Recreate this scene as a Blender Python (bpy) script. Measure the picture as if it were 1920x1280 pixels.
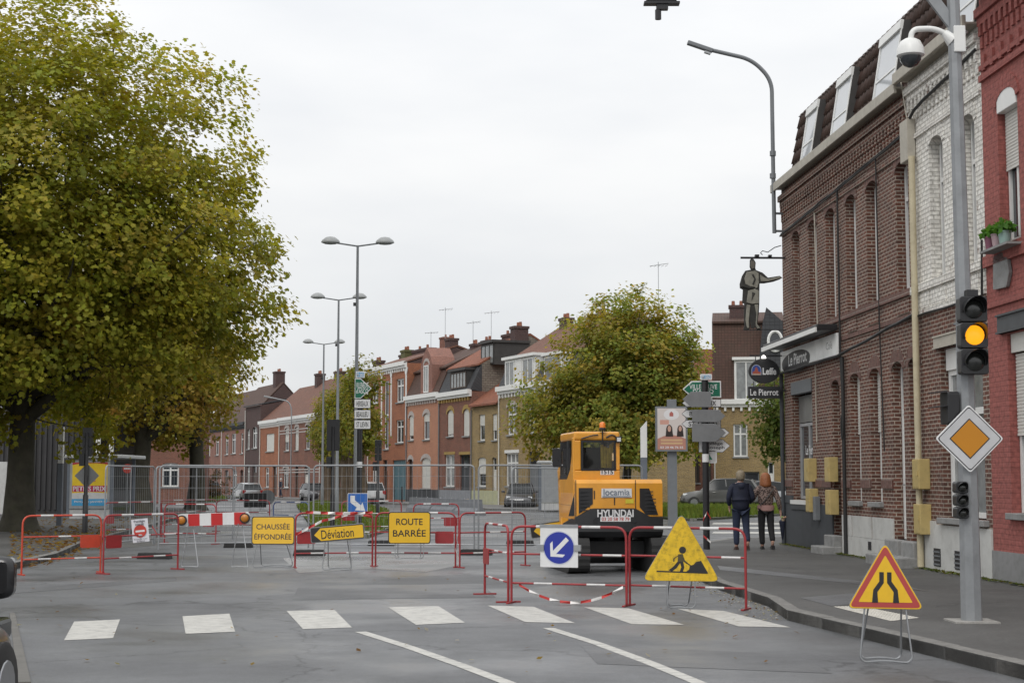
import bpy, bmesh, math, random
import numpy as np
from mathutils import Vector, Matrix
random.seed(7); np.random.seed(7)
PI = math.pi
S = bpy.context.scene
col = S.collection
for o in list(bpy.data.objects): bpy.data.objects.remove(o)

# ---------------- camera ----------------
CAMZ = 1.65
PITCH = math.radians(5.07)
FPX = 55.0 / 36.0 * 1920.0
cd = bpy.data.cameras.new('camera'); cam = bpy.data.objects.new('camera', cd); col.objects.link(cam)
cd.lens = 55.0; cd.sensor_width = 36.0; cd.clip_end = 5000.0; cd.clip_start = 0.1
cam.location = (0, 0, CAMZ); cam.rotation_euler = (PI/2 + PITCH, 0, 0)
S.camera = cam
S.render.resolution_x = 1024; S.render.resolution_y = 682

# ---------------- world: overcast sky ----------------
SUN_EL, SUN_AZ = math.radians(48), math.radians(200)     # azimuth measured from +Y clockwise
W = bpy.data.worlds.new('World'); S.world = W; W.use_nodes = True
nt = W.node_tree; nt.nodes.clear()
def wn(t, **k):
    n = nt.nodes.new(t)
    for a, b in k.items(): setattr(n, a, b)
    return n
out = wn('ShaderNodeOutputWorld'); bg = wn('ShaderNodeBackground')
sky = wn('ShaderNodeTexSky', sky_type='NISHITA', sun_disc=False)
sky.sun_elevation = SUN_EL; sky.sun_rotation = SUN_AZ
sks = wn('ShaderNodeMix', data_type='RGBA', blend_type='MULTIPLY'); sks.inputs[0].default_value = 1
sks.inputs[7].default_value = (.1, .1, .1, 1)
nt.links.new(sky.outputs[0], sks.inputs[6])
tc = wn('ShaderNodeTexCoord'); sep = wn('ShaderNodeSeparateXYZ'); nt.links.new(tc.outputs['Generated'], sep.inputs[0])
mp = wn('ShaderNodeMapping'); mp.inputs['Scale'].default_value = (1, 1, 3.2); nt.links.new(tc.outputs['Generated'], mp.inputs[0])
nz = wn('ShaderNodeTexNoise'); nz.inputs['Scale'].default_value = 2.6; nz.inputs['Detail'].default_value = 5; nz.inputs['Roughness'].default_value = .5
nt.links.new(mp.outputs[0], nz.inputs['Vector'])
cr = wn('ShaderNodeValToRGB'); cr.color_ramp.elements[0].position = .36; cr.color_ramp.elements[0].color = (.80, .815, .835, 1)
cr.color_ramp.elements[1].position = .62; cr.color_ramp.elements[1].color = (.93, .93, .925, 1)
nt.links.new(nz.outputs[0], cr.inputs[0])
# overcast luminance rises towards the zenith
ma = wn('ShaderNodeMath', operation='MAXIMUM'); ma.inputs[1].default_value = 0; nt.links.new(sep.outputs[2], ma.inputs[0])
mm = wn('ShaderNodeMath', operation='MULTIPLY_ADD'); mm.inputs[1].default_value = .95; mm.inputs[2].default_value = .90; nt.links.new(ma.outputs[0], mm.inputs[0])
cl = wn('ShaderNodeVectorMath', operation='SCALE'); nt.links.new(cr.outputs[0], cl.inputs[0]); nt.links.new(mm.outputs[0], cl.inputs['Scale'])
mx = wn('ShaderNodeMix', data_type='RGBA'); mx.inputs[0].default_value = .93
nt.links.new(sks.outputs[2], mx.inputs[6]); nt.links.new(cl.outputs[0], mx.inputs[7])
nt.links.new(mx.outputs[2], bg.inputs[0]); bg.inputs[1].default_value = 1.0
nt.links.new(bg.outputs[0], out.inputs[0])
# ---------------- soft sun behind the cloud ----------------
sl = bpy.data.lights.new('sun', 'SUN'); sl.energy = 1.0; sl.angle = math.radians(24); sl.color = (1, .97, .92)
so = bpy.data.objects.new('sun', sl); col.objects.link(so)
sd = Vector((math.sin(SUN_AZ)*math.cos(SUN_EL), math.cos(SUN_AZ)*math.cos(SUN_EL), math.sin(SUN_EL)))
so.rotation_euler = sd.to_track_quat('Z', 'Y').to_euler()
S.view_settings.view_transform = 'Standard'; S.view_settings.look = 'None'
S.view_settings.gamma = 1; S.view_settings.use_curve_mapping = False; S.view_settings.exposure = 0.0

# ---------------- pixel helpers (photo is 1920 x 1280) ----------------
cp, sp = math.cos(PITCH), math.sin(PITCH)
def ray(px, py):
    a, b = (px-960)/FPX, (640-py)/FPX
    return Vector((a, cp - b*sp, sp + b*cp))
def G(px, py, z=0.0):
    d = ray(px, py); t = (z-CAMZ)/d.z
    return Vector((d.x*t, d.y*t, z))
def D(px, py, Y):
    d = ray(px, py); t = Y/d.y
    return Vector((d.x*t, Y, CAMZ + d.z*t))
class Plane:
    """vertical plane: origin O, local x along angle th, local y into the wall"""
    def __init__(s, O, th):
        s.O = Vector((O[0], O[1], 0)); s.th = th
        s.ux = Vector((math.cos(th), math.sin(th), 0)); s.n = Vector((-math.sin(th), math.cos(th), 0))
    def uz(s, px, py, off=0.0):
        d = ray(px, py); c = Vector((0, 0, CAMZ))
        t = ((s.O + s.n*off - c).dot(s.n)) / d.dot(s.n)
        p = c + d*t
        return (p - s.O).dot(s.ux), p.z
    def u(s, px): return s.uz(px, 900)[0]
    def z(s, px, py): return s.uz(px, py)[1]
    def at(s, u, z=0, off=0): return s.O + s.ux*u + s.n*off + Vector((0, 0, z))

# ---------------- materials ----------------
MATS = {}
def nodes_of(m):
    m.use_nodes = True; t = m.node_tree
    return t, t.nodes['Principled BSDF']
def mat(name, c, rough=.6, metal=0.0, var=.12, scale=3.0, bump=0.0, bscale=40, dirt=0.0, spec=.5, coat=0, emit=None, alpha=None, dirtc=(.05,.045,.04)):
    if name in MATS: return MATS[name]
    m = bpy.data.materials.new(name); t, b = nodes_of(m); N, L = t.nodes.new, t.links.new
    b.inputs['Roughness'].default_value = rough; b.inputs['Metallic'].default_value = metal
    b.inputs['Specular IOR Level'].default_value = spec; b.inputs['Coat Weight'].default_value = coat
    tcn = N('ShaderNodeTexCoord')
    nz = N('ShaderNodeTexNoise'); nz.inputs['Scale'].default_value = scale; nz.inputs['Detail'].default_value = 6; nz.inputs['Roughness'].default_value = .65
    L(tcn.outputs['Object'], nz.inputs['Vector'])
    mr = N('ShaderNodeMapRange'); mr.inputs[1].default_value = .3; mr.inputs[2].default_value = .7
    mr.inputs[3].default_value = 1-var; mr.inputs[4].default_value = 1+var; L(nz.outputs[0], mr.inputs[0])
    sc = N('ShaderNodeVectorMath'); sc.operation = 'SCALE'; sc.inputs[0].default_value = c[:3]; L(mr.outputs[0], sc.inputs['Scale'])
    last = sc.outputs[0]
    if dirt > 0:
        n2 = N('ShaderNodeTexNoise'); n2.inputs['Scale'].default_value = scale*2.3; n2.inputs['Detail'].default_value = 8; n2.inputs['Roughness'].default_value = .7
        L(tcn.outputs['Object'], n2.inputs['Vector'])
        r2 = N('ShaderNodeMapRange'); r2.inputs[1].default_value = .48; r2.inputs[2].default_value = .72; r2.inputs[3].default_value = 0; r2.inputs[4].default_value = dirt
        L(n2.outputs[0], r2.inputs[0])
        mxn = N('ShaderNodeMix'); mxn.data_type = 'RGBA'; L(r2.outputs[0], mxn.inputs[0]); L(last, mxn.inputs[6]); mxn.inputs[7].default_value = (*dirtc, 1)
        last = mxn.outputs[2]
    L(last, b.inputs['Base Color'])
    if bump > 0:
        n3 = N('ShaderNodeTexNoise'); n3.inputs['Scale'].default_value = bscale; n3.inputs['Detail'].default_value = 4
        L(tcn.outputs['Object'], n3.inputs['Vector'])
        bp = N('ShaderNodeBump'); bp.inputs['Strength'].default_value = bump; bp.inputs['Distance'].default_value = .02
        L(n3.outputs[0], bp.inputs['Height']); L(bp.outputs[0], b.inputs['Normal'])
    if emit:
        b.inputs['Emission Color'].default_value = (*emit[:3], 1); b.inputs['Emission Strength'].default_value = emit[3]
    MATS[name] = m
    return m
def brick_mat(name, c1, c2, mortar, bw=.225, bh=.077, ms=.012, bump=.6, stain=.35, stainc=(.05,.04,.035), peel=None):
    m = bpy.data.materials.new(name); t, b = nodes_of(m); N, L = t.nodes.new, t.links.new
    b.inputs['Roughness'].default_value = .85
    tcn = N('ShaderNodeTexCoord'); s = N('ShaderNodeSeparateXYZ'); L(tcn.outputs['Object'], s.inputs[0])
    ad = N('ShaderNodeMath'); ad.operation = 'ADD'; L(s.outputs[0], ad.inputs[0]); L(s.outputs[1], ad.inputs[1])
    cb = N('ShaderNodeCombineXYZ'); L(ad.outputs[0], cb.inputs[0]); L(s.outputs[2], cb.inputs[1])
    # slight waviness so courses are not ruler straight
    wz = N('ShaderNodeTexNoise'); wz.inputs['Scale'].default_value = 1.5; L(cb.outputs[0], wz.inputs['Vector'])
    wv = N('ShaderNodeVectorMath'); wv.operation = 'MULTIPLY_ADD'; L(wz.outputs['Color'], wv.inputs[0]); wv.inputs[1].default_value = (.02, .02, 0); L(cb.outputs[0], wv.inputs[2])
    br = N('ShaderNodeTexBrick'); L(wv.outputs[0], br.inputs['Vector'])
    br.inputs['Color1'].default_value = (*c1, 1); br.inputs['Color2'].default_value = (*c2, 1); br.inputs['Mortar'].default_value = (*mortar, 1)
    br.inputs['Scale'].default_value = 1; br.inputs['Mortar Size'].default_value = ms; br.inputs['Mortar Smooth'].default_value = .25
    br.inputs['Brick Width'].default_value = bw; br.inputs['Row Height'].default_value = bh; br.inputs['Bias'].default_value = -.1
    n1 = N('ShaderNodeTexNoise'); n1.inputs['Scale'].default_value = .9; n1.inputs['Detail'].default_value = 8; n1.inputs['Roughness'].default_value = .7; L(cb.outputs[0], n1.inputs['Vector'])
    r1 = N('ShaderNodeMapRange'); r1.inputs[1].default_value = .42; r1.inputs[2].default_value = .75; r1.inputs[3].default_value = 0; r1.inputs[4].default_value = stain; L(n1.outputs[0], r1.inputs[0])
    mxn = N('ShaderNodeMix'); mxn.data_type = 'RGBA'; L(r1.outputs[0], mxn.inputs[0]); L(br.outputs['Color'], mxn.inputs[6]); mxn.inputs[7].default_value = (*stainc, 1)
    n2 = N('ShaderNodeTexNoise'); n2.inputs['Scale'].default_value = 14; n2.inputs['Detail'].default_value = 4; L(cb.outputs[0], n2.inputs['Vector'])
    r2 = N('ShaderNodeMapRange'); r2.inputs[1].default_value = .3; r2.inputs[2].default_value = .7; r2.inputs[3].default_value = .72; r2.inputs[4].default_value = 1.28; L(n2.outputs[0], r2.inputs[0])
    sc = N('ShaderNodeVectorMath'); sc.operation = 'SCALE'; L(mxn.outputs[2], sc.inputs[0]); L(r2.outputs[0], sc.inputs['Scale'])
    last = sc.outputs[0]
    if peel:   # paint flaked off in patches, older brick showing
        n4 = N('ShaderNodeTexNoise'); n4.inputs['Scale'].default_value = 2.2; n4.inputs['Detail'].default_value = 10; n4.inputs['Roughness'].default_value = .75; L(cb.outputs[0], n4.inputs['Vector'])
        r4 = N('ShaderNodeMapRange'); r4.inputs[1].default_value = .60; r4.inputs[2].default_value = .66; L(n4.outputs[0], r4.inputs[0])
        m4 = N('ShaderNodeMix'); m4.data_type = 'RGBA'; L(r4.outputs[0], m4.inputs[0]); L(last, m4.inputs[6]); m4.inputs[7].default_value = (*peel, 1)
        last = m4.outputs[2]
    L(last, b.inputs['Base Color'])
    bp = N('ShaderNodeBump'); bp.inputs['Strength'].default_value = bump; bp.inputs['Distance'].default_value = .012; bp.invert = True
    ba = N('ShaderNodeMath'); ba.operation = 'MULTIPLY_ADD'; L(n2.outputs[0], ba.inputs[0]); ba.inputs[1].default_value = -.5; L(br.outputs['Fac'], ba.inputs[2])
    L(ba.outputs[0], bp.inputs['Height']); L(bp.outputs[0], b.inputs['Normal'])
    MATS[name] = m
    return m
def tile_mat(name, c1, c2, w=.2, h=.2, moss=.3):
    """roof tiles too far away to pick apart: rows with ragged tone"""
    m = bpy.data.materials.new(name); t, b = nodes_of(m); N, L = t.nodes.new, t.links.new
    b.inputs['Roughness'].default_value = .8
    tcn = N('ShaderNodeTexCoord'); s = N('ShaderNodeSeparateXYZ'); L(tcn.outputs['Object'], s.inputs[0])
    ad = N('ShaderNodeMath'); ad.operation = 'MULTIPLY_ADD'; L(s.outputs[1], ad.inputs[0]); ad.inputs[1].default_value = .8; L(s.outputs[2], ad.inputs[2])
    cb = N('ShaderNodeCombineXYZ'); L(s.outputs[0], cb.inputs[0]); L(ad.outputs[0], cb.inputs[1])
    br = N('ShaderNodeTexBrick'); L(cb.outputs[0], br.inputs['Vector']); br.offset = 0
    br.inputs['Color1'].default_value = (*c1, 1); br.inputs['Color2'].default_value = (*c2, 1); br.inputs['Mortar'].default_value = (c1[0]*.5, c1[1]*.5, c1[2]*.5, 1)
    br.inputs['Scale'].default_value = 1; br.inputs['Mortar Size'].default_value = .016; br.inputs['Brick Width'].default_value = w; br.inputs['Row Height'].default_value = h; br.inputs['Mortar Smooth'].default_value = .6
    n1 = N('ShaderNodeTexNoise'); n1.inputs['Scale'].default_value = 1.1; n1.inputs['Detail'].default_value = 8; n1.inputs['Roughness'].default_value = .7; L(cb.outputs[0], n1.inputs['Vector'])
    r1 = N('ShaderNodeMapRange'); r1.inputs[1].default_value = .45; r1.inputs[2].default_value = .7; r1.inputs[3].default_value = 0; r1.inputs[4].default_value = moss; L(n1.outputs[0], r1.inputs[0])
    mxn = N('ShaderNodeMix'); mxn.data_type = 'RGBA'; L(r1.outputs[0], mxn.inputs[0]); L(br.outputs['Color'], mxn.inputs[6]); mxn.inputs[7].default_value = (.05, .045, .03, 1)
    L(mxn.outputs[2], b.inputs['Base Color'])
    bp = N('ShaderNodeBump'); bp.inputs['Strength'].default_value = .7; bp.inputs['Distance'].default_value = .03; bp.invert = True
    L(br.outputs['Fac'], bp.inputs['Height']); L(bp.outputs[0], b.inputs['Normal'])
    MATS[name] = m
    return m
def glass_mat(name, c=(.03, .035, .04), rough=.06):
    m = bpy.data.materials.new(name); t, b = nodes_of(m)
    b.inputs['Base Color'].default_value = (*c, 1); b.inputs['Roughness'].default_value = rough; b.inputs['Specular IOR Level'].default_value = .8
    MATS[name] = m
    return m
def clear_glass(name, tint=(.75, .8, .8)):
    m = bpy.data.materials.new(name); t, b = nodes_of(m); N, L = t.nodes.new, t.links.new
    tr = N('ShaderNodeBsdfTransparent'); tr.inputs[0].default_value = (*tint, 1)
    gl = N('ShaderNodeBsdfGlossy'); gl.inputs['Roughness'].default_value = .03
    fr = N('ShaderNodeFresnel'); fr.inputs[0].default_value = 1.5
    mxn = N('ShaderNodeMixShader'); L(fr.outputs[0], mxn.inputs[0]); L(tr.outputs[0], mxn.inputs[1]); L(gl.outputs[0], mxn.inputs[2])
    L(mxn.outputs[0], t.nodes['Material Output'].inputs[0]); t.nodes.remove(b)
    MATS[name] = m
    return m
def leaf_mat(name, trans=.45, rough=.5):
    m = bpy.data.materials.new(name); t, b = nodes_of(m); N, L = t.nodes.new, t.links.new
    at = N('ShaderNodeAttribute'); at.attribute_name = 'tint'
    L(at.outputs['Color'], b.inputs['Base Color']); b.inputs['Roughness'].default_value = rough; b.inputs['Specular IOR Level'].default_value = .18
    tl = N('ShaderNodeBsdfTranslucent'); sc = N('ShaderNodeVectorMath'); sc.operation = 'MULTIPLY'; L(at.outputs['Color'], sc.inputs[0]); sc.inputs[1].default_value = (1.5, 1.4, .7)
    L(sc.outputs[0], tl.inputs[0])
    mxn = N('ShaderNodeMixShader'); mxn.inputs[0].default_value = trans
    L(b.outputs[0], mxn.inputs[1]); L(tl.outputs[0], mxn.inputs[2]); L(mxn.outputs[0], t.nodes['Material Output'].inputs[0])
    MATS[name] = m
    return m

# ---------------- mesh builder ----------------
class MB:
    def __init__(s): s.v = []; s.f = []; s.m = []; s.mi = 0
    def add(s, vs, fs):
        b = len(s.v); s.v += [tuple(p) for p in vs]
        for f in fs: s.f.append(tuple(b+i for i in f)); s.m.append(s.mi)
        return s
    def box(s, x0, x1, y0, y1, z0, z1):
        if x0 > x1: x0, x1 = x1, x0
        if y0 > y1: y0, y1 = y1, y0
        if z0 > z1: z0, z1 = z1, z0
        return s.add([(x0,y0,z0),(x1,y0,z0),(x1,y1,z0),(x0,y1,z0),(x0,y0,z1),(x1,y0,z1),(x1,y1,z1),(x0,y1,z1)],
                     [(0,3,2,1),(4,5,6,7),(0,1,5,4),(1,2,6,5),(2,3,7,6),(3,0,4,7)])
    def obox(s, c, size, M):
        h = [q/2 for q in size]; c = Vector(c)
        vs = [c + M @ Vector((a*h[0], b*h[1], d*h[2])) for a, b, d in ((-1,-1,-1),(1,-1,-1),(1,1,-1),(-1,1,-1),(-1,-1,1),(1,-1,1),(1,1,1),(-1,1,1))]
        return s.add(vs, [(0,3,2,1),(4,5,6,7),(0,1,5,4),(1,2,6,5),(2,3,7,6),(3,0,4,7)])
    def beam(s, a, b, w, h, up=(0,0,1)):
        a, b = Vector(a), Vector(b); d = (b-a).normalized(); up = Vector(up)
        x = d.cross(up)
        if x.length < 1e-4: x = d.cross(Vector((1,0,0)))
        x.normalize(); y = x.cross(d)
        vs = [p + x*(i*w/2) + y*(j*h/2) for p in (a, b) for i, j in ((-1,-1),(1,-1),(1,1),(-1,1))]
        return s.add(vs, [(0,1,2,3),(7,6,5,4),(0,4,5,1),(1,5,6,2),(2,6,7,3),(3,7,4,0)])
    def prism(s, poly, vec):
        n = len(poly); vec = Vector(vec); P = [Vector(p) for p in poly]
        nrm = Vector((0,0,0))
        for i in range(n):
            a, b = P[i], P[(i+1) % n]; nrm += a.cross(b)
        if nrm.dot(vec) > 0: P.reverse()
        vs = P + [p+vec for p in P]
        return s.add(vs, [tuple(range(n)), tuple(range(2*n-1, n-1, -1))] + [(i, n+i, n+(i+1) % n, (i+1) % n) for i in range(n)])
    def tube(s, pts, r, n=8, cap=True):
        P = [Vector(p) for p in pts]; k = len(P)
        rs = r if isinstance(r, (list, tuple)) else [r]*k
        vs = []; prev = None
        for i in range(k):
            if i == 0: d = P[1]-P[0]
            elif i == k-1: d = P[-1]-P[-2]
            else: d = (P[i+1]-P[i]).normalized() + (P[i]-P[i-1]).normalized()
            d.normalize()
            if prev is None:
                x = d.cross(Vector((0,0,1)))
                if x.length < .05: x = d.cross(Vector((1,0,0)))
            else: x = prev - d*prev.dot(d)
            x.normalize(); prev = x; y = d.cross(x)
            for j in range(n):
                a = 2*PI*j/n; vs.append(P[i] + (x*math.cos(a) + y*math.sin(a))*rs[i])
        fs = [(i*n+j, i*n+(j+1) % n, (i+1)*n+(j+1) % n, (i+1)*n+j) for i in range(k-1) for j in range(n)]
        if cap: fs += [tuple(range(n-1, -1, -1)), tuple((k-1)*n+j for j in range(n))]
        return s.add(vs, fs)
    def cyl(s, c, r, h, n=20, axis='z', r2=None):
        c = Vector(c); a = {'x': Vector((1,0,0)), 'y': Vector((0,1,0)), 'z': Vector((0,0,1))}[axis]
        return s.tube([c, c+a*h], [r, r if r2 is None else r2], n)
    def lathe(s, prof, n=16, o=(0,0,0), sy=1.0):
        vs = []; k = len(prof)
        for r, z in prof:
            for j in range(n):
                a = 2*PI*j/n; vs.append((o[0]+r*math.cos(a), o[1]+r*sy*math.sin(a), o[2]+z))
        fs = [(i*n+j, i*n+(j+1) % n, (i+1)*n+(j+1) % n, (i+1)*n+j) for i in range(k-1) for j in range(n)]
        fs += [tuple(range(n-1, -1, -1)), tuple((k-1)*n+j for j in range(n))]
        return s.add(vs, fs)
    def loft(s, rings, cap=True):
        n = len(rings[0]); vs = [p for r in rings for p in r]; k = len(rings)
        fs = [(i*n+j, i*n+(j+1) % n, (i+1)*n+(j+1) % n, (i+1)*n+j) for i in range(k-1) for j in range(n)]
        if cap: fs += [tuple(range(n-1, -1, -1)), tuple((k-1)*n+j for j in range(n))]
        return s.add(vs, fs)
    def build(s, name, mats, parent=None, smooth=0, bevel=0, loc=None, rotz=None):
        me = bpy.data.meshes.new(name); me.from_pydata(s.v, [], s.f)
        if not isinstance(mats, (list, tuple)): mats = [mats]
        for m in mats: me.materials.append(m)
        if len(mats) > 1: me.polygons.foreach_set('material_index', s.m)
        me.update()
        if smooth:
            me.polygons.foreach_set('use_smooth', [True]*len(me.polygons)); me.set_sharp_from_angle(angle=math.radians(smooth))
        o = bpy.data.objects.new(name, me); col.objects.link(o)
        if parent: o.parent = parent
        if loc is not None: o.location = loc
        if rotz is not None: o.rotation_euler = (0, 0, rotz)
        if bevel:
            b = o.modifiers.new('bevel', 'BEVEL'); b.width = bevel; b.segments = 2; b.limit_method = 'ANGLE'; b.angle_limit = math.radians(40)
        return o
def tag(o, label=None, cat=None, group=None, kind=None):
    if label: o['label'] = label
    if cat: o['category'] = cat
    if group: o['group'] = group
    if kind: o['kind'] = kind
    return o
def root(name, loc, rotz, label, cat, group=None):
    o = bpy.data.objects.new(name, None); col.objects.link(o); o.empty_display_size = .2
    o.location = loc; o.rotation_euler = (0, 0, rotz)
    return tag(o, label, cat, group)
def kids(o): return [c for c in bpy.data.objects if c.parent == o]
def copy_tree(o, parent=None):
    c = o.copy(); col.objects.link(c); c.parent = parent
    for k in kids(o): copy_tree(k, c)
    return c
def text(s, h, m, parent, loc, width=None, bold=.0, name='lettering', rotz=0, shear=0, ext=.0015, roty=0):
    cu = bpy.data.curves.new('t', 'FONT'); cu.body = s; cu.size = 1; cu.align_x = 'CENTER'; cu.align_y = 'CENTER'; cu.offset = bold; cu.extrude = 0; cu.shear = shear; cu.resolution_u = 4
    t = bpy.data.objects.new('t', cu); col.objects.link(t)
    dg = bpy.context.evaluated_depsgraph_get(); me = bpy.data.meshes.new_from_object(t.evaluated_get(dg))
    bpy.data.objects.remove(t); bpy.data.curves.remove(cu)
    n = len(me.vertices); co = np.zeros(n*3); me.vertices.foreach_get('co', co); co = co.reshape(-1, 3)
    hh = co[:, 1].max()-co[:, 1].min(); ww = co[:, 0].max()-co[:, 0].min()
    co[:, 1] -= (co[:, 1].max()+co[:, 1].min())/2; co[:, 0] -= (co[:, 0].max()+co[:, 0].min())/2
    k = h/hh; kx = k if width is None else width/ww
    new = np.stack([co[:, 0]*kx, np.full(n, -ext), co[:, 1]*k], 1)
    me.vertices.foreach_set('co', new.ravel()); me.update(); me.name = name
    me.materials.clear(); me.materials.append(m)
    o = bpy.data.objects.new(name, me); col.objects.link(o); o.parent = parent; o.location = loc; o.rotation_euler = (0, roty, rotz)
    return o
def rounded(w, h, r, n=4, cx=0, cz=0):
    pts = []
    for sx, sz, a0 in ((1,1,0),(-1,1,90),(-1,-1,180),(1,-1,270)):
        for i in range(n+1):
            a = math.radians(a0+90*i/n); pts.append((cx+sx*(w/2-r)+r*math.cos(a), 0, cz+sz*(h/2-r)+r*math.sin(a)))
    return pts
def round_poly(P, r, n=4):
    out = []; k = len(P)
    for i in range(k):
        p, a, b = Vector(P[i]), Vector(P[i-1]), Vector(P[(i+1) % k])
        da, db = (a-p).normalized(), (b-p).normalized()
        ang = da.angle(db); t = min(r/math.tan(ang/2), (a-p).length*.45, (b-p).length*.45)
        p0, p1 = p+da*t, p+db*t
        for j in range(n+1):
            q = j/n; out.append(((1-q)**2)*p0 + 2*q*(1-q)*p + q*q*p1)
    return out
def bez(a, b, c, n=8):
    a, b, c = Vector(a), Vector(b), Vector(c)
    return [(1-t)**2*a + 2*t*(1-t)*b + t*t*c for t in [i/n for i in range(n+1)]]
def smoothpath(P, r, n=5):
    P = [Vector(p) for p in P]; out = [P[0]]
    for i in range(1, len(P)-1):
        a, b = (P[i-1]-P[i]), (P[i+1]-P[i]); t = min(r, a.length*.45, b.length*.45)
        out += bez(P[i]+a.normalized()*t, P[i], P[i]+b.normalized()*t, n)
    return out + [P[-1]]
# ---------------- common materials ----------------
def asphalt(name, c, wet=.5, seed=0.0, rough=(.42, .8), crack=.5):
    m = bpy.data.materials.new(name); t, b = nodes_of(m); N, L = t.nodes.new, t.links.new
    tcn = N('ShaderNodeTexCoord'); mpn = N('ShaderNodeMapping'); mpn.inputs['Location'].default_value = (seed, seed*2, 0); L(tcn.outputs['Object'], mpn.inputs[0])
    V = mpn.outputs[0]
    def noise(s, d=6, r=.6):
        n = N('ShaderNodeTexNoise'); n.inputs['Scale'].default_value = s; n.inputs['Detail'].default_value = d; n.inputs['Roughness'].default_value = r; L(V, n.inputs['Vector']); return n.outputs[0]
    def rng(i, a, b2, c2, d):
        n = N('ShaderNodeMapRange'); n.inputs[1].default_value = a; n.inputs[2].default_value = b2; n.inputs[3].default_value = c2; n.inputs[4].default_value = d; L(i, n.inputs[0]); return n.outputs[0]
    def mul(a, b2):
        n = N('ShaderNodeMath'); n.operation = 'MULTIPLY'; L(a, n.inputs[0]); L(b2, n.inputs[1]); return n.outputs[0]
    big = rng(noise(.22, 8, .65), .35, .65, .72, 1.25)
    mid = rng(noise(1.7, 6, .7), .3, .7, .86, 1.14)
    fine = rng(noise(70, 3, .7), .25, .75, .72, 1.3)
    grit = rng(noise(16, 4, .8), .3, .7, .86, 1.14)
    speck = rng(noise(38, 2, .5), .70, .76, 1.0, 2.4)
    k = mul(mul(mul(mul(big, mid), fine), grit), speck)
    vo = N('ShaderNodeTexVoronoi'); vo.feature = 'DISTANCE_TO_EDGE'; vo.inputs['Scale'].default_value = .17
    dn = N('ShaderNodeTexNoise'); dn.inputs['Scale'].default_value = .8; dn.inputs['Detail'].default_value = 5; L(V, dn.inputs['Vector'])
    va = N('ShaderNodeVectorMath'); va.operation = 'MULTIPLY_ADD'; L(dn.outputs['Color'], va.inputs[0]); va.inputs[1].default_value = (3, 3, 0); L(V, va.inputs[2]); L(va.outputs[0], vo.inputs['Vector'])
    ck = rng(vo.outputs[0], .0, .006, 1-crack, 1.0)
    k = mul(k, ck)
    sc = N('ShaderNodeVectorMath'); sc.operation = 'SCALE'; sc.inputs[0].default_value = c; L(k, sc.inputs['Scale']); L(sc.outputs[0], b.inputs['Base Color'])
    wetn = noise(.33, 5, .55)
    L(rng(wetn, .42, .6, rough[1], rough[1]*(1-wet)+rough[0]*wet), b.inputs['Roughness'])
    b.inputs['Specular IOR Level'].default_value = .5
    bp = N('ShaderNodeBump'); bp.inputs['Strength'].default_value = .35; bp.inputs['Distance'].default_value = .01; L(noise(90, 3, .7), bp.inputs['Height']); L(bp.outputs[0], b.inputs['Normal'])
    MATS[name] = m
    return m
def paint_mat(name, c, wear=.5, scale=5):
    """road paint worn through to the asphalt in scratches"""
    m = bpy.data.materials.new(name); t, b = nodes_of(m); N, L = t.nodes.new, t.links.new
    tcn = N('ShaderNodeTexCoord')
    mpn = N('ShaderNodeMapping'); mpn.inputs['Rotation'].default_value = (0, 0, .5); mpn.inputs['Scale'].default_value = (1, 3.5, 1); L(tcn.outputs['Object'], mpn.inputs[0])
    n = N('ShaderNodeTexNoise'); n.inputs['Scale'].default_value = scale; n.inputs['Detail'].default_value = 9; n.inputs['Roughness'].default_value = .75; L(mpn.outputs[0], n.inputs['Vector'])
    r = N('ShaderNodeMapRange'); r.inputs[1].default_value = .46; r.inputs[2].default_value = .64; r.inputs[3].default_value = 0; r.inputs[4].default_value = wear; L(n.outputs[0], r.inputs[0])
    mxn = N('ShaderNodeMix'); mxn.data_type = 'RGBA'; L(r.outputs[0], mxn.inputs[0]); mxn.inputs[6].default_value = (*c, 1); mxn.inputs[7].default_value = (.13, .13, .13, 1)
    L(mxn.outputs[2], b.inputs['Base Color']); b.inputs['Roughness'].default_value = .6
    MATS[name] = m
    return m
M_road = asphalt('asphalt_road', (.112, .115, .12), wet=1.0, rough=(.30, .68))
M_pave = asphalt('asphalt_pavement', (.068, .067, .064), wet=.4, seed=31, rough=(.45, .8))
M_pave2 = asphalt('grey_paving', (.16, .16, .16), wet=.5, seed=11)
M_kerb = mat('kerb_granite', (.17, .165, .155), .75, var=.2, scale=4, bump=.3, bscale=60, dirt=.45)
M_white_paint = paint_mat('road_paint', (.50, .49, .455), .75)
M_grass_soil = mat('grass_soil', (.06, .085, .02), .9, var=.3, scale=3, bump=.4)
M_white = mat('white_pvc', (.72, .72, .70), .35, var=.05)
M_offwhite = mat('shutter_white', (.62, .61, .57), .45, var=.06, dirt=.1)
M_black = mat('black_paint', (.018, .018, .02), .4, var=.1)
M_dark = mat('dark_rubber', (.022, .022, .022), .75, var=.2)
M_grey_metal = mat('galvanised', (.34, .35, .36), .45, metal=.7, var=.15, scale=6)
M_steel = mat('weathered_steel_pole', (.27, .28, .29), .55, metal=.35, var=.16, scale=2.2, dirt=.2)
M_greyp = mat('grey_paint', (.16, .17, .18), .5, var=.1)
M_red = mat('barrier_red', (.31, .026, .03), .42, var=.15, scale=5, dirt=.2)
M_redo = mat('barrier_red_orange', (.52, .062, .03), .42, var=.15, scale=5, dirt=.2)
M_wband = mat('barrier_white_band', (.62, .61, .6), .45, var=.1, dirt=.25)
M_yel = mat('sign_yellow', (.78, .47, .022), .4, var=.06, dirt=.08)
M_yel_dirty = mat('sign_yellow_dirty', (.72, .47, .02), .5, var=.2, scale=5, dirt=.75, dirtc=(.12, .085, .02))
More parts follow.
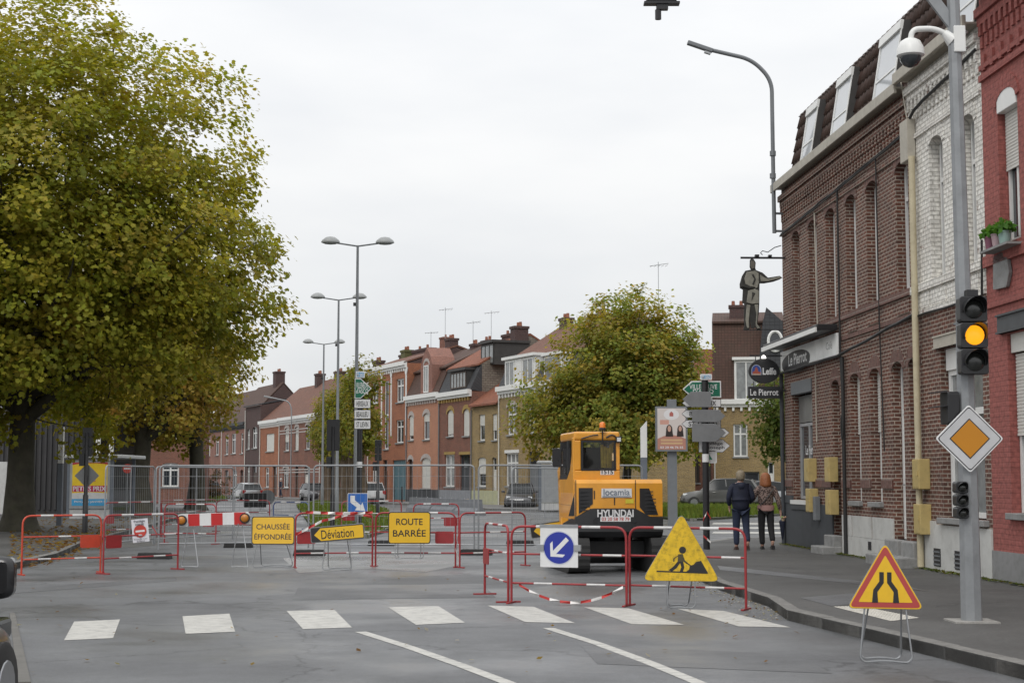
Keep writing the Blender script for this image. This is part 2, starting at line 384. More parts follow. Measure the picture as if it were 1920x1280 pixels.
M_signblack = mat('sign_black', (.02, .02, .022), .5, var=.05)
M_signred = mat('sign_red', (.5, .05, .035), .4, var=.05)
M_signwhite = mat('sign_white', (.7, .7, .7), .4, var=.05, dirt=.1)
M_blue = mat('sign_blue', (.02, .035, .30), .35, var=.05)
M_blue2 = mat('sign_blue_light', (.02, .12, .42), .35, var=.08, dirt=.15)
M_green = mat('sign_green', (.0, .13, .07), .35, var=.05)
M_signback = mat('sign_back_grey', (.20, .205, .21), .5, metal=.2, var=.1, dirt=.15)
M_glass = glass_mat('window_glass')
M_curtain = mat('glass_with_curtain', (.20, .21, .21), .12, var=.35, scale=2.5, spec=.8)
M_clear = clear_glass('clear_glass')
M_concrete = mat('concrete', (.30, .29, .27), .85, var=.2, bump=.3, dirt=.4)
M_skin = mat('skin', (.50, .30, .23), .5, var=.05)

# ---------------- ground, pavements, kerbs ----------------
def slab(name, poly, top, m, bottom=-.05, label=None, kind='structure', **k):
    mb = MB(); mb.prism([(p[0], p[1], bottom) for p in poly], (0, 0, top-bottom))
    o = mb.build(name, m)
    return tag(o, kind=kind, **k)
mb = MB(); NX = 1500
mb.add([(-NX, -60, 0), (NX, -60, 0), (NX, 2600, 0), (-NX, 2600, 0)], [(0, 1, 2, 3)])
tag(mb.build('road', M_road), kind='structure')
def kerbs(parent, pts, top, w=.16, step=1.0, h=.14, skip=None):
    """row of kerb stones laid along the edge of a pavement"""
    pts = [Vector((p[0], p[1], 0)) for p in pts]; n = 0
    for a, b in zip(pts, pts[1:]):
        Ln = (b-a).length; k = max(1, round(Ln/step)); d = (b-a)/k
        nr = Vector((-d.y, d.x, 0)).normalized()*w
        for i in range(k):
            p = a + d*i + d.normalized()*.006; q = a + d*(i+1) - d.normalized()*.006
            j = random.uniform(-.006, .006)
            m_ = MB(); m_.prism([(p.x, p.y, top-h), (q.x, q.y, top-h), (q.x+nr.x, q.y+nr.y, top-h), (p.x+nr.x, p.y+nr.y, top-h)], (0, 0, h+.006+j))
            m_.build('kerb_stone', M_kerb, parent, bevel=.012); n += 1
KZ = .12
kp = [(1612, 1174), (1476, 1143), (1440, 1119), (1352, 1092), (1292, 1066), (1268, 1042), (1292, 1020), (1362, 1009), (1480, 1005)]
kr = [G(x, y, KZ) for x, y in kp]
d0 = (kr[0]-G(1920, 1246, KZ)).normalized()
near = kr[0] - d0*13
rp = [near] + kr + [Vector((60, kr[-1].y+1, 0)), Vector((60, near.y, 0))]
pv = slab('pavement', rp, KZ, M_pave)
kerbs(pv, [Vector((p.x, p.y, 0)) for p in [near]+kr][::-1], KZ, w=.17)
# left pavement with the plane trees
lp_px = [(-260, 1118), (-40, 1071), (40, 1052), (108, 1036), (151, 1017), (244, 993), (330, 969), (384, 953)]
lk = [G(x, y, KZ) for x, y in lp_px]
lpoly = lk + [Vector((-22, 93, 0)), Vector((-90, 93, 0)), Vector((-90, lk[0].y, 0))]
lpv = slab('pavement', lpoly, KZ, M_pave)
kerbs(lpv, lk, KZ, w=.17)
# pavement in front of the row of houses, and the median
ROW = Plane(G(480, 931), math.radians(-66.865))
RX = Plane(G(1475, 1020, KZ), math.radians(-86.592))
hp = [ROW.at(-60, 0, -3.2), ROW.at(40, 0, -3.2), ROW.at(62, 0, -3.6), ROW.at(76, 0, -5.5), ROW.at(84, 0, -2), ROW.at(84, 0, 3), ROW.at(-60, 0, 3)]
hpv = slab('pavement', hp, .11, M_pave2)
kerbs(hpv, [hp[3], hp[2], hp[1], ROW.at(12, 0, -3.2)], .11, step=1.5)
med = [G(x, y, .1) for x, y in ((556, 946), (584, 985), (618, 1001), (690, 1002), (735, 988), (728, 955), (668, 940), (600, 938))]
mo = slab('grass_island', med, .10, M_grass_soil)
kerbs(mo, med[:6], .10, step=1.2)
rg = [G(x, y, .1) for x, y in ((1236, 968), (1300, 972), (1478, 962))] + [Vector((30, 70, 0)), Vector((30, 96, 0)), Vector((3.5, 96, 0)), G(1010, 953, .1), G(1100, 958, .1)]
rgo = slab('grass_verge', rg, .10, M_grass_soil)
kerbs(rgo, [rg[-1], rg[0], rg[1], rg[2], rg[3]], .10, step=1.2)
lg = [G(x, y, .1) for x, y in ((270, 940), (405, 939), (428, 933), (392, 927), (270, 926))]
lgo = slab('grass_verge', lg, .10, M_grass_soil)
slab('gutter_strip', [G(58, 1280), G(28, 1150), G(18, 1150), G(33, 1280)], .012, mat('gutter_concrete', (.12, .115, .105), .8, var=.2, dirt=.3), bottom=-.02)
slab('side_pavement', [Vector((9, 52, 0)), Vector((40, 52, 0)), Vector((40, 60, 0)), Vector((11, 60, 0))], .08, M_pave2)

# grass blades (uncountable)
def inside(p, poly):
    c = False; n = len(poly)
    for i in range(n):
        a, b = poly[i], poly[i-1]
        if (a[1] > p[1]) != (b[1] > p[1]) and p[0] < (b[0]-a[0])*(p[1]-a[1])/(b[1]-a[1])+a[0]: c = not c
    return c
def raw_mesh(name, V, F, m, tints=None, parent=None):
    """V (n,3) F (k,c) numpy -> one object"""
    me = bpy.data.meshes.new(name); n, (k, c) = len(V), F.shape
    me.vertices.add(n); me.vertices.foreach_set('co', np.ascontiguousarray(V, dtype=np.float32).ravel())
    me.loops.add(k*c); me.loops.foreach_set('vertex_index', F.ravel().astype(np.int32))
    me.polygons.add(k); me.polygons.foreach_set('loop_start', np.arange(0, k*c, c, dtype=np.int32))
    me.update(calc_edges=True); me.materials.append(m)
    if tints is not None:
        a = me.attributes.new('tint', 'FLOAT_COLOR', 'FACE'); a.data.foreach_set('color', np.ascontiguousarray(tints, dtype=np.float32).ravel())
    o = bpy.data.objects.new(name, me); col.objects.link(o)
    if parent: o.parent = parent
    return o
M_leaf = leaf_mat('leaf')
M_grassb = leaf_mat('grass_blade', .3, .6)
def grass(poly, n, top, hmin=.05, hmax=.16):
    xs = [p[0] for p in poly]; ys = [p[1] for p in poly]; P = []
    while len(P) < n:
        q = (random.uniform(min(xs), max(xs)), random.uniform(min(ys), max(ys)))
        if inside(q, poly): P.append(q)
    P = np.array(P); a = np.random.rand(n)*2*PI; h = np.random.uniform(hmin, hmax, n); w = .03+.03*np.random.rand(n)
    lx, ly = np.random.normal(0, .05, n), np.random.normal(0, .05, n)
    base = np.stack([P[:, 0], P[:, 1], np.full(n, top-.01)], 1); dx = np.stack([np.cos(a)*w, np.sin(a)*w, np.zeros(n)], 1)
    V = np.concatenate([base-dx, base+dx, base+np.stack([lx, ly, h], 1)]); i = np.arange(n)
    F = np.stack([i, i+n, i+2*n], 1)
    t = np.random.rand(n, 1); c = np.array([[.09, .15, .022]])*(1-t)+np.array([[.17, .2, .04]])*t
    c = np.concatenate([c*np.random.uniform(.7, 1.2, (n, 1)), np.ones((n, 1))], 1)
    return tag(raw_mesh('grass', V, F, M_grassb, c), 'short green grass', 'grass', kind='stuff')
tag(grass(med, 9000, .1), 'short green grass on the island under the direction sign mast', 'grass')
tag(grass(rg, 36000, .1, .1, .42), 'bright green lawn below the round tree and the poster panel', 'grass')
tag(grass(lg, 3000, .1, .1, .4), 'strip of rough grass beside the parked black car', 'grass')

# ---------------- road markings ----------------
def sheet(name, pts, m, z=.004, kind='structure'):
    mb = MB(); mb.add([(p[0], p[1], z) for p in pts], [tuple(range(len(pts)))]); o = mb.build(name, m); o['kind'] = kind
    if o.data.polygons[0].normal.z < 0: o.data.flip_normals()
    return o
zeb = [((139,1165),(225,1161),(212,1196),(120,1200)), ((342,1155),(430,1150),(441,1184),(348,1188)), ((537,1145),(627,1143),(660,1176),(568,1179)),
       ((727,1138),(822,1136),(872,1167),(780,1171)), ((914,1135),(1000,1137),(1079,1168),(985,1166)), ((1095,1138),(1178,1140),(1283,1171),(1185,1170)), ((1270,1141),(1357,1145),(1483,1176),(1385,1174))]
for q in zeb: sheet('crossing_stripe', [G(*p) for p in q], M_white_paint)
def line(pts, w, name='lane_line'):
    P = [G(*p) for p in pts]; Lf, Rt = [], []
    for i, p in enumerate(P):
        d = (P[min(i+1, len(P)-1)]-P[max(i-1, 0)]).normalized(); n = Vector((-d.y, d.x, 0))*w/2
        Lf.append(p+n); Rt.append(p-n)
    return sheet(name, Lf+Rt[::-1], M_white_paint)
line([(676, 1184), (768, 1213), (862, 1246), (950, 1279), (1040, 1316), (1140, 1365)], .13)
line([(1028, 1177), (1120, 1206), (1218, 1242), (1308, 1279), (1400, 1322), (1500, 1375)], .13)
for y in (981, 989, 998): sheet('crossing_stripe', [G(1338, y-1.6), G(1475, y-1.0), G(1475, y+2.2), G(1335, y+1.6)], M_white_paint)
# tactile pad by the crossing
tp = [G(x, y, KZ) for x, y in ((1562, 1137), (1612, 1136), (1724, 1158), (1670, 1164))]
pad = sheet('tactile_paving', tp, mat('tactile_white', (.50, .48, .43), .7, var=.1, dirt=.35), KZ+.004)
mb = MB()
for i in range(22):
    for j in range(8):
        a, b = (i+.5)/22, (j+.5)/8
        p = (tp[0]*(1-a)+tp[3]*a)*(1-b) + (tp[1]*(1-a)+tp[2]*a)*b
        mb.lathe([(.018, 0), (.012, .006)], 6, (p.x, p.y, KZ+.004))
o = mb.build('tactile_dome', MATS['tactile_white'], pad); o['kind'] = 'stuff'
# moss and weeds along the foot of the wall
def scatter_leaves(name, n, fn, size, cols, label, cat, flat=True):
    """many small lying leaves; fn() gives a point"""
    P = np.array([fn() for _ in range(n)]); a = np.random.rand(n)*2*PI; s = size*np.random.uniform(.6, 1.3, n)
    tilt = np.random.normal(0, .25, (n, 2))
    ux = np.stack([np.cos(a), np.sin(a), tilt[:, 0]], 1)*s[:, None]; uy = np.stack([-np.sin(a), np.cos(a), tilt[:, 1]], 1)*s[:, None]*.8
    P[:, 2] += size*.35
    V = np.concatenate([P-ux*.5, P-uy*.45+ux*.1, P+ux*.55, P+uy*.45+ux*.1]); i = np.arange(n)
    F = np.stack([i, i+n, i+2*n, i+3*n], 1)
    C = np.array(cols)[np.random.randint(0, len(cols), n)]*np.random.uniform(.7, 1.25, (n, 1))
    return tag(raw_mesh(name, V, F, M_leaf, np.concatenate([C, np.ones((n, 1))], 1)), label, cat, kind='stuff')
FALL = [(.16, .08, .02), (.2, .12, .03), (.1, .05, .02), (.22, .15, .03)]
def lpt():
    while 1:
        x, y = random.uniform(20, 420), random.triangular(948, 1060, 1000)
        p = G(x, y, KZ)
        if inside(p, lpoly): return (p.x, p.y, KZ+.002)
scatter_leaves('fallen_leaves', 1100, lpt, .13, FALL, 'brown fallen leaves lying under the plane trees', 'leaves')
def gpt():
    t = random.random(); i = random.randrange(2, len(lk)-1); p = lk[i]*(1-t)+lk[i+1]*t
    return (p.x+abs(random.gauss(0, .22)), p.y-abs(random.gauss(0, .3)), .004)
scatter_leaves('fallen_leaves', 260, gpt, .11, FALL, 'brown leaves gathered in the gutter by the left kerb', 'leaves')
def wpt():
    u = random.uniform(-.2, 20); p = RX.at(u, KZ, -abs(random.gauss(0, .08))-.03); return (p.x, p.y, KZ)
scatter_leaves('weeds', 1500, wpt, .07, [(.06, .09, .02), (.1, .13, .03), (.13, .12, .04)], 'weeds and moss along the foot of the house fronts', 'weeds')

# asphalt repairs: trenches and patches laid into the carriageway, plus one wet patch
M_patch = asphalt('asphalt_repair', (.092, .094, .098), wet=.8, seed=5, rough=(.3, .68)); M_patch2 = asphalt('asphalt_wet_sheen', (.17, .17, .165), wet=1, seed=17, rough=(.14, .4))  # second one: wet patch, sky sheen partly painted in by a paler colour
sheet('road_patch', [G(-40, 1108), G(330, 1082), G(332, 1088), G(-40, 1117)], M_patch, .0025)
sheet('road_patch', [G(560, 1098), G(905, 1094), G(930, 1120), G(548, 1124)], M_patch, .0022)
sheet('road_patch', [G(530, 1046), G(640, 1040), G(858, 1040), G(866, 1058), G(800, 1072), G(690, 1066), G(560, 1074)], M_patch2, .0030)
sheet('road_patch', [G(1090, 1210), G(1490, 1225), G(1560, 1262), G(1120, 1244)], M_patch, .0026)
sheet('road_patch', [G(1345, 1060, KZ), G(1700, 1098, KZ), G(1740, 1108, KZ), G(1350, 1068, KZ)], M_patch, KZ+.003)
sheet('road_patch', [G(1500, 1120, KZ), G(1600, 1112, KZ), G(1660, 1126, KZ), G(1560, 1136, KZ)], M_patch, KZ+.0035)

def rpt():
    p = G(random.uniform(30, 1500), 1085+180*random.random()**1.5); return (p.x, p.y, .006)
scatter_leaves('road_litter', 90, rpt, .055, FALL+[(.3, .28, .24)], 'scattered dead leaves and crumbs on the carriageway', 'litter')
def kpt():
    t = random.random(); i = random.choice((1, 2, 2, 3, 3)); p = kr[i]*(1-t)+kr[i+1]*t; return (p.x-abs(random.gauss(0, .25))-.03, p.y-abs(random.gauss(0, .12)), .006)
scatter_leaves('gutter_grit', 500, kpt, .035, [(.32, .31, .29), (.2, .19, .18), (.42, .4, .37), (.16, .1, .05)], 'pale grit washed against the kerb by the roadworks triangle', 'grit')
# ---------------- building kit (local x along the front, y into the house, z up) ----------------
def wall(parent, x0, x1, z0, z1, holes, m, depth=8.0, reveal=.2, name='wall', front=0.0, back=True):
    xs = sorted({x0, x1} | {h[0] for h in holes} | {h[1] for h in holes}); zs = sorted({z0, z1} | {h[2] for h in holes} | {h[3] for h in holes})
    mb = MB()
    for a, b in zip(xs, xs[1:]):
        for c, d in zip(zs, zs[1:]):
            mx_, mz_ = (a+b)/2, (c+d)/2
            if any(h[0] < mx_ < h[1] and h[2] < mz_ < h[3] for h in holes): continue
            mb.add([(a, front, c), (b, front, c), (b, front, d), (a, front, d)], [(0, 1, 2, 3)])
    for h in holes:
        a, b, c, d = h[:4]; r = front+reveal
        mb.add([(a, front, c), (a, r, c), (a, r, d), (a, front, d)], [(0, 1, 2, 3)])
        mb.add([(b, front, c), (b, r, c), (b, r, d), (b, front, d)], [(3, 2, 1, 0)])
        mb.add([(a, front, d), (a, r, d), (b, r, d), (b, front, d)], [(0, 1, 2, 3)])
        mb.add([(a, front, c), (a, r, c), (b, r, c), (b, front, c)], [(3, 2, 1, 0)])
        if len(h) > 4 and h[4]:
            n = 8; xm = (a+b)/2; e = .002
            A = [(xm+(b-a)/2*math.cos(PI-PI*i/n), d-h[4]+h[4]*math.sin(PI*i/n)) for i in range(n+1)]
            for i in range(n):
                (p, q), (s_, t_) = A[i], A[i+1]
                p = max(p, a+e); s_ = min(s_, b-e)
                mb.add([(p, front+e, q), (s_, front+e, t_), (s_, front+e, d-e), (p, front+e, d-e), (p, r-e, q), (s_, r-e, t_), (s_, r-e, d-e), (p, r-e, d-e)], [(0, 1, 2, 3), (0, 4, 5, 1)])
    mb.add([(x0, front, z0), (x0, depth, z0), (x0, depth, z1), (x0, front, z1)], [(0, 1, 2, 3)])
    mb.add([(x1, front, z0), (x1, depth, z0), (x1, depth, z1), (x1, front, z1)], [(3, 2, 1, 0)])
    mb.add([(x0, depth, z0), (x1, depth, z0), (x1, depth, z1), (x0, depth, z1)], [(3, 2, 1, 0)])
    mb.add([(x0, front, z1), (x1, front, z1), (x1, depth, z1), (x0, depth, z1)], [(0, 1, 2, 3)])
    return mb.build(name, m, parent)
def slats(mb, x0, x1, z0, z1, y, p=.05, d=.012):
    n = max(2, int((z1-z0)/p)); p = (z1-z0)/n
    for i in range(n):
        a = z0+i*p
        mb.add([(x0, y, a), (x1, y, a), (x1, y-d, a+p*.35), (x0, y-d, a+p*.35), (x1, y-d, a+p*.9), (x0, y-d, a+p*.9), (x1, y, a+p), (x0, y, a+p)], [(0, 1, 2, 3), (3, 2, 4, 5), (5, 4, 6, 7)])
def window(parent, x0, x1, z0, z1, y=.12, fm=None, pm=None, shutter=0, sill=None, mull=1, transom=0, slat=.05, fw=.06, smat=None, box=0):
    fm = fm or M_white; pm = pm or M_glass
    mb = MB(); yb = y+.07
    mb.box(x0, x0+fw, y, yb, z0, z1); mb.box(x1-fw, x1, y, yb, z0, z1); mb.box(x0+fw, x1-fw, y, yb, z1-fw, z1); mb.box(x0+fw, x1-fw, y, yb, z0, z0+fw)
    for i in range(mull):
        c = x0+(x1-x0)*(i+1)/(mull+1); mb.box(c-fw*.6, c+fw*.6, y-.004, yb-.004, z0+fw, z1-fw)
    if transom: zt = z0+(z1-z0)*transom; mb.box(x0+fw, x1-fw, y-.008, yb-.008, zt-fw*.6, zt+fw*.6)
    f = mb.build('window', fm, parent)
    p = MB(); p.add([(x0+fw*.5, y+.04, z0+fw*.5), (x1-fw*.5, y+.04, z0+fw*.5), (x1-fw*.5, y+.04, z1-fw*.5), (x0+fw*.5, y+.04, z1-fw*.5)], [(0, 1, 2, 3)])
    p.build('pane', pm, f)
    if shutter:
        s_ = MB(); zb = z1-(z1-z0)*shutter; slats(s_, x0+.01, x1-.01, zb, z1, y-.02, slat)
        s_.box(x0+.01, x1-.01, y-.035, y-.008, zb-.04, zb); s_.build('shutter', smat or M_offwhite, f)
    if box: b_ = MB(); b_.box(x0, x1, y-.16, y-.025, z1-box, z1+.02); b_.build('shutter_box', M_white, f, bevel=.01)
    if sill: b_ = MB(); b_.box(x0-.08, x1+.08, -.09, y, z0-.1, z0-.004); b_.build('sill', sill, f, bevel=.01)
    return f
def door(parent, x0, x1, z0, z1, m, y=.14, light=.28, pm=None):
    mb = MB(); zt = z1-(z1-z0)*light; fw = .07
    mb.box(x0, x0+fw, y, y+.08, z0, z1); mb.box(x1-fw, x1, y, y+.08, z0, z1); mb.box(x0+fw, x1-fw, y, y+.08, z1-fw, z1); mb.box(x0+fw, x1-fw, y, y+.08, zt-fw/2, zt+fw/2)
    mb.box(x0+fw, x1-fw, y+.02, y+.06, z0, zt-fw/2)
    w = x1-x0-2*fw
    for a, b in ((.06, .3), (.38, .94)):
        h = zt-z0
        mb.box(x0+fw+w*.16, x1-fw-w*.16, y+.008, y+.02, z0+h*a, z0+h*b)
    d = mb.build('door', m, parent)
    p = MB(); p.add([(x0+fw, y+.04, zt), (x1-fw, y+.04, zt), (x1-fw, y+.04, z1-fw), (x0+fw, y+.04, z1-fw)], [(0, 1, 2, 3)]); p.build('pane', pm or M_glass, d)
    h = MB(); zc = z0+1.0
    h.tube([(x0+fw+.05, y+.02, zc), (x0+fw+.05, y-.04, zc), (x0+fw+.16, y-.04, zc)], .012, 6); h.build('handle', M_grey_metal, d)
    return d
def arch_ring(parent, a, b, ztop, rise, m, t=.24, out=.015):
    n = 9; xm = (a+b)/2; mb = MB(); w = (b-a)/2
    for i in range(n):
        P = []
        for k in (i+.04, i+.96):
            an = PI-PI*k/n; P.append((xm+w*math.cos(an), ztop-rise+rise*math.sin(an)))
        for k in (i+.96, i+.04):
            an = PI-PI*k/n; P.append((xm+(w+t*.55)*math.cos(an), ztop-rise+(rise+t)*math.sin(an)+.02))
        mb.prism([(p[0], -out, p[1]) for p in P], (0, out-.002, 0))
    return mb.build('window_arch', m, parent)
def gable_roof(parent, x0, x1, z, h, depth, m, over=.25, name='roof', y0=0.0):
    mb = MB(); t = .12; yr = (y0+depth)/2
    sl = h/(yr-y0)
    P = [(y0-over, z-over*sl), (yr, z+h), (depth+over, z-over*sl), (depth+over, z-over*sl+t), (yr, z+h+t*1.2), (y0-over, z-over*sl+t)]
    mb.prism([(x0, a, b) for a, b in P], (x1-x0, 0, 0))
    # gable infill
    r = mb.build(name, m, parent)
    return r
def gable_wall(parent, x0, x1, z, h, depth, m, y0=0.0):
    mb = MB(); mb.prism([(x0+.02, y0, z-.02), (x0+.02, (y0+depth)/2, z+h-.02), (x0+.02, depth, z-.02)], (x1-x0-.04, 0, 0))
    return mb.build('gable', m, parent)
def chimney(parent, x, y, z0, w, d, h, m, pots=2):
    mb = MB(); mb.box(x-w/2, x+w/2, y-d/2, y+d/2, z0, z0+h); mb.box(x-w/2-.06, x+w/2+.06, y-d/2-.06, y+d/2+.06, z0+h-.18, z0+h-.002)
    c = mb.build('chimney', m, parent)
    if pots:
        for i in range(pots): p = MB(); p.lathe([(.12, 0), (.1, .3)], 8, (x-w/2+w*(i+.5)/pots, y, z0+h)); p.build('chimney_pot', MATS['terracotta'], c)
    return c
mat('terracotta', (.26, .1, .06), .8, var=.2)
B_brown = brick_mat('brown_brick', (.15, .055, .035), (.075, .031, .022), (.34, .285, .235), stain=.5, bw=.215, bh=.071, ms=.011)
B_sold = brick_mat('brown_soldier_brick', (.15, .06, .045), (.10, .042, .034), (.27, .23, .2), bw=.075, bh=.24, ms=.009)
B_white = brick_mat('white_painted_brick', (.80, .78, .73), (.70, .68, .63), (.52, .50, .46), stain=.35, stainc=(.25, .2, .16), peel=(.16, .08, .06), bump=.9)
B_red = brick_mat('red_painted_brick', (.31, .095, .08), (.285, .088, .075), (.26, .08, .068), stain=.3, stainc=(.17, .06, .052), bump=.55)
M_tile_brown = mat('brown_roof_tile', (.062, .034, .026), .6, var=.3, scale=2.5, dirt=.3, dirtc=(.03, .028, .02))
M_cream = mat('cream_paint', (.50, .44, .30), .5, var=.1, dirt=.35, dirtc=(.22, .17, .1))
M_gutter = mat('gutter_cream', (.42, .39, .33), .6, var=.12, dirt=.3, dirtc=(.15, .12, .09))
M_stone = mat('blue_stone', (.25, .25, .245), .8, var=.2, bump=.3, dirt=.35)
M_dkgrey = mat('dark_grey_render', (.05, .055, .062), .7, var=.15, dirt=.2)
M_plinth_w = mat('white_plinth', (.52, .52, .50), .65, var=.1, scale=1.5, dirt=.35, dirtc=(.2, .19, .17))
M_meter = mat('meter_box_ochre', (.46, .35, .14), .55, var=.1, dirt=.25)
M_cable = mat('cable_black', (.02, .02, .02), .6)

def cornice(parent, x0, x1, z, m, ms):
    """corbelled brick cornice: two rows of dentils, stepped bands"""
    mb = MB(); mb.box(x0, x1, -.05, .02, z+.30, z+.42); mb.box(x0, x1, -.10, .02, z+.424, z+.56); mb.box(x0, x1, -.04, .02, z-.42, z-.34)
    mb.build('cornice', m, parent)
    mb = MB(); x = x0+.06
    while x < x1-.1:
        mb.box(x, x+.105, -.055, .02, z+.12, z+.296); mb.box(x, x+.105, -.03, .02, z-.08, z+.115); x += .215
    o = mb.build('dentil_bricks', ms, parent); o['kind'] = 'stuff'
def tiled_slope(parent, x0, x1, ya, za, yb, zb, m, tw=.25, th=.3):
    """pantiles: overlapping waved courses"""
    L_ = math.hypot(yb-ya, zb-za); rows = int(L_/th)+1; dy, dz = (yb-ya)/L_, (zb-za)/L_; ny, nz = -dz, dy
    nx = int((x1-x0)/tw*6); X = np.linspace(x0, x1, nx+1); wv = (.5+.5*np.cos((X-x0)/tw*2*PI))**1.5*.045
    V = []; F = []
    for r in range(rows):
        s0, s1 = r*th, min((r+1)*th+.04, L_+.02)
        for s_, lift in ((s0, .045), (s1, .008)):
            jit = np.random.normal(0, .003, nx+1)
            for i in range(nx+1):
                h = wv[i]+lift+jit[i]; V.append((X[i], ya+dy*s_-(-ny)*0+ny*h, za+dz*s_+nz*h))
        for i in range(nx+1): V.append((X[i], ya+dy*s0+ny*.005, za+dz*s0+nz*.005))
        b = r*3*(nx+1)
        for i in range(nx):
            F.append((b+i, b+i+1, b+nx+2+i, b+nx+1+i)); F.append((b+2*(nx+1)+i, b+2*(nx+1)+i+1, b+i+1, b+i))
    o = raw_mesh('roof_tiles', np.array(V), np.array(F), m, parent=parent); o['kind'] = 'stuff'
    return o

# ---------------- corner café house ----------------
ca = root('cafe_house', RX.at(0), RX.th, 'brown brick corner house with a café front and brown tiled mansard roof', 'house')
up = [(1.03, 1.73), (2.57, 3.3), (4.1, 4.85), (5.71, 6.45), (7.2, 7.95), (9.12, 9.86)]
RI = .16
hu = [(a, b, 5.12, 7.5, RI) for a, b in up]
wall(ca, 0, 9.98, 4.56, 8.74, hu, B_brown, reveal=.24, name='upper_wall')
gl = [(.8, 2.67, 1.2, 3.96), (4.38, 4.98, .5, 3.78, RI), (5.82, 6.5, 1.22, 3.82, RI), (7.23, 7.91, 1.22, 3.82, RI), (8.67, 9.33, .57, 3.84, RI), (9.66, 10.3, .57, 3.84, RI)]
wall(ca, 0, 10.34, 0, 4.556, gl, B_brown, reveal=.24, name='ground_wall')
for a, b in up: window(ca, a+.02, b-.02, 5.14, 7.49, y=.17, transom=.72, pm=M_curtain if a in (5.71, 7.2) else M_glass); arch_ring(ca, a, b, 7.5, RI, B_sold)
for h in gl[1:]: arch_ring(ca, h[0], h[1], h[3], RI, B_sold)
mb = MB(); mb.box(0, 9.97, -.05, .0, 4.98, 5.10); mb.box(0, 9.97, -.03, .0, 4.56, 4.64); mb.build('string_course', B_sold, ca)
for a, b in up: mb = MB(); mb.box(a+.02, b-.02, -.022, .0, 4.68, 4.93); mb.build('brick_panel', B_brown, ca)
for a, b in [(0, .78), (2.72, 4.3), (5.1, 5.78), (6.54, 7.19), (7.95, 8.62)]: mb = MB(); mb.box(a, b, -.04, .0, 1.5, 1.68); mb.build('brick_band', B_sold, ca)
cornice(ca, 0, 9.97, 8.0, B_brown, B_brown)
mb = MB(); mb.box(-.06, 9.97, -.24, .3, 8.745, 8.78); mb.box(-.07, 9.97, -.26, -.2, 8.66, 8.86); mb.build('gutter', M_gutter, ca, bevel=.01)
# mansard
tiled_slope(ca, .0, 13.6, .25, 8.78, .55, 10.58, M_tile_brown)
mb = MB(); mb.prism([(.02, .29, 8.76), (.02, .58, 10.55), (.02, 4, 11.2), (.02, 8, 10.5), (.02, 8, 8.76)], (13.6, 0, 0)); mb.build('roof', M_tile_brown, ca)
mb = MB(); x = .0
while x < 13.4: mb.tube([(x, .58, 10.57), (x+.36, .58, 10.57)], [.10, .085], 8); x += .34
o = mb.build('ridge_tiles', M_tile_brown, ca); o['kind'] = 'stuff'
M_dormer = mat('dormer_lead', (.045, .042, .04), .6, var=.2)
def roof_window(parent, a, b, z0=8.98, z1=10.32, d=.2):
    yy = lambda z: .25+(z-8.78)*.30/1.8
    def q(z, o): return (yy(z)-o*.98, z+o*.18)
    mb = MB(); P = [q(z0, d), q(z1, d), q(z1+.05, -.1), q(z0, -.1)]; mb.prism([(a, y, z) for y, z in P], (b-a, 0, 0)); w_ = mb.build('roof_window', M_dormer, parent)
    def strip(x0, x1, za, zb, o, m, nm, t=.02):
        mb = MB(); p0, p1 = q(za, d+o), q(zb, d+o); r0, r1 = q(za, d+o-t), q(zb, d+o-t); mb.prism([(x0, *p0), (x0, *p1), (x0, *r1), (x0, *r0)], (x1-x0, 0, 0)); mb.build(nm, m, w_)
    strip(a, a+.06, z0, z1-.18, .03, M_white, 'frame'); strip(b-.06, b, z0, z1-.18, .03, M_white, 'frame'); strip(a+.061, b-.061, z0, z0+.06, .03, M_white, 'frame'); strip(a+.061, b-.061, z0+.42, z0+.46, .028, M_white, 'frame'); strip(a, b, z1-.179, z1, .06, M_white, 'blind_box', .06); strip(a+.03, b-.03, z0+.03, z1-.185, .012, MATS['sky_painted_glass'], 'pane', .01)
def dormer(parent, a, b, z0=9.08, z1=10.38):
    mb = MB(); mb.prism([(a, .18, z0), (a, .18, z1), (a, .9, z1+.05), (a, .9, z0)], (b-a, 0, 0)); d = mb.build('dormer', M_dormer, parent)
    f = MB(); w = .06; y = .14
    f.box(a, a+w, y, .178, z0, z1); f.box(b-w, b, y, .178, z0, z1); f.box(a+w, b-w, y, .178, z0, z0+w); f.box(a+w, b-w, y-.05, .178, z1-.2, z1+.01); f.box(a+w, b-w, y, .178, z0+.52, z0+.56)
    f.build('frame', M_white, d)
    p = MB(); p.add([(a+w,   .16, z0+w), (b-w,   .16, z0+w), (b-w,   .16, z1-.2), (a+w,   .16, z1-.2)], [(0, 1, 2, 3)]); p.build('pane', MATS['sky_painted_glass'], d)
mat('sky_painted_glass', (.5, .52, .54), .06, var=.04, spec=1.0)  # pale base colour stands in for bright sky mirrored in the panes
for a, b in ((1.6, 2.65), (4.3, 5.5), (7.5, 8.9), (11.9, 13.2)): roof_window(ca, a, b)
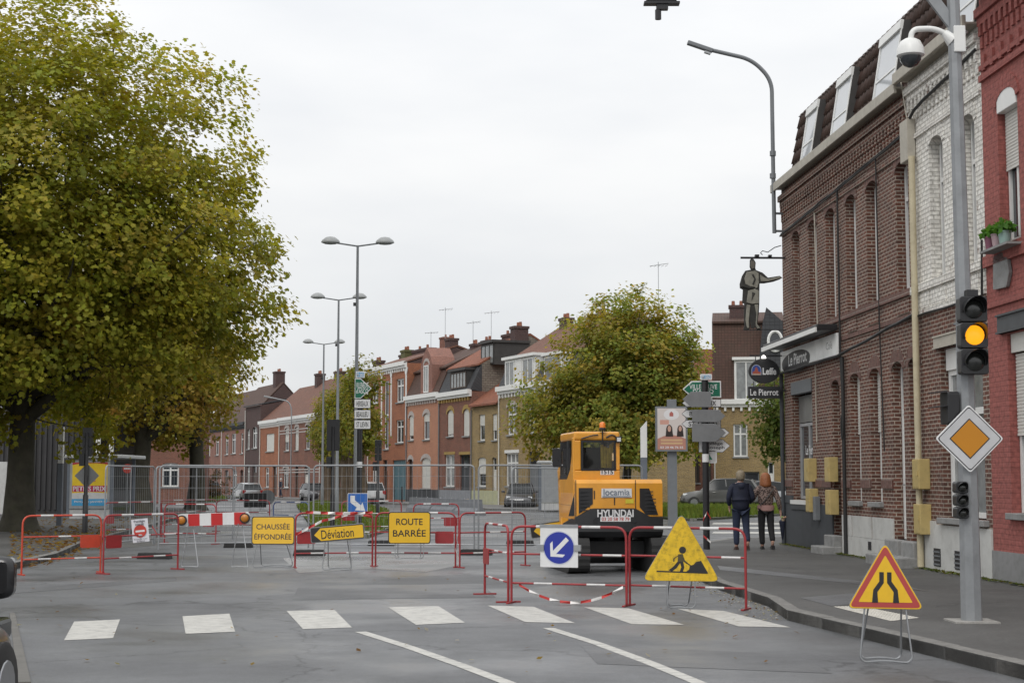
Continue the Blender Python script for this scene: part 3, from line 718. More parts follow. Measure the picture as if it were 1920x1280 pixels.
# café front
w = window(ca, .83, 2.64, 1.22, 2.98, y=.16, fm=mat('alu_frame', (.42, .43, .44), .4, metal=.3), pm=glass_mat('shop_glass', (.06, .065, .068)), mull=1, fw=.07)
w['label'] = 'café shop window with the white name lettering on its glass'
mb = MB(); mb.box(.83, 2.64, .15, .2, 3.0, 3.62); mb.build('transom_panel', mat('frosted_panel', (.17, .175, .17), .3, var=.2), ca)
mb = MB(); mb.box(.78, 2.69, -.03, .14, 3.66, 3.95); mb.build('lintel', M_greyp, ca)
mb = MB(); mb.box(.7, 2.74, -.07, .14, 1.1, 1.195); mb.build('sill', M_white, ca)
text('Le Pierrot', .22, M_signwhite, ca, (1.9, .148, 2.35), width=.95, bold=.02)
door(ca, 4.4, 4.96, .5, 3.76, mat('door_slate', (.045, .05, .058), .5), y=.16)
for a, b in ((5.82, 6.5), (7.23, 7.91)): window(ca, a+.02, b-.02, 1.24, 3.81, y=.17, shutter=.46, sill=M_stone, mull=0, fw=.09)
for a, b in ((8.67, 9.33), (9.66, 10.3)): door(ca, a+.01, b-.01, .57, 3.83, M_white, y=.16)
mb = MB(); mb.box(0, 4.36, -.035, .0, .1, 1.12); mb.box(0, .78, -.05, .0, 1.12, 1.3); mb.box(.7, 2.8, -.06, .0, .98, 1.10); mb.build('plinth', M_dkgrey, ca)
mb = MB()
for i, (a, b) in enumerate(((5.08, 5.8), (5.804, 6.5), (6.504, 7.2), (7.204, 7.9), (7.904, 8.62))):
    mb.box(a, b-.004, -.03, .0, .1, .52); mb.box(a+.1*(i % 2), b-.004, -.03, .0, .524, .94)
mb.build('plinth_tiles', M_plinth_w, ca)
for nm, a, b, d_, z in (('door_step', 4.1, 5.06, .45, .27), ('door_step', 4.25, 5.02, .2, .5), ('door_step', 8.4, 10.34, .5, .3), ('door_step', 8.62, 9.4, .2, .57), ('door_step', 9.62, 10.33, .2, .57)):
    mb = MB(); mb.box(a, b, -d_, .22, .1, z); mb.build(nm, M_stone, ca, bevel=.02)
mb = MB(); mb.box(7.0, 7.2, -.04, -.031, .3, .46); mb.build('air_vent', M_black, ca)
# sign fascia and awning
M_fascia = mat('fascia_white', (.78, .79, .78), .35, var=.25, scale=1.2)
fb = MB(); fb.box(.04, 5.15, -.09, -.045, 4.28, 4.74); fas = fb.build('fascia_board', M_fascia, ca)
e = MB(); e.prism([(1.55+1.35*math.cos(q*2*PI/28), -.091, 4.44+.22*math.sin(q*2*PI/28)-(.06 if math.sin(q*2*PI/28) < 0 else 0)) for q in range(28)], (0, -.003, 0)); e.build('fascia_swoosh', M_signblack, fas)
text('Le Pierrot', .27, M_signwhite, fas, (1.75, -.095, 4.47), width=1.75, bold=.02)
text('Café', .16, mat('fascia_grey_print', (.36, .37, .37), .4), fas, (4.55, -.091, 4.52), width=.5)
mb = MB(); mb.box(-.05, 5.12, -.50, -.05, 4.80, 4.93); aw = mb.build('awning_cassette', M_black, ca, bevel=.02)
mb = MB(); mb.box(-.06, 5.13, -.54, -.502, 4.76, 4.86); mb.build('awning_rail', M_white, aw)
# pipes and cables
def cable(pts, r=.02, m=None, name='cable', n=6, parent=None, sag=0):
    mb = MB(); P = []
    for a, b in zip(pts, pts[1:]):
        a, b = Vector(a), Vector(b)
        k = max(2, int((b-a).length/.5))
        for i in range(k):
            t = i/k; q = a*(1-t)+b*t; q.z += -sag*4*t*(1-t)+random.gauss(0, .008); P.append(q)
    P.append(Vector(pts[-1])); mb.tube(P, r, n); return mb.build(name, m or M_cable, parent, smooth=50)
cable([(.1, -.05, 7.62), (4.9, -.05, 7.78), (9.95, -.05, 7.95)], .022, parent=ca)
cable([(.1, -.08, 7.58), (4.9, -.07, 7.72), (9.95, -.08, 7.9)], .016, parent=ca)
cable([(.02, -.12, 4.22), (5.2, -.1, 4.24), (10.3, -.06, 4.6)], .03, parent=ca)
cable([(5.3, -.06, 7.75), (5.32, -.06, 4.2), (5.42, -.06, 3.3)], .022, parent=ca)
cable([(8.1, -.06, 7.85), (8.1, -.05, 4.6), (8.25, -.05, 2.2)], .014, parent=ca)
cable([(3.35, -.05, 7.6), (3.45, -.05, 5.1)], .016, m=M_gutter, parent=ca)
cable([(3.2, -.05, 4.2), (3.22, -.05, 2.5)], .014, m=M_gutter, parent=ca)
mb = MB(); mb.tube([(5.5, -.07, 4.2), (5.5, -.07, .12)], .04, 8); mb.build('downpipe', M_cable, ca, smooth=50)
mb = MB(); mb.tube([(.05, -.08, 4.2), (.05, -.08, .12)], .05, 8); mb.build('downpipe', M_dkgrey, ca, smooth=50)
lo = [Vector((5.5+.07*math.cos(q), -.1, 2.75+.25*math.sin(q))) for q in [i*2*PI/16 for i in range(17)]]
mb = MB(); mb.tube(lo, .018, 6); mb.build('cable_loop', M_cable, ca)
# gas and electricity boxes
def meter(u, z, w=.38, h=.52, d=.2):
    mb = MB(); mb.box(u, u+w, -d, -.002, z, z+h); o = mb.build('meter_box', M_meter, ca, bevel=.012)
    k = MB(); k.box(u+.03, u+w-.03, -d-.006, -d+.002, z+.03, z+h-.03); k.box(u+w-.09, u+w-.05, -d-.02, -d, z+h*.45, z+h*.6); k.build('box_door', M_meter, o)
for u, z in ((2.62, 1.62), (4.98-.38-.2, 1.62), (2.72, .95), (4.42, .93), (10.36, 1.5), (10.38, .72)): meter(u, z)
mb = MB(); mb.box(3.2, 3.4, -.16, -.04, .78, 1.3); mb.build('letter_box', M_greyp, ca, bevel=.01)

# ---------------- white painted house ----------------
wh = root('painted_house', RX.at(0), RX.th, 'narrow house with flaking white painted brick above a brown ground floor', 'house')
wu = [(11.07, 11.77, 5.12, 7.55, RI), (12.62, 13.3, 5.12, 7.55, RI)]
wall(wh, 9.982, 13.65, 4.56, 8.85, wu, B_white, reveal=.24, name='upper_wall')
wg = [(11.42, 13.38, 1.03, 3.87)]
wall(wh, 10.342, 13.65, 0, 4.556, wg, B_brown, reveal=.2, name='ground_wall')
for a, b, c, d, r in wu: window(wh, a+.02, b-.02, c+.02, d-.01, y=.18, transom=.7); arch_ring(wh, a, b, d, RI, B_white)
mb = MB(); mb.box(9.99, 13.64, -.05, .0, 4.96, 5.10); mb.box(9.99, 13.64, -.03, .0, 4.56, 4.64); mb.build('string_course', B_white, wh)
for a, b in ((10.1, 10.95), (11.05, 11.8), (11.9, 12.5), (12.6, 13.35)): mb = MB(); mb.box(a, b, -.02, .0, 4.66, 4.92); mb.build('brick_panel', B_white, wh)
cornice(wh, 9.99, 13.64, 8.15, B_white, B_white)
mb = MB(); mb.box(9.98, 13.66, -.26, .3, 8.855, 8.89); mb.box(9.98, 13.66, -.29, -.22, 8.80, 9.0); mb.build('gutter', M_gutter, wh, bevel=.01)
window(wh, 11.45, 13.35, 1.05, 3.5, y=.12, mull=1, transom=.7, pm=M_curtain, fw=.09)
mb = MB(); mb.box(11.45, 13.35, .08, .14, 3.5, 3.86); mb.build('shutter_box', M_white, wh)
mb = MB(); mb.box(11.2, 13.6, -.05, .1, 3.88, 4.1); mb.box(11.2, 13.6, -.07, .0, 3.88, 3.91); mb.box(11.2, 13.6, -.07, .0, 4.07, 4.1); mb.build('lintel_beam', M_gutter, wh)
mb = MB(); mb.box(11.3, 13.5, -.1, .12, .93, 1.028); mb.build('sill', M_stone, wh, bevel=.01)
mb = MB(); mb.box(10.345, 11.0, -.035, .0, .1, .96); mb.box(11.004, 13.64, -.03, .0, .1, .9); mb.build('plinth', M_plinth_w, wh)
for a in (10.95, 12.0):
    mb = MB(); mb.box(a, a+.32, -.045, -.031, .2, .5); v = mb.build('cellar_vent', M_black, wh)
    g_ = MB(); [g_.box(a, a+.32, -.055, -.046, .22+k*.07, .245+k*.07) for k in range(4)]; g_.build('grille', M_greyp, v)
mb = MB(); mb.tube([(10.42, -.1, 7.4), (10.42, -.1, .15)], .06, 10); mb.build('downpipe', M_cream, wh, smooth=50)
mb = MB(); mb.box(9.95, 10.38, -.16, -.01, 7.35, 8.1); mb.build('junction_box', M_gutter, wh, bevel=.01)
cable([(9.95, -.1, 7.95), (10.6, -.1, 8.2), (13.6, -.06, 8.45)], .03, parent=wh); cable([(9.9, -.1, 8.9), (10.2, -.1, 8.15)], .012, parent=wh, m=M_gutter)
cable([(10.3, -.06, 4.55), (13.6, -.06, 4.5), (13.66, -.06, 5.4)], .02, parent=wh)

# ---------------- red painted house ----------------
rd = root('red_house', RX.at(0), RX.th, 'house of red painted brick with planted window sill', 'house')
ru = [(14.3, 15.1, 5.22, 7.55, .2), (16.3, 17.1, 5.22, 7.55, .2), (18.3, 19.1, 5.22, 7.55, .2), (20.3, 21.1, 5.22, 7.55, .2)]
rgd = [(14.45, 16.3, 1.15, 3.84), (17.2, 18.1, .4, 3.6), (19, 20.8, 1.15, 3.84)]
wall(rd, 13.652, 22, 0, 9.3, ru+rgd, B_red, reveal=.2)
for a, b, c, d, r in ru:
    window(rd, a+.02, b-.02, c+.02, d-.01, y=.14, shutter=.5, box=.3); arch_ring(rd, a, b, d, .2, B_red, t=.2, out=.03)
for a, b, c, d in (rgd[0], rgd[2]): window(rd, a+.02, b-.02, c+.02, d-.3, y=.14, shutter=.5, pm=M_curtain, sill=M_stone, fw=.08)
door(rd, 17.22, 18.08, .4, 3.58, M_white)
for a, b in ((14.2, 16.5), (18.8, 21)):
    mb = MB(); mb.box(a, b, -.06, .1, 3.86, 4.15); mb.box(a, b, -.09, .0, 3.86, 3.89); mb.box(a, b, -.09, 0, 4.12, 4.15); mb.build('lintel_beam', mat('lintel_grey', (.07, .075, .08), .6, dirt=.2), rd)
    mb = MB(); mb.box(a+.26, b-.22, .05, .13, 3.56, 3.84); mb.build('shutter_box', M_offwhite, rd)
mb = MB(); mb.box(13.66, 22, -.06, .0, 4.95, 5.12); mb.box(13.66, 22, -.04, .0, 4.3, 4.4); mb.box(13.66, 22, -.05, 0, 7.9, 8.0); mb.build('string_course', B_red, rd)
cornice(rd, 13.66, 22, 8.5, B_red, B_red)
mb = MB(); x = 13.8
while x < 21.8: mb.box(x, x+.11, -.045, .0, 8.05, 8.3); x += .36
o = mb.build('dentil_bricks', B_red, rd); o['kind'] = 'stuff'
mb = MB(); mb.box(13.66, 22, -.45, .02, 9.3, 9.55); mb.build('gutter', M_gutter, rd)
gable_roof(rd, 13.66, 22, 9.55, 3, 8, M_tile_brown)
mb = MB(); mb.box(13.66, 22, -.03, .0, .1, .58); mb.build('plinth', mat('grey_plinth', (.22, .22, .22), .8, dirt=.3), rd)
pl = MB(); pl.prism(round_poly([(14.08, -.06, 4.56), (14.62, -.06, 4.54), (14.75, -.06, 4.75), (14.68, -.06, 4.98), (14.55, -.06, 5.0), (14.5, -.06, 5.09), (14.12, -.06, 5.06)], .04), (0, .05, 0)); pl.build('stone_plaque', M_stone, rd)
# pots on the sill
for i, (u, c) in enumerate(((14.32, (.22, .08, .12)), (14.6, (.42, .3, .32)), (14.88, (.25, .36, .33)))):
    p = RX.at(u, 5.14, -.16)
    pr = root('flower_pot', p, RX.th, ['mauve flower pot with green plant', 'pale pink flower pot with green plant', 'pale green flower pot with green plant'][i]+' on the red house window sill', 'flower pot', 'flower pots on the sill')
    mb = MB(); mb.lathe([(.075, 0), (.1, .18), (.107, .18), (.107, .2)], 12); mb.build('pot', mat('pot_%d' % i, c, .5), pr, smooth=40)
    n = 160; q = np.random.normal(0, 1, (n, 3)); q[:, 2] = np.abs(q[:, 2]); P = q/np.linalg.norm(q, axis=1)[:, None]*np.random.uniform(.05, .17, (n, 1))+np.array([0, 0, .2])
    a = np.random.normal(0, 1, (n, 3))*.025; b = np.random.normal(0, 1, (n, 3))*.025; k = np.arange(n)
    Fq = np.stack([k, k+n, k+2*n, k+3*n], 1); t = np.concatenate([np.array([[.08, .2, .03]])*np.random.uniform(.6, 1.4, (n, 1)), np.ones((n, 1))], 1)
    o = raw_mesh('plant', np.concatenate([P-a, P-b, P+a, P+b]), Fq, M_leaf, t, pr); o['kind'] = 'stuff'
mb = MB(); mb.box(14.15, 15.25, -.28, .0, 5.10, 5.135); mb.build('sill', M_stone, rd)
# ---------------- row of terraced houses across the street ----------------
B_yel = brick_mat('yellow_brick', (.36, .25, .10), (.27, .185, .075), (.26, .21, .14), stain=.45, stainc=(.09, .065, .04))
B_rb = brick_mat('red_brown_brick', (.24, .088, .055), (.17, .065, .045), (.2, .13, .1), stain=.4)
B_dk = brick_mat('dark_brick', (.085, .038, .034), (.06, .03, .028), (.10, .08, .075))
B_or = brick_mat('orange_brick', (.38, .135, .062), (.31, .11, .055), (.26, .13, .08), stain=.4)
B_pink = brick_mat('pink_orange_brick', (.46, .22, .135), (.43, .2, .125), (.4, .2, .13), stain=.3, stainc=(.2, .1, .07))
B_pk2 = brick_mat('rose_brick', (.29, .125, .092), (.24, .105, .08), (.24, .15, .12), stain=.35)
B_stone = brick_mat('rubble_stone', (.24, .21, .17), (.17, .145, .12), (.12, .1, .085), bw=.35, bh=.16, ms=.02)
T_or = tile_mat('orange_tile', (.27, .095, .05), (.21, .07, .04))
T_rb = tile_mat('red_brown_tile', (.19, .085, .055), (.15, .065, .045), moss=.4)
T_br = tile_mat('brown_tile', (.095, .048, .035), (.075, .04, .03), moss=.4)
T_slate = tile_mat('slate', (.055, .057, .062), (.045, .047, .052), w=.3, h=.22, moss=.1)
M_arch_y = mat('yellow_arch_brick', (.33, .22, .07), .8, var=.2, scale=8)
M_arch_w = mat('pale_surround', (.42, .38, .36), .7, var=.1)
M_teal = mat('teal_garage', (.06, .14, .17), .5, var=.15, dirt=.15)
M_brdoor = mat('brown_door', (.06, .035, .025), .5)
M_plg = mat('grey_painted_plinth', (.24, .25, .27), .7, var=.1, dirt=.2)
M_wood = mat('dormer_wood', (.075, .055, .045), .7, var=.25, scale=8)
def hloc(pl, u0, px, py): u, z = pl.uz(px, py); return u-u0, z
def terraced(label, xl, xr, gz, m, wins, doors=(), depth=8, plane=None, roof=None, cornice_m=None, plinth=None, surround=None, name='terraced_house', xr_u=None, base=0.0, group='houses along the far side of the street'):
    pl_ = plane or ROW
    u0 = pl_.u(xl); u1 = pl_.u(xr) if xr_u is None else xr_u; Wd = u1-u0-.01
    r = root(name, pl_.at(u0), pl_.th, label, 'house', group)
    H = []; J = []
    for w in wins:
        px0, px1, py0, py1 = w[:4]; o = w[4] if len(w) > 4 else {}
        xc = (px0+px1)/2; a = pl_.u(px0)-u0; b = pl_.u(px1)-u0; z1 = pl_.z(xc, py0); z0 = pl_.z(xc, py1)
        a = max(a, .12); b = min(b, Wd-.12)
        H.append((a, b, z0, z1, o.get('arch', 0))); J.append(o)
    for d in doors:
        px0, px1, py0 = d[:3]; a = max(pl_.u(px0)-u0, .1); b = min(pl_.u(px1)-u0, Wd-.1); z1 = pl_.z((px0+px1)/2, py0)
        H.append((a, b, .2, z1, d[4] if len(d) > 4 else 0)); J.append(d[3])
    wall(r, 0, Wd, base, gz, H, m, depth=depth, reveal=.18)
    for h, o in zip(H, J):
        a, b, z0, z1 = h[:4]
        if isinstance(o, dict):
            window(r, a+.01, b-.01, z0+.01, z1-.005, y=.1, shutter=o.get('sh', 0), mull=o.get('mull', 1), transom=o.get('tr', .7), slat=.09, fw=.085, sill=M_stone, pm=o.get('pm'), fm=o.get('fm'))
        elif o is M_teal:
            mb = MB(); mb.box(a, b, .12, .17, .2, z1); k = 6
            for i in range(k): mb.box(a+(b-a)*i/k+.02, a+(b-a)*(i+1)/k-.02, .105, .12, .22, z1-.04)
            mb.build('garage_door', M_teal, r)
        else: door(r, a+.01, b-.01, .2, z1-.005, o, y=.12)
        sm = (o.get('sur') if isinstance(o, dict) else None) or surround
        if sm is not None:
            if h[4]: arch_ring(r, a, b, z1, h[4], sm, t=.28, out=.03)
            else:
                mb = MB(); mb.box(a-.12, b+.12, -.03, -.001, z1+.003, z1+.2); mb.build('window_head', sm, r)
    if cornice_m:
        mb = MB(); mb.box(0, Wd, -.3, -.001, gz-.16, gz+.14); mb.box(0, Wd, -.16, -.001, gz-.34, gz-.164); mb.build('cornice', cornice_m, r)
        mb = MB(); x = .2
        while x < Wd-.2: mb.box(x, x+.14, -.13, -.001, gz-.58, gz-.345); x += .5
        o = mb.build('cornice_brackets', cornice_m if surround is None else (surround or cornice_m), r); o['kind'] = 'stuff'
    if plinth: mb = MB(); mb.box(0, Wd, -.04, -.001, .05, 1.0); p_ = mb.build('plinth', plinth, r)
    # rain pipe at the party wall
    mb = MB(); mb.tube([(.08, -.07, gz-.3), (.08, -.07, .1)], .045, 6); mb.build('downpipe', M_greyp if plinth else M_offwhite, r)
    if roof:
        kind, h, tm = roof[:3]
        if kind == 'gable':
            rf = gable_roof(r, 0, Wd, gz+.05, h, depth, tm); gable_wall(r, 0, Wd, gz, h, depth, roof[3] if len(roof) > 3 else B_dk)
        elif kind == 'mansard':
            hm, tm2 = roof[3], roof[4]; mb = MB()
            mb.prism([(0, -.1, gz+.1), (0, .7, gz+hm), (0, .75, gz+hm), (0, .75, gz)], (Wd, 0, 0)); rf = mb.build('mansard', tm, r)
            g2 = gable_roof(r, 0, Wd, gz+hm, h, depth, tm2, over=.1, y0=.6); gable_wall(r, 0, Wd, gz+hm, h, depth, roof[5] if len(roof) > 5 else B_dk, y0=.6)
            mb = MB(); mb.box(0.02, Wd-.02, .76, depth, gz-.01, gz+hm); mb.build('attic_wall', roof[5] if len(roof) > 5 else B_dk, r)
            rf = g2
        r['roofobj'] = rf.name
    return r, Wd, u0
def far_chimney(h, x, y, z0, w, d, ht, m=None):
    r = h[0]; chimney(bpy.data.objects[r['roofobj']], x, y, z0, w, d, ht, m or B_dk)
def far_dormer(h, px0, px1, py0, py1, fm, cm, yf=-.02, dep=1.6, mull=1, siding=False, pm=None, plane=None):
    r, Wd, u0 = h; pl_ = plane or ROW; xc = (px0+px1)/2
    a, b = pl_.u(px0)-u0, pl_.u(px1)-u0; z1, z0 = pl_.z(xc, py0), pl_.z(xc, py1)
    mb = MB(); mb.box(a, b, yf, yf+dep, z0, z1-.1); d = mb.build('dormer', cm, r)
    mb = MB(); mb.box(a-.12, b+.12, yf-.2, yf+dep, z1-.096, z1+.08); mb.build('dormer_roof', fm if fm is M_white else M_dormer, d)
    if siding:
        t = (b-a)
        for q0, q1 in ((.04, .34), (.62, .96)): sub_window(d, a+t*q0, a+t*q1, z0+.1, z1-.2, yf-.06, fm)
        s_ = MB(); s_.box(a+t*.36, a+t*.60, yf-.05, yf-.001, z0+.06, z1-.15); slats(s_, a+t*.36, a+t*.60, z0+.1, z1-.2, yf-.051, .12); s_.build('siding', fm, d)
    else: sub_window(d, a+.06, b-.06, z0+.08, z1-.18, yf-.06, fm, mull)
def sub_window(d, a, b, z0, z1, y, fm, mull=1):
    f = MB(); w = .08
    f.box(a, a+w, y, y+.05, z0, z1); f.box(b-w, b, y, y+.05, z0, z1); f.box(a+w, b-w, y, y+.05, z0, z0+w); f.box(a+w, b-w, y, y+.05, z1-w, z1)
    for i in range(mull): c = a+(b-a)*(i+1)/(mull+1); f.box(c-w*.45, c+w*.45, y+.004, y+.046, z0+w, z1-w)
    f.build('frame', fm, d)
    p = MB(); p.add([(a+w, y+.03, z0+w), (b-w, y+.03, z0+w), (b-w, y+.03, z1-w), (a+w, y+.03, z1-w)], [(0, 1, 2, 3)]); p.build('pane', M_curtain, d)
SH = dict(sh=1.0); SHh = dict(sh=.8)
def A(**k): return dict(k)
# yellow brick house with the white double dormer
h1 = terraced('yellow brick house with a white double dormer on its slate mansard', 936, 1075, 7.45, B_yel,
    [(951, 969, 760, 815, A(arch=.12, pm=M_curtain, sur=M_arch_w)), (990, 1006, 757, 812, A(arch=.12, sur=M_arch_w)), (1034, 1052, 752, 808, A(arch=.12, sur=M_arch_w)), (948, 972, 849, 911, A(sur=M_white, mull=2, pm=M_curtain)), (1030, 1056, 846, 911, A(sur=M_white, mull=2))],
    [(990, 1010, 846, M_greyp)], roof=('mansard', 2.3, T_slate, 1.75, T_rb, B_stone), cornice_m=M_white)
far_dormer(h1, 947, 1004, 668, 724, M_white, M_white, siding=True)
far_dormer(h1, 1022, 1056, 662, 716, M_white, M_white)
far_chimney(h1, 1.2, 4.2, 10.2, .9, .6, 1.9); far_chimney(h1, 6.0, 4.4, 11.0, 1.2, .7, .9)
# low narrow yellow house
h2 = terraced('low narrow yellow brick house with closed white shutters', 884, 936, 6.62, B_yel,
    [(898, 909, 777, 826, A(sh=.4, mull=0)), (923, 932, 776, 825, A(sh=.6, mull=0)), (896, 911, 857, 912, A(sh=.55, mull=0, arch=.15))], [(922, 931, 857, M_offwhite, .12)], roof=('gable', 1.7, T_or, B_stone), depth=5, plinth=mat('cream_plinth', (.42, .42, .27), .7))
# brown house with yellow arches
h3 = terraced('brown brick house with yellow brick arches and black box dormers', 823, 884, 7.6, B_rb,
    [(838, 850, 768, 818, A(sh=.9, mull=0, arch=.3)), (868, 880, 766, 817, A(sh=1, mull=0, arch=.3)), (834, 852, 852, 912, A(tr=.6, pm=M_curtain))], [(862, 881, 852, M_dkgrey)],
    roof=('mansard', 2.1, T_slate, 1.8, T_or, B_stone), cornice_m=M_white, surround=M_arch_y, plinth=M_plg)
far_dormer(h3, 845, 875, 693, 730, M_wood, M_dormer, mull=4)
far_dormer(h3, 866, 890, 640, 684, M_dormer, M_dormer, yf=1.4, dep=2.6, mull=2)
far_chimney(h3, 5.9, 3.6, 10.4, .8, 1.0, 1.7); far_chimney(h3, 2.4, 4.4, 11.1, 1.6, .6, .8); far_chimney(h3, 4.2, 4.4, 11.2, 1.1, .5, .6)
# pink house with brick gablet
h4 = terraced('salmon pink house with pale window surrounds and an arched attic gablet', 762, 823, 7.72, B_pink,
    [(766, 775, 778, 825, A(sh=.8, mull=0, arch=.25)), (793, 805, 774, 824, A(sh=.3, mull=0, arch=.25)), (790, 807, 858, 915, A(sh=1, mull=0, arch=.25))], [(765, 774, 860, M_brdoor, .2)],
    roof=('mansard', 1.7, T_br, 1.9, T_br), cornice_m=M_white, surround=M_arch_w, plinth=M_dkgrey)
r, Wd, u0 = h4
a, b = ROW.u(791)-u0, ROW.u(809)-u0; xm = (a+b)/2
mb = MB(); mb.prism([(a-.2, -.05, 7.7), (a-.2, -.05, 9.9), (a+.15, -.05, 10.5), (xm, -.05, 11.2), (b-.15, -.05, 10.5), (b+.2, -.05, 9.9), (b+.2, -.05, 7.7)], (0, 1.8, 0)); gbl = mb.build('attic_gablet', B_pk2, r)
sub_window(gbl, xm-.5, xm+.5, 7.95, 9.9, -.11, M_white, 1); arch_ring(gbl, xm-.55, xm+.55, 10.2, .3, M_arch_w, t=.2, out=.08)
far_chimney(h4, 6.2, 4, 10.6, 1.2, .6, 1.1); far_chimney(h4, 3.2, 4.2, 10.9, .7, .6, .8)
# tall orange house
h5 = terraced('tall orange brick house with white cornice and a teal garage door', 690, 762, 10.4, B_or,
    [(742, 756, 710, 754, A()), (742, 756, 787, 830, A()), (719, 728, 714, 842, A(mull=0, tr=.5)), (696, 708, 716, 757, A()), (696, 708, 791, 833, A()), (697, 707, 868, 906, A())],
    [(736, 760, 862, M_teal), (718, 726, 862, M_brdoor)], roof=('gable', 1.3, T_rb), cornice_m=M_white)
for px in (715, 733, 761): mb = MB(); x = ROW.u(px)-h5[2]; mb.box(x-.1, x+.1, -.05, -.001, 5.0, 10.0); mb.prism([(x-.4, -.06, 10.05), (x+.4, -.06, 10.05), (x+.1, -.06, 9.5), (x-.1, -.06, 9.5)], (0, .05, 0)); mb.build('white_pilaster', M_white, h5[0])
far_chimney(h5, 3.2, 3.5, 11.1, 3.6, .7, .9); far_chimney(h5, 8.6, 3.8, 11.3, 1.0, .7, 1.1); far_chimney(h5, .6, 3.0, 10.9, 1.0, .7, 1.2, mat('mossy_chimney', (.1, .1, .04), .9))
# hidden pair behind the avenue trees
h6 = terraced('plain red brick house half hidden behind the clipped avenue trees', 600, 690, 7.7, B_rb,
    [(676, 684, 785, 835, A()), (650, 662, 790, 838, A()), (620, 632, 795, 842, A())], [(655, 665, 866, M_brdoor)], roof=('gable', 3.2, T_rb), cornice_m=M_white)
far_chimney(h6, 4, 4, 10.6, 1.2, .7, 1.4); far_chimney(h6, 11, 4, 10.6, 1.2, .7, 1.4)
# banded brick house with three upper windows
BAND = A(sur=M_arch_w, arch=.15, sh=.6, mull=0)
h7 = terraced('red brick house with pale stone bands and three narrow upper windows', 523, 600, 7.45, B_rb,
    [(533, 541, 802, 845, dict(BAND)), (552, 559, 800, 844, dict(BAND, sh=1)), (572, 580, 796, 842, A(sur=M_arch_w, arch=.15, mull=0)), (531, 541, 876, 914, A(sur=M_arch_w, arch=.15))], [(570, 581, 874, M_offwhite, .15), (553, 559, 874, M_brdoor, .15)],
    roof=('gable', 3.6, T_rb), cornice_m=M_white)
for z in (6.3, 6.02, 2.6, 2.35): mb = MB(); mb.box(0, h7[1], -.02, -.001, z, z+.1); mb.build('stone_band', M_arch_w, h7[0])
far_chimney(h7, 6.5, 4, 10.4, 1.5, .7, 1.4); far_chimney(h7, 1.2, 3.6, 10.2, .9, .8, 1.7)
mb = MB(); mb.box(9, 10.6, 1.55, 1.75, 9.05, 9.1); mb.obox((9.8, 1.9, 9.2), (1.3, 1.5, .08), Matrix.Rotation(math.radians(42), 3, 'X')); mb.build('skylight', M_curtain, h7[0])
h8 = terraced('narrow orange brick house with one wide upstairs window', 487, 523, 7.4, B_or, [(498, 513, 813, 846, SH), (497, 504, 876, 913, A(mull=0))], [(511, 519, 874, M_brdoor)], roof=('gable', 3.4, T_rb), cornice_m=M_white)
h9 = terraced('dark brick house with a tall parapet and stone sills', 459, 487, 9.2, B_dk, [(472, 481, 800, 840, A(arch=.3)), (462, 467, 804, 842, A(arch=.3)), (463, 468, 872, 912, A(arch=.3))], [(473, 481, 870, M_brdoor, .3)], roof=('gable', .8, T_slate))
h10 = terraced('rose brick house with striped window heads behind the silver car', 415, 459, 7.6, B_pk2, [(421, 427, 815, 852, A(mull=0)), (433, 441, 813, 850, A(mull=0)), (450, 455, 812, 850, A(mull=0)), (436, 444, 880, 914, A(arch=.3))], [(421, 428, 880, M_brdoor, .3), (450, 456, 880, M_brdoor, .3)], roof=('gable', 4.2, T_br), cornice_m=M_dkgrey)
far_chimney(h10, 9, 4, 11, 1.2, 1, 2.2)
h11 = terraced('rose brick house with pale blue arched doorway past the trees', 370, 415, 7.6, B_pk2, [(372, 378, 822, 855, A(mull=0)), (385, 393, 820, 855, SH), (403, 409, 818, 853, A(mull=0))], [(379, 390, 866, mat('pale_blue_door', (.35, .42, .52), .5), .5), (402, 408, 878, M_brdoor, .3)], roof=('gable', 4.0, T_br), cornice_m=M_dkgrey)
# old tiled barn-like roof behind
bh = root('background_house', ROW.at(-8, 0, 14), ROW.th, 'old mossy tiled roof rising behind the dark brick house', 'house')
wall(bh, 0, 16, 0, 8.5, [], B_dk, depth=9); gable_roof(bh, 0, 16, 8.5, 5.5, 9, T_br); gable_wall(bh, 0, 16, 8.5, 5.5, 9, B_stone)
chimney(bh, 13, 4.5, 13.4, 1.2, .9, 3.0, B_rb, 1)

# ---------------- houses behind the lawn, across the side street ----------------
BK = Plane(D(1330, 930, 98), math.radians(-8))
m1 = terraced('yellow brick house with a brown tiled mansard and a white dormer', 1338, 1476, 6.55, B_yel, [(1376, 1403, 795, 856, A(pm=M_curtain, mull=1))], [(1395, 1424, 884, M_greyp), (1440, 1452, 866, M_white)], plane=BK, roof=('mansard', .9, T_br, 5.0, T_br, B_dk), cornice_m=M_white, name='background_house', group='houses behind the lawn')
far_dormer(m1, 1379, 1424, 672, 752, M_white, M_white, yf=-.1, dep=1.4, plane=BK)
mb = MB(); 
far_chimney(m1, 1.6, 2.0, 10.8, 1.0, .8, 2.0)
m2 = terraced('low red brick house with wooden shutters behind the round tree', 1200, 1338, 7.0, B_rb, [(1300, 1312, 850, 905, A(fm=M_wood)), (1322, 1334, 850, 905, A(fm=M_wood)), (1240, 1256, 800, 850, A()), (1290, 1306, 790, 835, A())], [(1262, 1276, 862, M_brdoor)], plane=BK, roof=('gable', 3.0, T_or), cornice_m=M_white, name='background_house', group='houses behind the lawn')
m3 = terraced('red brick house hidden behind the café corner', 1476, 1560, 8.3, B_rb, [(1490, 1510, 780, 840, A())], [(1520, 1532, 866, M_white)], plane=BK, roof=('mansard', 1.2, T_slate, 2.6, T_br), cornice_m=M_white, name='background_house', group='houses behind the lawn')
r, Wd, u0 = m1   # slate gable with a round window
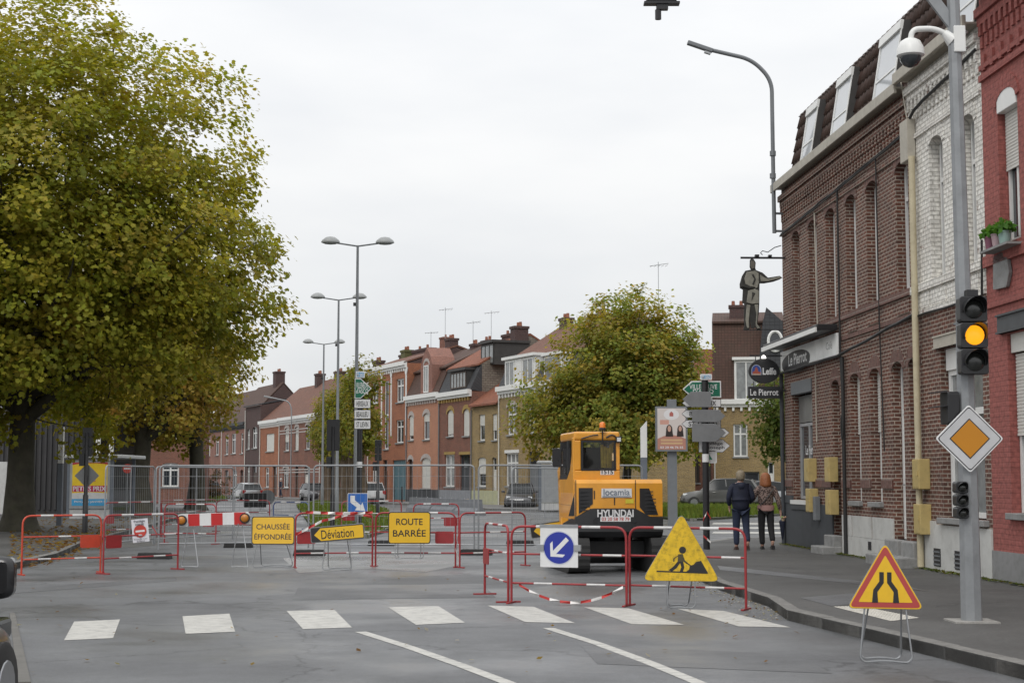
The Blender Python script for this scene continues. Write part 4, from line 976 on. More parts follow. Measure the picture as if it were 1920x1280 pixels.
a, b = BK.u(1424)-u0, BK.u(1472)-u0; z0, z1 = 8.4, BK.z(1450, 585)
mb = MB(); mb.prism([(a, -.1, z0), (a+.35, -.1, z1-.6), (b-1.0, -.1, z1+.3), (b, -.1, z1-.6), (b, -.1, z0)], (0, 1.5, 0)); tg = mb.build('slate_gable', T_slate, r)
mb = MB(); c = ((a+b)/2+.3, z0+1.9)
mb.tube([(c[0]+.42*math.cos(q), -.14, c[1]+.62*math.sin(q)) for q in [i*2*PI/20 for i in range(21)]], .1, 6); mb.build('round_window', M_white, tg)
mb = MB(); mb.prism([(c[0]+.4*math.cos(i*2*PI/16), -.115, c[1]+.6*math.sin(i*2*PI/16)) for i in range(16)], (0, .01, 0)); mb.build('pane', M_glass, tg)

# TV aerials on the roofs
def aerial(u, off, z0, h, label):
    p = ROW.at(u, z0, off); r = root('tv_aerial', p, random.uniform(-.4, .4), label, 'aerial', 'aerials on the far roofs')
    mb = MB(); mb.tube([(0, 0, 0), (0, 0, h)], .018, 6); mb.build('mast', M_grey_metal, r)
    mb = MB(); mb.tube([(-.5, 0, h*.93), (.6, 0, h*.98)], .018, 5)
    for i in range(5): x = -.4+i*.22; mb.tube([(x, -.3, h*.935+x*.05), (x, .3, h*.935+x*.05)], .012, 4)
    mb.build('antenna', M_grey_metal, r)
for px, z0, h, L_ in ((741, 11.6, 3.4, 'tall tv aerial above the tall orange house roof'), (716, 11.4, 2.0, 'short tv aerial with long boom on the tall orange house'), (790, 11.0, 2.4, 'tv aerial between the orange and pink house roofs'), (822, 11.0, 2.8, 'tv aerial above the pink house roof'), (1134, 10.5, 3.6, 'tv aerial rising behind the round tree')):
    aerial(ROW.u(px) if px < 1100 else ROW.u(1075)+3, 4.0, z0, h, L_)
# ---------------- trees ----------------
M_bark = mat('plane_bark', (.055, .05, .036), .9, var=.35, scale=2.5, bump=.6, bscale=14, dirt=.4, dirtc=(.05, .06, .02))
M_bark2 = mat('brown_bark', (.10, .072, .048), .9, var=.3, scale=3, bump=.6, bscale=18)
LEAF7 = np.array([(0, -.5), (.4, -.26), (.5, .2), (.18, .2), (0, .55), (-.18, .2), (-.5, .2), (-.4, -.26)])
def foliage(parent, ells, clumps, per, crad, leaf, palette, shell=.55, name='crown', squash=.7, zc=None, zcol=None):
    C = []; tot = sum(e[1][0]*e[1][1]*e[1][2] for e in ells)
    for c, r in ells:
        k = int(clumps*r[0]*r[1]*r[2]/tot)
        d = np.random.normal(0, 1, (k, 3)); d /= np.linalg.norm(d, axis=1)[:, None]
        rad = (shell + (1-shell)*np.random.rand(k))**1.0
        inner = np.random.rand(k) < .22; rad[inner] *= np.random.rand(inner.sum())
        # lumpy outline
        lump = 1 + .10*np.sin(d[:, 0]*7+c[0])*np.cos(d[:, 2]*6+c[1]) + np.clip(np.random.normal(0, .03, k), -.05, .05)
        C.append(np.array(c) + d*np.array(r)*(rad*lump)[:, None])
    C = np.concatenate(C); k = len(C)
    P = np.repeat(C, per, 0) + np.clip(np.random.normal(0, 1, (k*per, 3)), -1.7, 1.7)*np.array([crad, crad, crad*squash])*np.repeat(np.random.uniform(.6, 1.35, k), per)[:, None]
    n = len(P)
    cen = np.mean([e[0] for e in ells], 0)
    nrm = np.random.normal(0, .42, (n, 3)) + np.array([0, 0, .6]) + (P-cen)/np.linalg.norm(P-cen, axis=1)[:, None]*.6
    nrm /= np.linalg.norm(nrm, axis=1)[:, None]
    t = np.random.normal(0, 1, (n, 3)); t -= nrm*(t*nrm).sum(1)[:, None]; t /= np.linalg.norm(t, axis=1)[:, None]; b = np.cross(nrm, t)
    s_ = leaf*np.random.uniform(.5, 1.3, n); fold = np.random.uniform(-.1, .35, n); q = len(LEAF7)
    V = np.zeros((n, q, 3))
    for i, (x, y) in enumerate(LEAF7):
        V[:, i] = P + t*(x*s_)[:, None] + b*(y*s_)[:, None] - nrm*(abs(x)*fold*s_)[:, None]
    F = np.arange(n*q).reshape(n, q)
    pal = np.array(palette); ci = np.random.randint(0, len(pal), k)
    mixc = np.repeat(pal[ci], per, 0)*.55 + pal[np.random.randint(0, len(pal), n)]*.45
    mixc = mixc*np.random.uniform(.82, 1.18, (n, 1))*np.repeat(np.random.uniform(.8, 1.2, k), per)[:, None]
    o = raw_mesh(name, V.reshape(-1, 3), F, M_leaf, np.concatenate([mixc, np.ones((n, 1))], 1), parent)
    return o, C
def limb(mb, a, b, r0, r1, bend=.12, n=7):
    a, b = Vector(a), Vector(b); L_ = (b-a).length; P = []
    off = Vector((random.gauss(0, 1), random.gauss(0, 1), random.gauss(.6, .6)))*L_*bend
    for i in range(n+1):
        t = i/n; P.append(a*(1-t)+b*t+off*4*t*(1-t)*.5+Vector((random.gauss(0, .012), random.gauss(0, .012), 0))*L_*(.5 if 0 < i < n else 0))
    mb.tube(P, [r0*(1-i/n)+r1*i/n for i in range(n+1)], 8); return P
def tree(name, label, base, trunk_h, tr, ells, clumps, per, crad, leaf, palette, limbs=14, bark=None, lean=(0, 0), group=None, shell=.55, twigs=3):
    r = root(name, base, 0, label, 'tree', group)
    E = [((c[0]-base[0], c[1]-base[1], c[2]-base[2]), rr) for c, rr in ells]
    cr_, C = foliage(r, E, clumps, per, crad, leaf, palette, shell)
    mb = MB(); top = Vector((lean[0], lean[1], trunk_h))
    P = [Vector((0, 0, -.1)), Vector((0, 0, .15)), Vector((0, 0, .5)), top*.35+Vector((random.gauss(0, tr*.3), 0, 0)), top*.7+Vector((random.gauss(0, tr*.3), 0, 0)), top]
    mb.tube(P, [tr*1.9, tr*1.5, tr*1.22, tr*1.02, tr*.92, tr*.9], 14)
    idx = np.random.choice(len(C), min(limbs, len(C)), replace=False)
    for i in idx:
        tgt = Vector(C[i]); s0 = top*random.uniform(.72, 1.0)
        mid = s0*.45+tgt*.55+Vector((0, 0, random.uniform(0, .5)))
        Pm = limb(mb, s0, mid, tr*random.uniform(.35, .6), tr*.2); limb(mb, mid, tgt, tr*.2, tr*.04, .08, 5)
        for _ in range(twigs):
            j = np.random.randint(len(C)); q = Vector(C[j])
            if (q-mid).length < max(rr[0] for _, rr in E)*.9: limb(mb, mid, q, tr*.13, tr*.03, .1, 4)
    mb.build('trunk', bark or M_bark, r, smooth=60)
    return r
PAL_PLANE = [(.25, .265, .032), (.31, .30, .037), (.19, .225, .03), (.27, .265, .034), (.35, .295, .042), (.21, .24, .032), (.28, .215, .036)]
PAL_YEL = [(.29, .25, .045), (.36, .27, .05), (.21, .21, .04), (.30, .18, .045), (.24, .22, .04)]
PAL_MID = [(.17, .22, .04), (.24, .25, .045), (.33, .27, .05), (.2, .23, .045), (.38, .26, .05), (.15, .2, .04)]
PAL_CLIP = [(.16, .19, .03), (.22, .22, .035), (.13, .16, .028), (.27, .2, .04)]
tb = G(35, 995, KZ)
tree('plane_tree', 'large plane tree with thick dark trunk and olive autumn foliage', tb, 4.6, .40,
     [((tb.x-.9, tb.y, 9.7), (8.3, 8.0, 7.3)), ((tb.x+4.6, tb.y-2, 7.7), (3.9, 4.0, 3.6)), ((tb.x-4, tb.y-1, 5.4), (4.5, 4.5, 2.8))], 2450, 80, .36, .152, PAL_PLANE, limbs=34, shell=.56, twigs=4)
p2 = Vector((-17.9, 76, KZ)); tree('plane_tree', 'yellowing plane tree with pale trunk behind the bus shelter', p2, 4.5, .42, [((-17.8, 76, 8), (5.2, 5, 5)), ((-15.0, 75, 6.3), (2.4, 2.6, 2.8))], 420, 60, .42, .19, PAL_YEL, limbs=16)
p3 = Vector((-16.9, 84, KZ)); tree('plane_tree', 'second yellowing plane tree further along the left pavement', p3, 4.5, .40, [((-18.3, 84, 7.2), (3.8, 4.5, 4.2))], 300, 50, .42, .2, PAL_YEL, limbs=12)
cb = Vector((5.0, 69, .1))
tree('round_tree', 'round crowned green and yellow tree standing on the lawn', cb, 3.4, .2,
     [((4.9, 69, 6.6), (3.4, 3.4, 3.6)), ((1.9, 68.5, 4.6), (2.2, 2.2, 2.2)), ((7.0, 68.5, 6.4), (1.9, 2.2, 2.2)), ((4.9, 67.5, 3.6), (3.4, 2.6, 1.6)), ((7.8, 70, 4.3), (1.5, 1.6, 1.6))], 880, 64, .30, .15, PAL_MID, limbs=18, shell=.5)
for i, (px, dd) in enumerate(((678, 86), (662, 93), (647, 100), (633, 108), (620, 116), (608, 125))):
    x = (px-960)/FPX*dd; zt = 8.3-.15*(i % 2)
    tree('clipped_tree', 'tall clipped avenue tree with narrow yellow green crown on the island' if i == 0 else ['', 'second clipped avenue tree in the island row behind the direction mast', 'third clipped avenue tree in the island row, past the first two', 'fourth clipped avenue tree in the island row', 'fifth clipped avenue tree in the island row, last but one', 'last clipped avenue tree of the island row, nearest the banded brick house'][i], (x, dd, .1), 3.6, .26, [((x, dd, 6.9), (1.15, 1.3, 1.5)), ((x, dd, 5.2), (1.3, 1.4, 1.6)), ((x+.2, dd, 3.9), (1.1, 1.2, 1.0))], 170, 26, .26, .17, PAL_CLIP, limbs=6, bark=M_bark2, group='clipped avenue trees' if i else None, shell=.45)
tree('street_tree', 'small green tree on the side street behind the café corner', (12.6, 63, .1), 2.4, .14, [((11.9, 62, 4.3), (2.5, 2.3, 2.1)), ((10.6, 61.5, 3.4), (1.2, 1.2, 1.1))], 260, 36, .3, .16, [(.07, .12, .022), (.1, .14, .03), (.13, .14, .03)], limbs=8)
def shrub(label, c, r, n, pal):
    rt = root('shrub', (c[0], c[1], .1), 0, label, 'shrub'); foliage(rt, [((0, 0, c[2]-.1), r)], n, 30, .25, .16, pal, .5)
    mb = MB()
    for _ in range(5): limb(mb, (random.gauss(0, .2), random.gauss(0, .2), -.1), (random.gauss(0, r[0]*.5), random.gauss(0, .3), c[2]*.9), .03, .012, .1, 4)
    mb.build('stems', M_bark2, rt)
shrub('dark green hedge beyond the left plane trees', (-27.5, 128, 1.2), (3.4, 1.2, 1.6), 120, [(.04, .055, .02), (.07, .08, .03), (.12, .06, .03)])
shrub('reddish shrub beside the dark hedge', (-24.8, 128, 1.1), (2.0, 1.1, 1.4), 70, [(.14, .07, .04), (.09, .08, .03)])
shrub('small green shrub on the lawn near the poster panel', (12.3, 90, .9), (1.1, .7, .8), 40, [(.08, .14, .03), (.11, .17, .03)])
# ---------------- red and white site barriers ----------------
def barrier(p0, p1, label, m=None, plate=None, H=1.03, group='red and white works barriers', z=0.0, blue=False, lean=0.0):
    m = m or M_red; p0, p1 = Vector(p0), Vector(p1); d = p1-p0; L_ = d.length
    r = root('works_barrier', (p0.x, p0.y, z), math.atan2(d.y, d.x), label, 'barrier', group); r.rotation_euler.x = lean
    mb = MB(); R_ = .0175
    mb.tube(smoothpath([(0, 0, .02), (0, 0, H), (L_, 0, H), (L_, 0, .02)], .16, 6), R_, 8)
    mb.tube([(.01, 0, .66), (L_-.01, 0, .66)], .0135, 8); mb.tube([(.01, 0, .27), (L_-.01, 0, .27)], .0135, 8)
    mb.build('frame', m, r, smooth=50)
    for x in (0, L_):
        f = MB(); f.beam((x, -.17, .012), (x, .17, .012), .035, .02); f.build('foot', m, r)
    for zz, rr, xs in ((H, R_+.002, (.22, .62)), (.66, .0155, (.45, .8)), (.27, .0155, (.2, .66))):
        for q in xs:
            b = MB(); b.tube([(L_*q, 0, zz), (L_*q+L_*.16, 0, zz)], rr, 8); b.build('reflective_band', M_wband if not blue else M_signwhite, r, smooth=50)
    if plate is not None:
        b = MB(); x0 = .03 if plate < 0 else L_-.39
        b.prism(round_poly([(x0, -.022, .45), (x0+.36, -.022, .45), (x0+.36, -.022, .68), (x0, -.022, .68)], .04), (0, -.012, 0)); b.build('plate', m, r)
    return r
def gp(x, y): return G(x, y)
barrier(gp(40, 1078), gp(188, 1073), 'orange red barrier standing at the left kerb by the big plane tree', M_redo, 1)
barrier(gp(193, 1076), gp(333, 1067), 'barrier carrying the paper no entry notice', M_red, -1)
barrier(gp(553, 1064), gp(698, 1062), 'barrier behind the tilted yellow arrow sign, wrapped in striped tape', M_red, -1)
barrier(gp(704, 1062), gp(854, 1063), 'barrier behind the two-line yellow road closed sign', M_red, 1)
barrier(gp(862, 1064), gp(985, 1060), 'barrier between the road closed sign and the excavator', M_red, None)
barrier(gp(909, 1114), gp(953, 1129), 'barrier turned end-on beside the round blue arrow sign', M_red, -1)
barrier(gp(959, 1130), gp(1175, 1136), 'barrier carrying the round blue arrow sign', M_red)
barrier(gp(1181, 1135), gp(1399, 1143), 'barrier behind the large dirty roadworks triangle', M_red)
for a, b, L_, pp in (((195, 1012), (302, 1006), 'red barrier behind the wire fence near the bus shelter', -1), ((308, 1018), (404, 1020), 'red barrier with tape behind the striped lamp board', 1), ((300, 1000), (405, 996), 'far red barrier behind the wire fence by the leaf strewn kerb', None),
                  ((405, 1000), (505, 1000), 'red barrier behind the yellow collapsed road sign', None), ((640, 1004), (752, 1003), 'red barrier behind the small blue arrow plate', -1), ((775, 1018), (860, 1018), 'low red barrier behind the wire fence in the wet road', 1)):
    barrier(gp(*a), gp(*b), L_, M_red, pp, group='barriers behind the wire fence')
barrier(gp(512, 1008), gp(578, 1010), 'grey blue barrier behind the wire fence near the island', mat('barrier_blue', (.06, .09, .2), .5), None, group='barriers behind the wire fence')

# striped tape
M_tape_r = mat('tape_red', (.5, .04, .035), .5); M_tape_w = mat('tape_white', (.72, .7, .68), .5)
def tape(pts, label, w=.05, seg=.14):
    P = [Vector(p) for p in pts]; r = root('barrier_tape', P[0], 0, label, 'tape', 'striped barrier tape')
    acc = 0
    for a, b in zip(P, P[1:]):
        n = max(1, int((b-a).length/seg))
        for i in range(n):
            q, s_ = a+(b-a)*i/n-P[0], a+(b-a)*(i+1)/n-P[0]; tw = random.uniform(-.02, .02); mb = MB()
            mb.add([q+Vector((0, tw, -w/2)), s_+Vector((0, -tw, -w/2)), s_+Vector((0, tw, w/2)), q+Vector((0, -tw, w/2))], [(0, 1, 2, 3)])
            k = (acc+i) % 2; mb.build('red_stripe' if k == 0 else 'white_stripe', M_tape_r if k == 0 else M_tape_w, r)
        acc += n
    return r
def sagpts(a, b, sag, n=10): a, b = Vector(a), Vector(b); return [a*(1-i/n)+b*(i/n)+Vector((0, 0, -sag*4*(i/n)*(1-i/n))) for i in range(n+1)]
A0, A1 = gp(959, 1130), gp(1175, 1136)
tape(sagpts((A0.x+.1, A0.y-.02, .25), (A1.x-.05, A1.y-.02, .25), .22), 'striped tape sagging low under the round blue arrow sign', .035)
B0, B1 = gp(553, 1064), gp(698, 1062)
tape([(B0.x, B0.y-.03, .62), (B0.x+.5, B0.y-.03, .88), (B1.x-.35, B1.y-.03, 1.03), (B1.x, B1.y-.04, .95)], 'striped tape tied slantwise across the barrier by the tilted arrow sign')
tape([(B0.x+.2, B0.y-.025, 1.05), (B0.x+.9, B0.y-.03, 1.02), (B1.x, B1.y-.03, 1.04), (B1.x+.02, B1.y-.04, .7), (B1.x+.03, B1.y-.05, .3)], 'striped tape wound over the barrier top and hanging down its post')
C0 = gp(854, 1063); tape([(C0.x, C0.y-.03, .95), (C0.x+.05, C0.y-.04, .6), (C0.x, C0.y-.04, .35), (C0.x+.08, C0.y-.05, .1)], 'striped tape hanging from the post beside the road closed sign')
E0 = gp(286, 1022); tape([(E0.x, E0.y-.2, .85), (E0.x+.03, E0.y-.22, .5), (E0.x+.15, E0.y-.22, .3)], 'loose striped tape end near the paper notice', .04)

# ---------------- wire mesh fence panels ----------------
M_fence = mat('fence_zinc', (.30, .31, .32), .5, metal=.5, var=.15)
def heras(p0, p1, label, H=2.0):
    p0, p1 = Vector(p0), Vector(p1); d = p1-p0; L_ = d.length
    r = root('site_fence', (p0.x, p0.y, 0), math.atan2(d.y, d.x), label, 'fence', 'temporary wire fence panels')
    mb = MB(); mb.tube(smoothpath([(0, 0, .03), (0, 0, H), (L_, 0, H), (L_, 0, .03)], .12, 5), .021, 7); mb.tube([(0, 0, .17), (L_, 0, .17)], .016, 6); mb.tube([(L_*.5, 0, .17), (L_*.5, 0, H)], .012, 5); mb.build('frame', M_fence, r, smooth=50)
    mb = MB(); n = int(L_/.11)
    for i in range(1, n): mb.tube([(L_*i/n, .012, .17), (L_*i/n, .012, H-.03)], .0024, 3, cap=False)
    for z in (.5, .82, 1.14, 1.46, 1.75): mb.tube([(.02, .012, z), (L_-.02, .012, z)], .0032, 3, cap=False)
    o = mb.build('wire_mesh', M_fence, r); o['kind'] = 'stuff'
    return r
FP = [((195, 1031), (287, 1022), 'wire fence panel beside the bus shelter poster'), ((297, 1032), (578, 1029), 'wire fence panel behind the striped lamp board'), ((290, 1022), (436, 1013), 'angled wire fence panel in front of the plane trunks'),
      ((587, 1033), (889, 1035), 'wide wire fence panel behind the road closed sign'), ((897, 1035), (1205, 1033), 'wire fence panel running behind the excavator'), ((960, 1012), (1080, 1006), 'wire fence panel set back by the dark hatchback')]
for a, b, L_ in FP: heras(gp(*a), gp(*b), L_)
for x, y, L_ in ((290, 1047, 'dark fence foot block under the paper notice'), (447, 1026, 'dark fence foot block behind the striped lamp board'), (580, 1041, 'dark fence foot block below the tilted arrow sign'), (893, 1040, 'dark fence foot block left of the excavator'), (716, 1022, 'dark fence foot block behind the road closed sign'), (975, 1022, 'dark fence foot block behind the end-on barrier')):
    p = gp(x, y); r = root('ballast_block', p, random.uniform(-.15, .15), L_, 'block', 'fence ballast blocks')
    mb = MB(); mb.prism([(-.36, -.12, 0), (.36, -.12, 0), (.33, -.12, .13), (-.33, -.12, .13)], (0, .24, 0)); mb.build('block', M_dark, r, bevel=.015)
    mb = MB(); [mb.cyl((q, 0, .12), .03, .015, 10) for q in (-.2, 0, .2)]; mb.build('post_sockets', M_black, r)

# ---------------- temporary signs ----------------
def stand(r, w, z_sign, drop=None, rear=.45, m=None, spread=1.25, floor=0.0):
    """bent wire legs: a loop in front, one behind"""
    for y, nm, k in ((-.02, 'front_leg', 1.0), (rear, 'rear_leg', .8)):
        mb = MB(); a, b = w*.36*k, w*.36*spread*k
        mb.tube(smoothpath([(-a, .02, z_sign+.05), (-b, y, floor+.05), (-b+.04, y, floor+.012), (-.05, y, floor+.025), (.05, y, floor+.025), (b-.04, y, floor+.012), (b, y, floor+.05), (a, .02, z_sign+.05)], .05, 4), .009, 6)
        mb.build(nm, m or M_grey_metal, r, smooth=60)
def panel(r, pts, m, t=.02, name='sign_plate', y=0.0):
    mb = MB(); mb.prism([(p[0], y, p[1]) for p in pts], (0, t, 0)); return mb.build(name, m, r, bevel=.003)
def sub(parent, pts, m, y, t=.0015, name='marking'):
    mb = MB(); mb.prism([(p[0], y, p[1]) for p in pts], (0, t, 0)); return mb.build(name, m, parent)
def rr(w, h, rad, cx=0, cz=0): return [(p[0], p[2]) for p in rounded(w, h, rad, 4, cx, cz)]
def sign_root(name, px, foot_y, label, rotz=0.0, z=0.0, cat='sign', group=None): return root(name, G(px, foot_y, z), rotz, label, cat, group)
# road closed
s_ = sign_root('road_closed_sign', 768, 1064, 'yellow two-line road closed sign with black border hung on a barrier', .03); s_.location.y -= .12
zc = D(768, 989, s_.location.y).z; pp = panel(s_, rr(.80, .60, .05, 0, zc), M_signblack); sub(pp, rr(.765, .565, .04, 0, zc), M_yel_dirty if False else M_yel, -.003, name='yellow_face')
text('ROUTE', .125, M_signblack, pp, (0, -.004, zc+.115), width=.50, bold=.012); text('BARRÉE', .155, M_signblack, pp, (0, -.004, zc-.085), width=.62, bold=.012)
stand(s_, .75, zc-.3, rear=.02, floor=.17, spread=1.0)
# collapsed road
s_ = sign_root('collapsed_road_sign', 511, 1064, 'yellow collapsed roadway sign with blue black lettering on wire legs', -.04)
zc = D(511, 994, s_.location.y).z; pp = panel(s_, rr(.83, .54, .05, 0, zc), M_signback); sub(pp, rr(.81, .52, .045, 0, zc), M_signblack, -.002, name='border'); sub(pp, rr(.785, .495, .04, 0, zc), mat('sign_yellow_pale', (.82, .50, .05), .4, var=.05), -.004, name='yellow_face')
M_navy = mat('lettering_navy', (.05, .045, .06), .5)
text('CHAUSSÉE', .125, M_navy, pp, (0, -.005, zc+.085), width=.64, bold=.008); text('ÉFFONDRÉE', .125, M_navy, pp, (0, -.005, zc-.105), width=.71, bold=.008)
stand(s_, .85, zc-.27)
# diversion arrow signs
def deviation(px, py, foot, label, roll, w=1.0, h=.29, flip=1):
    s_ = sign_root('diversion_sign', px, foot, label, .0); zc = D(px, py, s_.location.y).z
    e = bpy.data.objects.new('sign_plate', None)
    P = rr(w, h, .035); 
    mb = MB(); mb.prism([(p[0], 0, p[1]) for p in P], (0, .02, 0)); pp = mb.build('sign_plate', M_signback, s_, bevel=.003); pp.location = (0, 0, zc); pp.rotation_euler = (0, -roll, 0)
    sub(pp, rr(w-.03, h-.03, .03), M_signblack, -.002, name='border')
    k = w/2; q = h/2-.03
    sub(pp, [(-k+.07, 0), (-k+.19, q), (k-.035, q), (k-.025, q-.01), (k-.025, -q+.01), (k-.035, -q), (-k+.19, -q)], M_yel, -.004, name='yellow_face')
    text('Déviation', .165, M_signblack, pp, (.0, -.005, -.005), width=.6, bold=.006)
    stand(s_, .6, zc-.14); return s_
deviation(632, 999, 1069, 'yellow diversion sign with black arrow end, tilted, on wire legs', math.radians(5))
deviation(1040, 990, 1052, 'yellow diversion sign half hidden behind the blue arrow sign and barrier', math.radians(8))
# red and white board with lamps
s_ = sign_root('lamp_board', 399, 1064, 'red and white striped barrier board with two amber lamps on wire stands', -.03)
dY = s_.location.y; zc = D(399, 973, dY).z; Wb = 135*dY/FPX; hb = .235
mb = MB(); mb.prism([(p[0], 0, p[1]) for p in rr(Wb, hb, .06)], (0, .025, 0)); pp = mb.build('board', M_signwhite, s_, bevel=.003); pp.location = (0, 0, zc); pp.rotation_euler = (0, math.radians(-2), 0)
for a, b in ((-.315, -.155), (.005, .165), (.325, .485)): sub(pp, [((a-.04)*Wb, -hb/2+.004), ((b-.04)*Wb, -hb/2+.004), ((b-.04)*Wb, hb/2-.004), ((a-.04)*Wb, hb/2-.004)], mat('reflect_red', (.48, .02, .02), .35, var=.05), -.003, name='red_block')
for x in (-Wb/2+.085, Wb/2-.085):
    mb = MB(); mb.cyl((x, -.05, 0), .098, .05, 20, 'y'); l_ = mb.build('warning_lamp', M_black, pp, smooth=40)
    mb = MB(); mb.lathe([(.075, 0), (.07, .015), (.04, .03), (.001, .034)], 18); o = mb.build('amber_lens', mat('amber_lens', (.45, .16, .01), .25, var=.1, spec=.7), l_, smooth=60); o.location = (x, -.05, 0); o.rotation_euler = (PI/2, 0, 0)
for x in (-Wb*.33, Wb*.36):
    mb = MB(); mb.tube(smoothpath([(x-.02, 0, zc-.08), (x-.12, -.1, .02), (x+.02, -.13, .035), (x+.2, -.1, .02), (x+.03, .12, zc-.08)], .04, 4), .01, 6); mb.build('stand_leg', M_grey_metal, s_, smooth=60)
# paper notice
s_ = root('paper_notice', D(263, 994, G(263, 1071).y-.06), 0, 'white paper no entry notice taped to a barrier', 'notice'); s_.rotation_euler = (0, math.radians(-6), .0)
mb = MB(); mb.add([(x, -.012*math.sin(i*1.2), z) for i, x in enumerate((-.15, -.05, .05, .15)) for z in (-.21, .21)], [(0, 2, 3, 1), (2, 4, 5, 3), (4, 6, 7, 5)]); pp = mb.build('sheet', mat('paper', (.68, .68, .72), .7, var=.04), s_)
sub(pp, [(.115*math.cos(i*PI/12), -.01+.115*math.sin(i*PI/12)) for i in range(24)], M_signred, -.016, name='no_entry_disc'); sub(pp, rr(.165, .035, .004, 0, -.01), M_signwhite, -.018, name='no_entry_bar')
text('Passage', .05, M_navy, pp, (0, -.018, .165), width=.2, bold=.01); text('interdit', .05, M_navy, pp, (0, -.018, .115), width=.16, bold=.01); text('Risque de chute', .03, M_navy, pp, (0, -.018, -.155), width=.24); text('de Piéton', .03, M_navy, pp, (0, -.018, -.19), width=.15)
# round blue arrow
dY = (gp(959, 1130)*.59+gp(1175, 1136)*.41).y-.07; s_ = root('blue_arrow_sign', D(1048, 1025, dY), math.atan2((gp(1175, 1136)-gp(959, 1130)).y, (gp(1175, 1136)-gp(959, 1130)).x), 'round blue keep left arrow on a white square plate fixed to a barrier', 'sign')
pp = panel(s_, rr(.53, .54, .01), M_signwhite, .012); mb = MB(); mb.box(-.27, .27, -.012, .014, .262, .30); mb.build('top_rail', M_grey_metal, s_)
C_ = [(math.cos(i*PI/20), math.sin(i*PI/20)) for i in range(40)]
sub(pp, [(.225*a, .225*b-.01) for a, b in C_], mat('pale_ring', (.5, .52, .6), .4), -.002, name='ring'); sub(pp, [(.21*a, .21*b-.01) for a, b in C_], M_blue, -.004, name='blue_disc')
def rot(P, an, cx=0, cz=0, k=1): c, s2 = math.cos(an), math.sin(an); return [(cx+k*(x*c-z*s2), cz+k*(x*s2+z*c)) for x, z in P]
ARW = [(-.165, 0), (-.05, .125), (.0, .125), (-.085, .03), (.17, .03), (.17, -.03), (-.085, -.03), (0, -.125), (-.05, -.125)]
sub(pp, rot(ARW, math.radians(45), .0, -.01), M_signwhite, -.006, name='white_arrow')
for x in (-.26, .26): mb = MB(); mb.box(x-.05, x+.05, -.02, .03, -.05, .03); mb.build('clamp', M_grey_metal, s_)
# roadworks triangle
def tri(side, cz, r_): h = side*math.sqrt(3)/2; return [(p.x, p.z) for p in round_poly([(-side/2, 0, cz-h/3), (side/2, 0, cz-h/3), (0, 0, cz+2*h/3)], r_, 5)]
s_ = sign_root('roadworks_sign', 1277, 1141, 'large dirty yellow roadworks triangle with digging man on wire legs', .02); s_.rotation_euler.y = math.radians(.8)
dY = s_.location.y; zb = D(1277, 1089, dY).z; side = 1.02; h = side*.866; zc = zb+h/3
pp = panel(s_, tri(side, zc, .06), M_signback); sub(pp, tri(side*.985, zc, .058), M_yel_dirty, -.003, name='yellow_face')
sub(pp, [(-.32, zb+.115), (.34, zb+.10), (.34, zb+.118), (-.32, zb+.133)], M_signblack, -.0048, name='ground_line')
sub(pp, [(.05, zb+.115), (.1, zb+.15), (.11, zb+.2), (.16, zb+.215), (.19, zb+.25), (.255, zb+.265), (.35, zb+.105)], M_signblack, -.0062, name='spoil_heap')
Mm = mat('worn_black', (.075, .062, .025), .6, var=.3)
man = [[(-.03, zb+.33), (.02, zb+.34), (.055, zb+.26), (.045, zb+.2), (.0, zb+.12), (-.05, zb+.125), (-.12, zb+.13), (-.165, zb+.15), (-.1, zb+.19), (-.065, zb+.26)],
       [(-.02, zb+.34), (.015, zb+.345), (.03, zb+.29), (.045, zb+.24), (.07, zb+.22), (.06, zb+.205), (.03, zb+.22), (.0, zb+.28)],
       [(.045+.045*math.cos(i*PI/8)-.03, zb+.4+.045*math.sin(i*PI/8)) for i in range(16)]]
sub(pp, [(-.04, zb+.345), (.02, zb+.35), (.035, zb+.27), (.02, zb+.245), (-.05, zb+.245)], Mm, -.0045, name='man_torso')
sub(pp, [(-.05, zb+.25), (-.005, zb+.25), (-.06, zb+.17), (-.12, zb+.125), (-.165, zb+.14), (-.1, zb+.19)], M_signblack, -.0054, name='man_leg')
sub(pp, [(-.02, zb+.25), (.025, zb+.25), (.04, zb+.18), (.02, zb+.12), (-.02, zb+.122), (.0, zb+.18)], M_signblack, -.0050, name='man_leg')
sub(pp, [(-.01, zb+.34), (.02, zb+.34), (.045, zb+.27), (.085, zb+.235), (.075, zb+.22), (.03, zb+.25)], Mm, -.0058, name='man_arm')
sub(pp, [(-.03, zb+.34), (-.01, zb+.345), (-.09, zb+.285), (-.09, zb+.25), (-.105, zb+.25), (-.105, zb+.29)], Mm, -.0062, name='man_arm')
sub(pp, man[2], M_signblack, -.0066, name='man_head'); sub(pp, [(.06, zb+.235), (.07, zb+.245), (.155, zb+.185), (.15, zb+.175)], M_signblack, -.007, name='shovel')
stand(s_, .5, zb, rear=.35, spread=1.0)
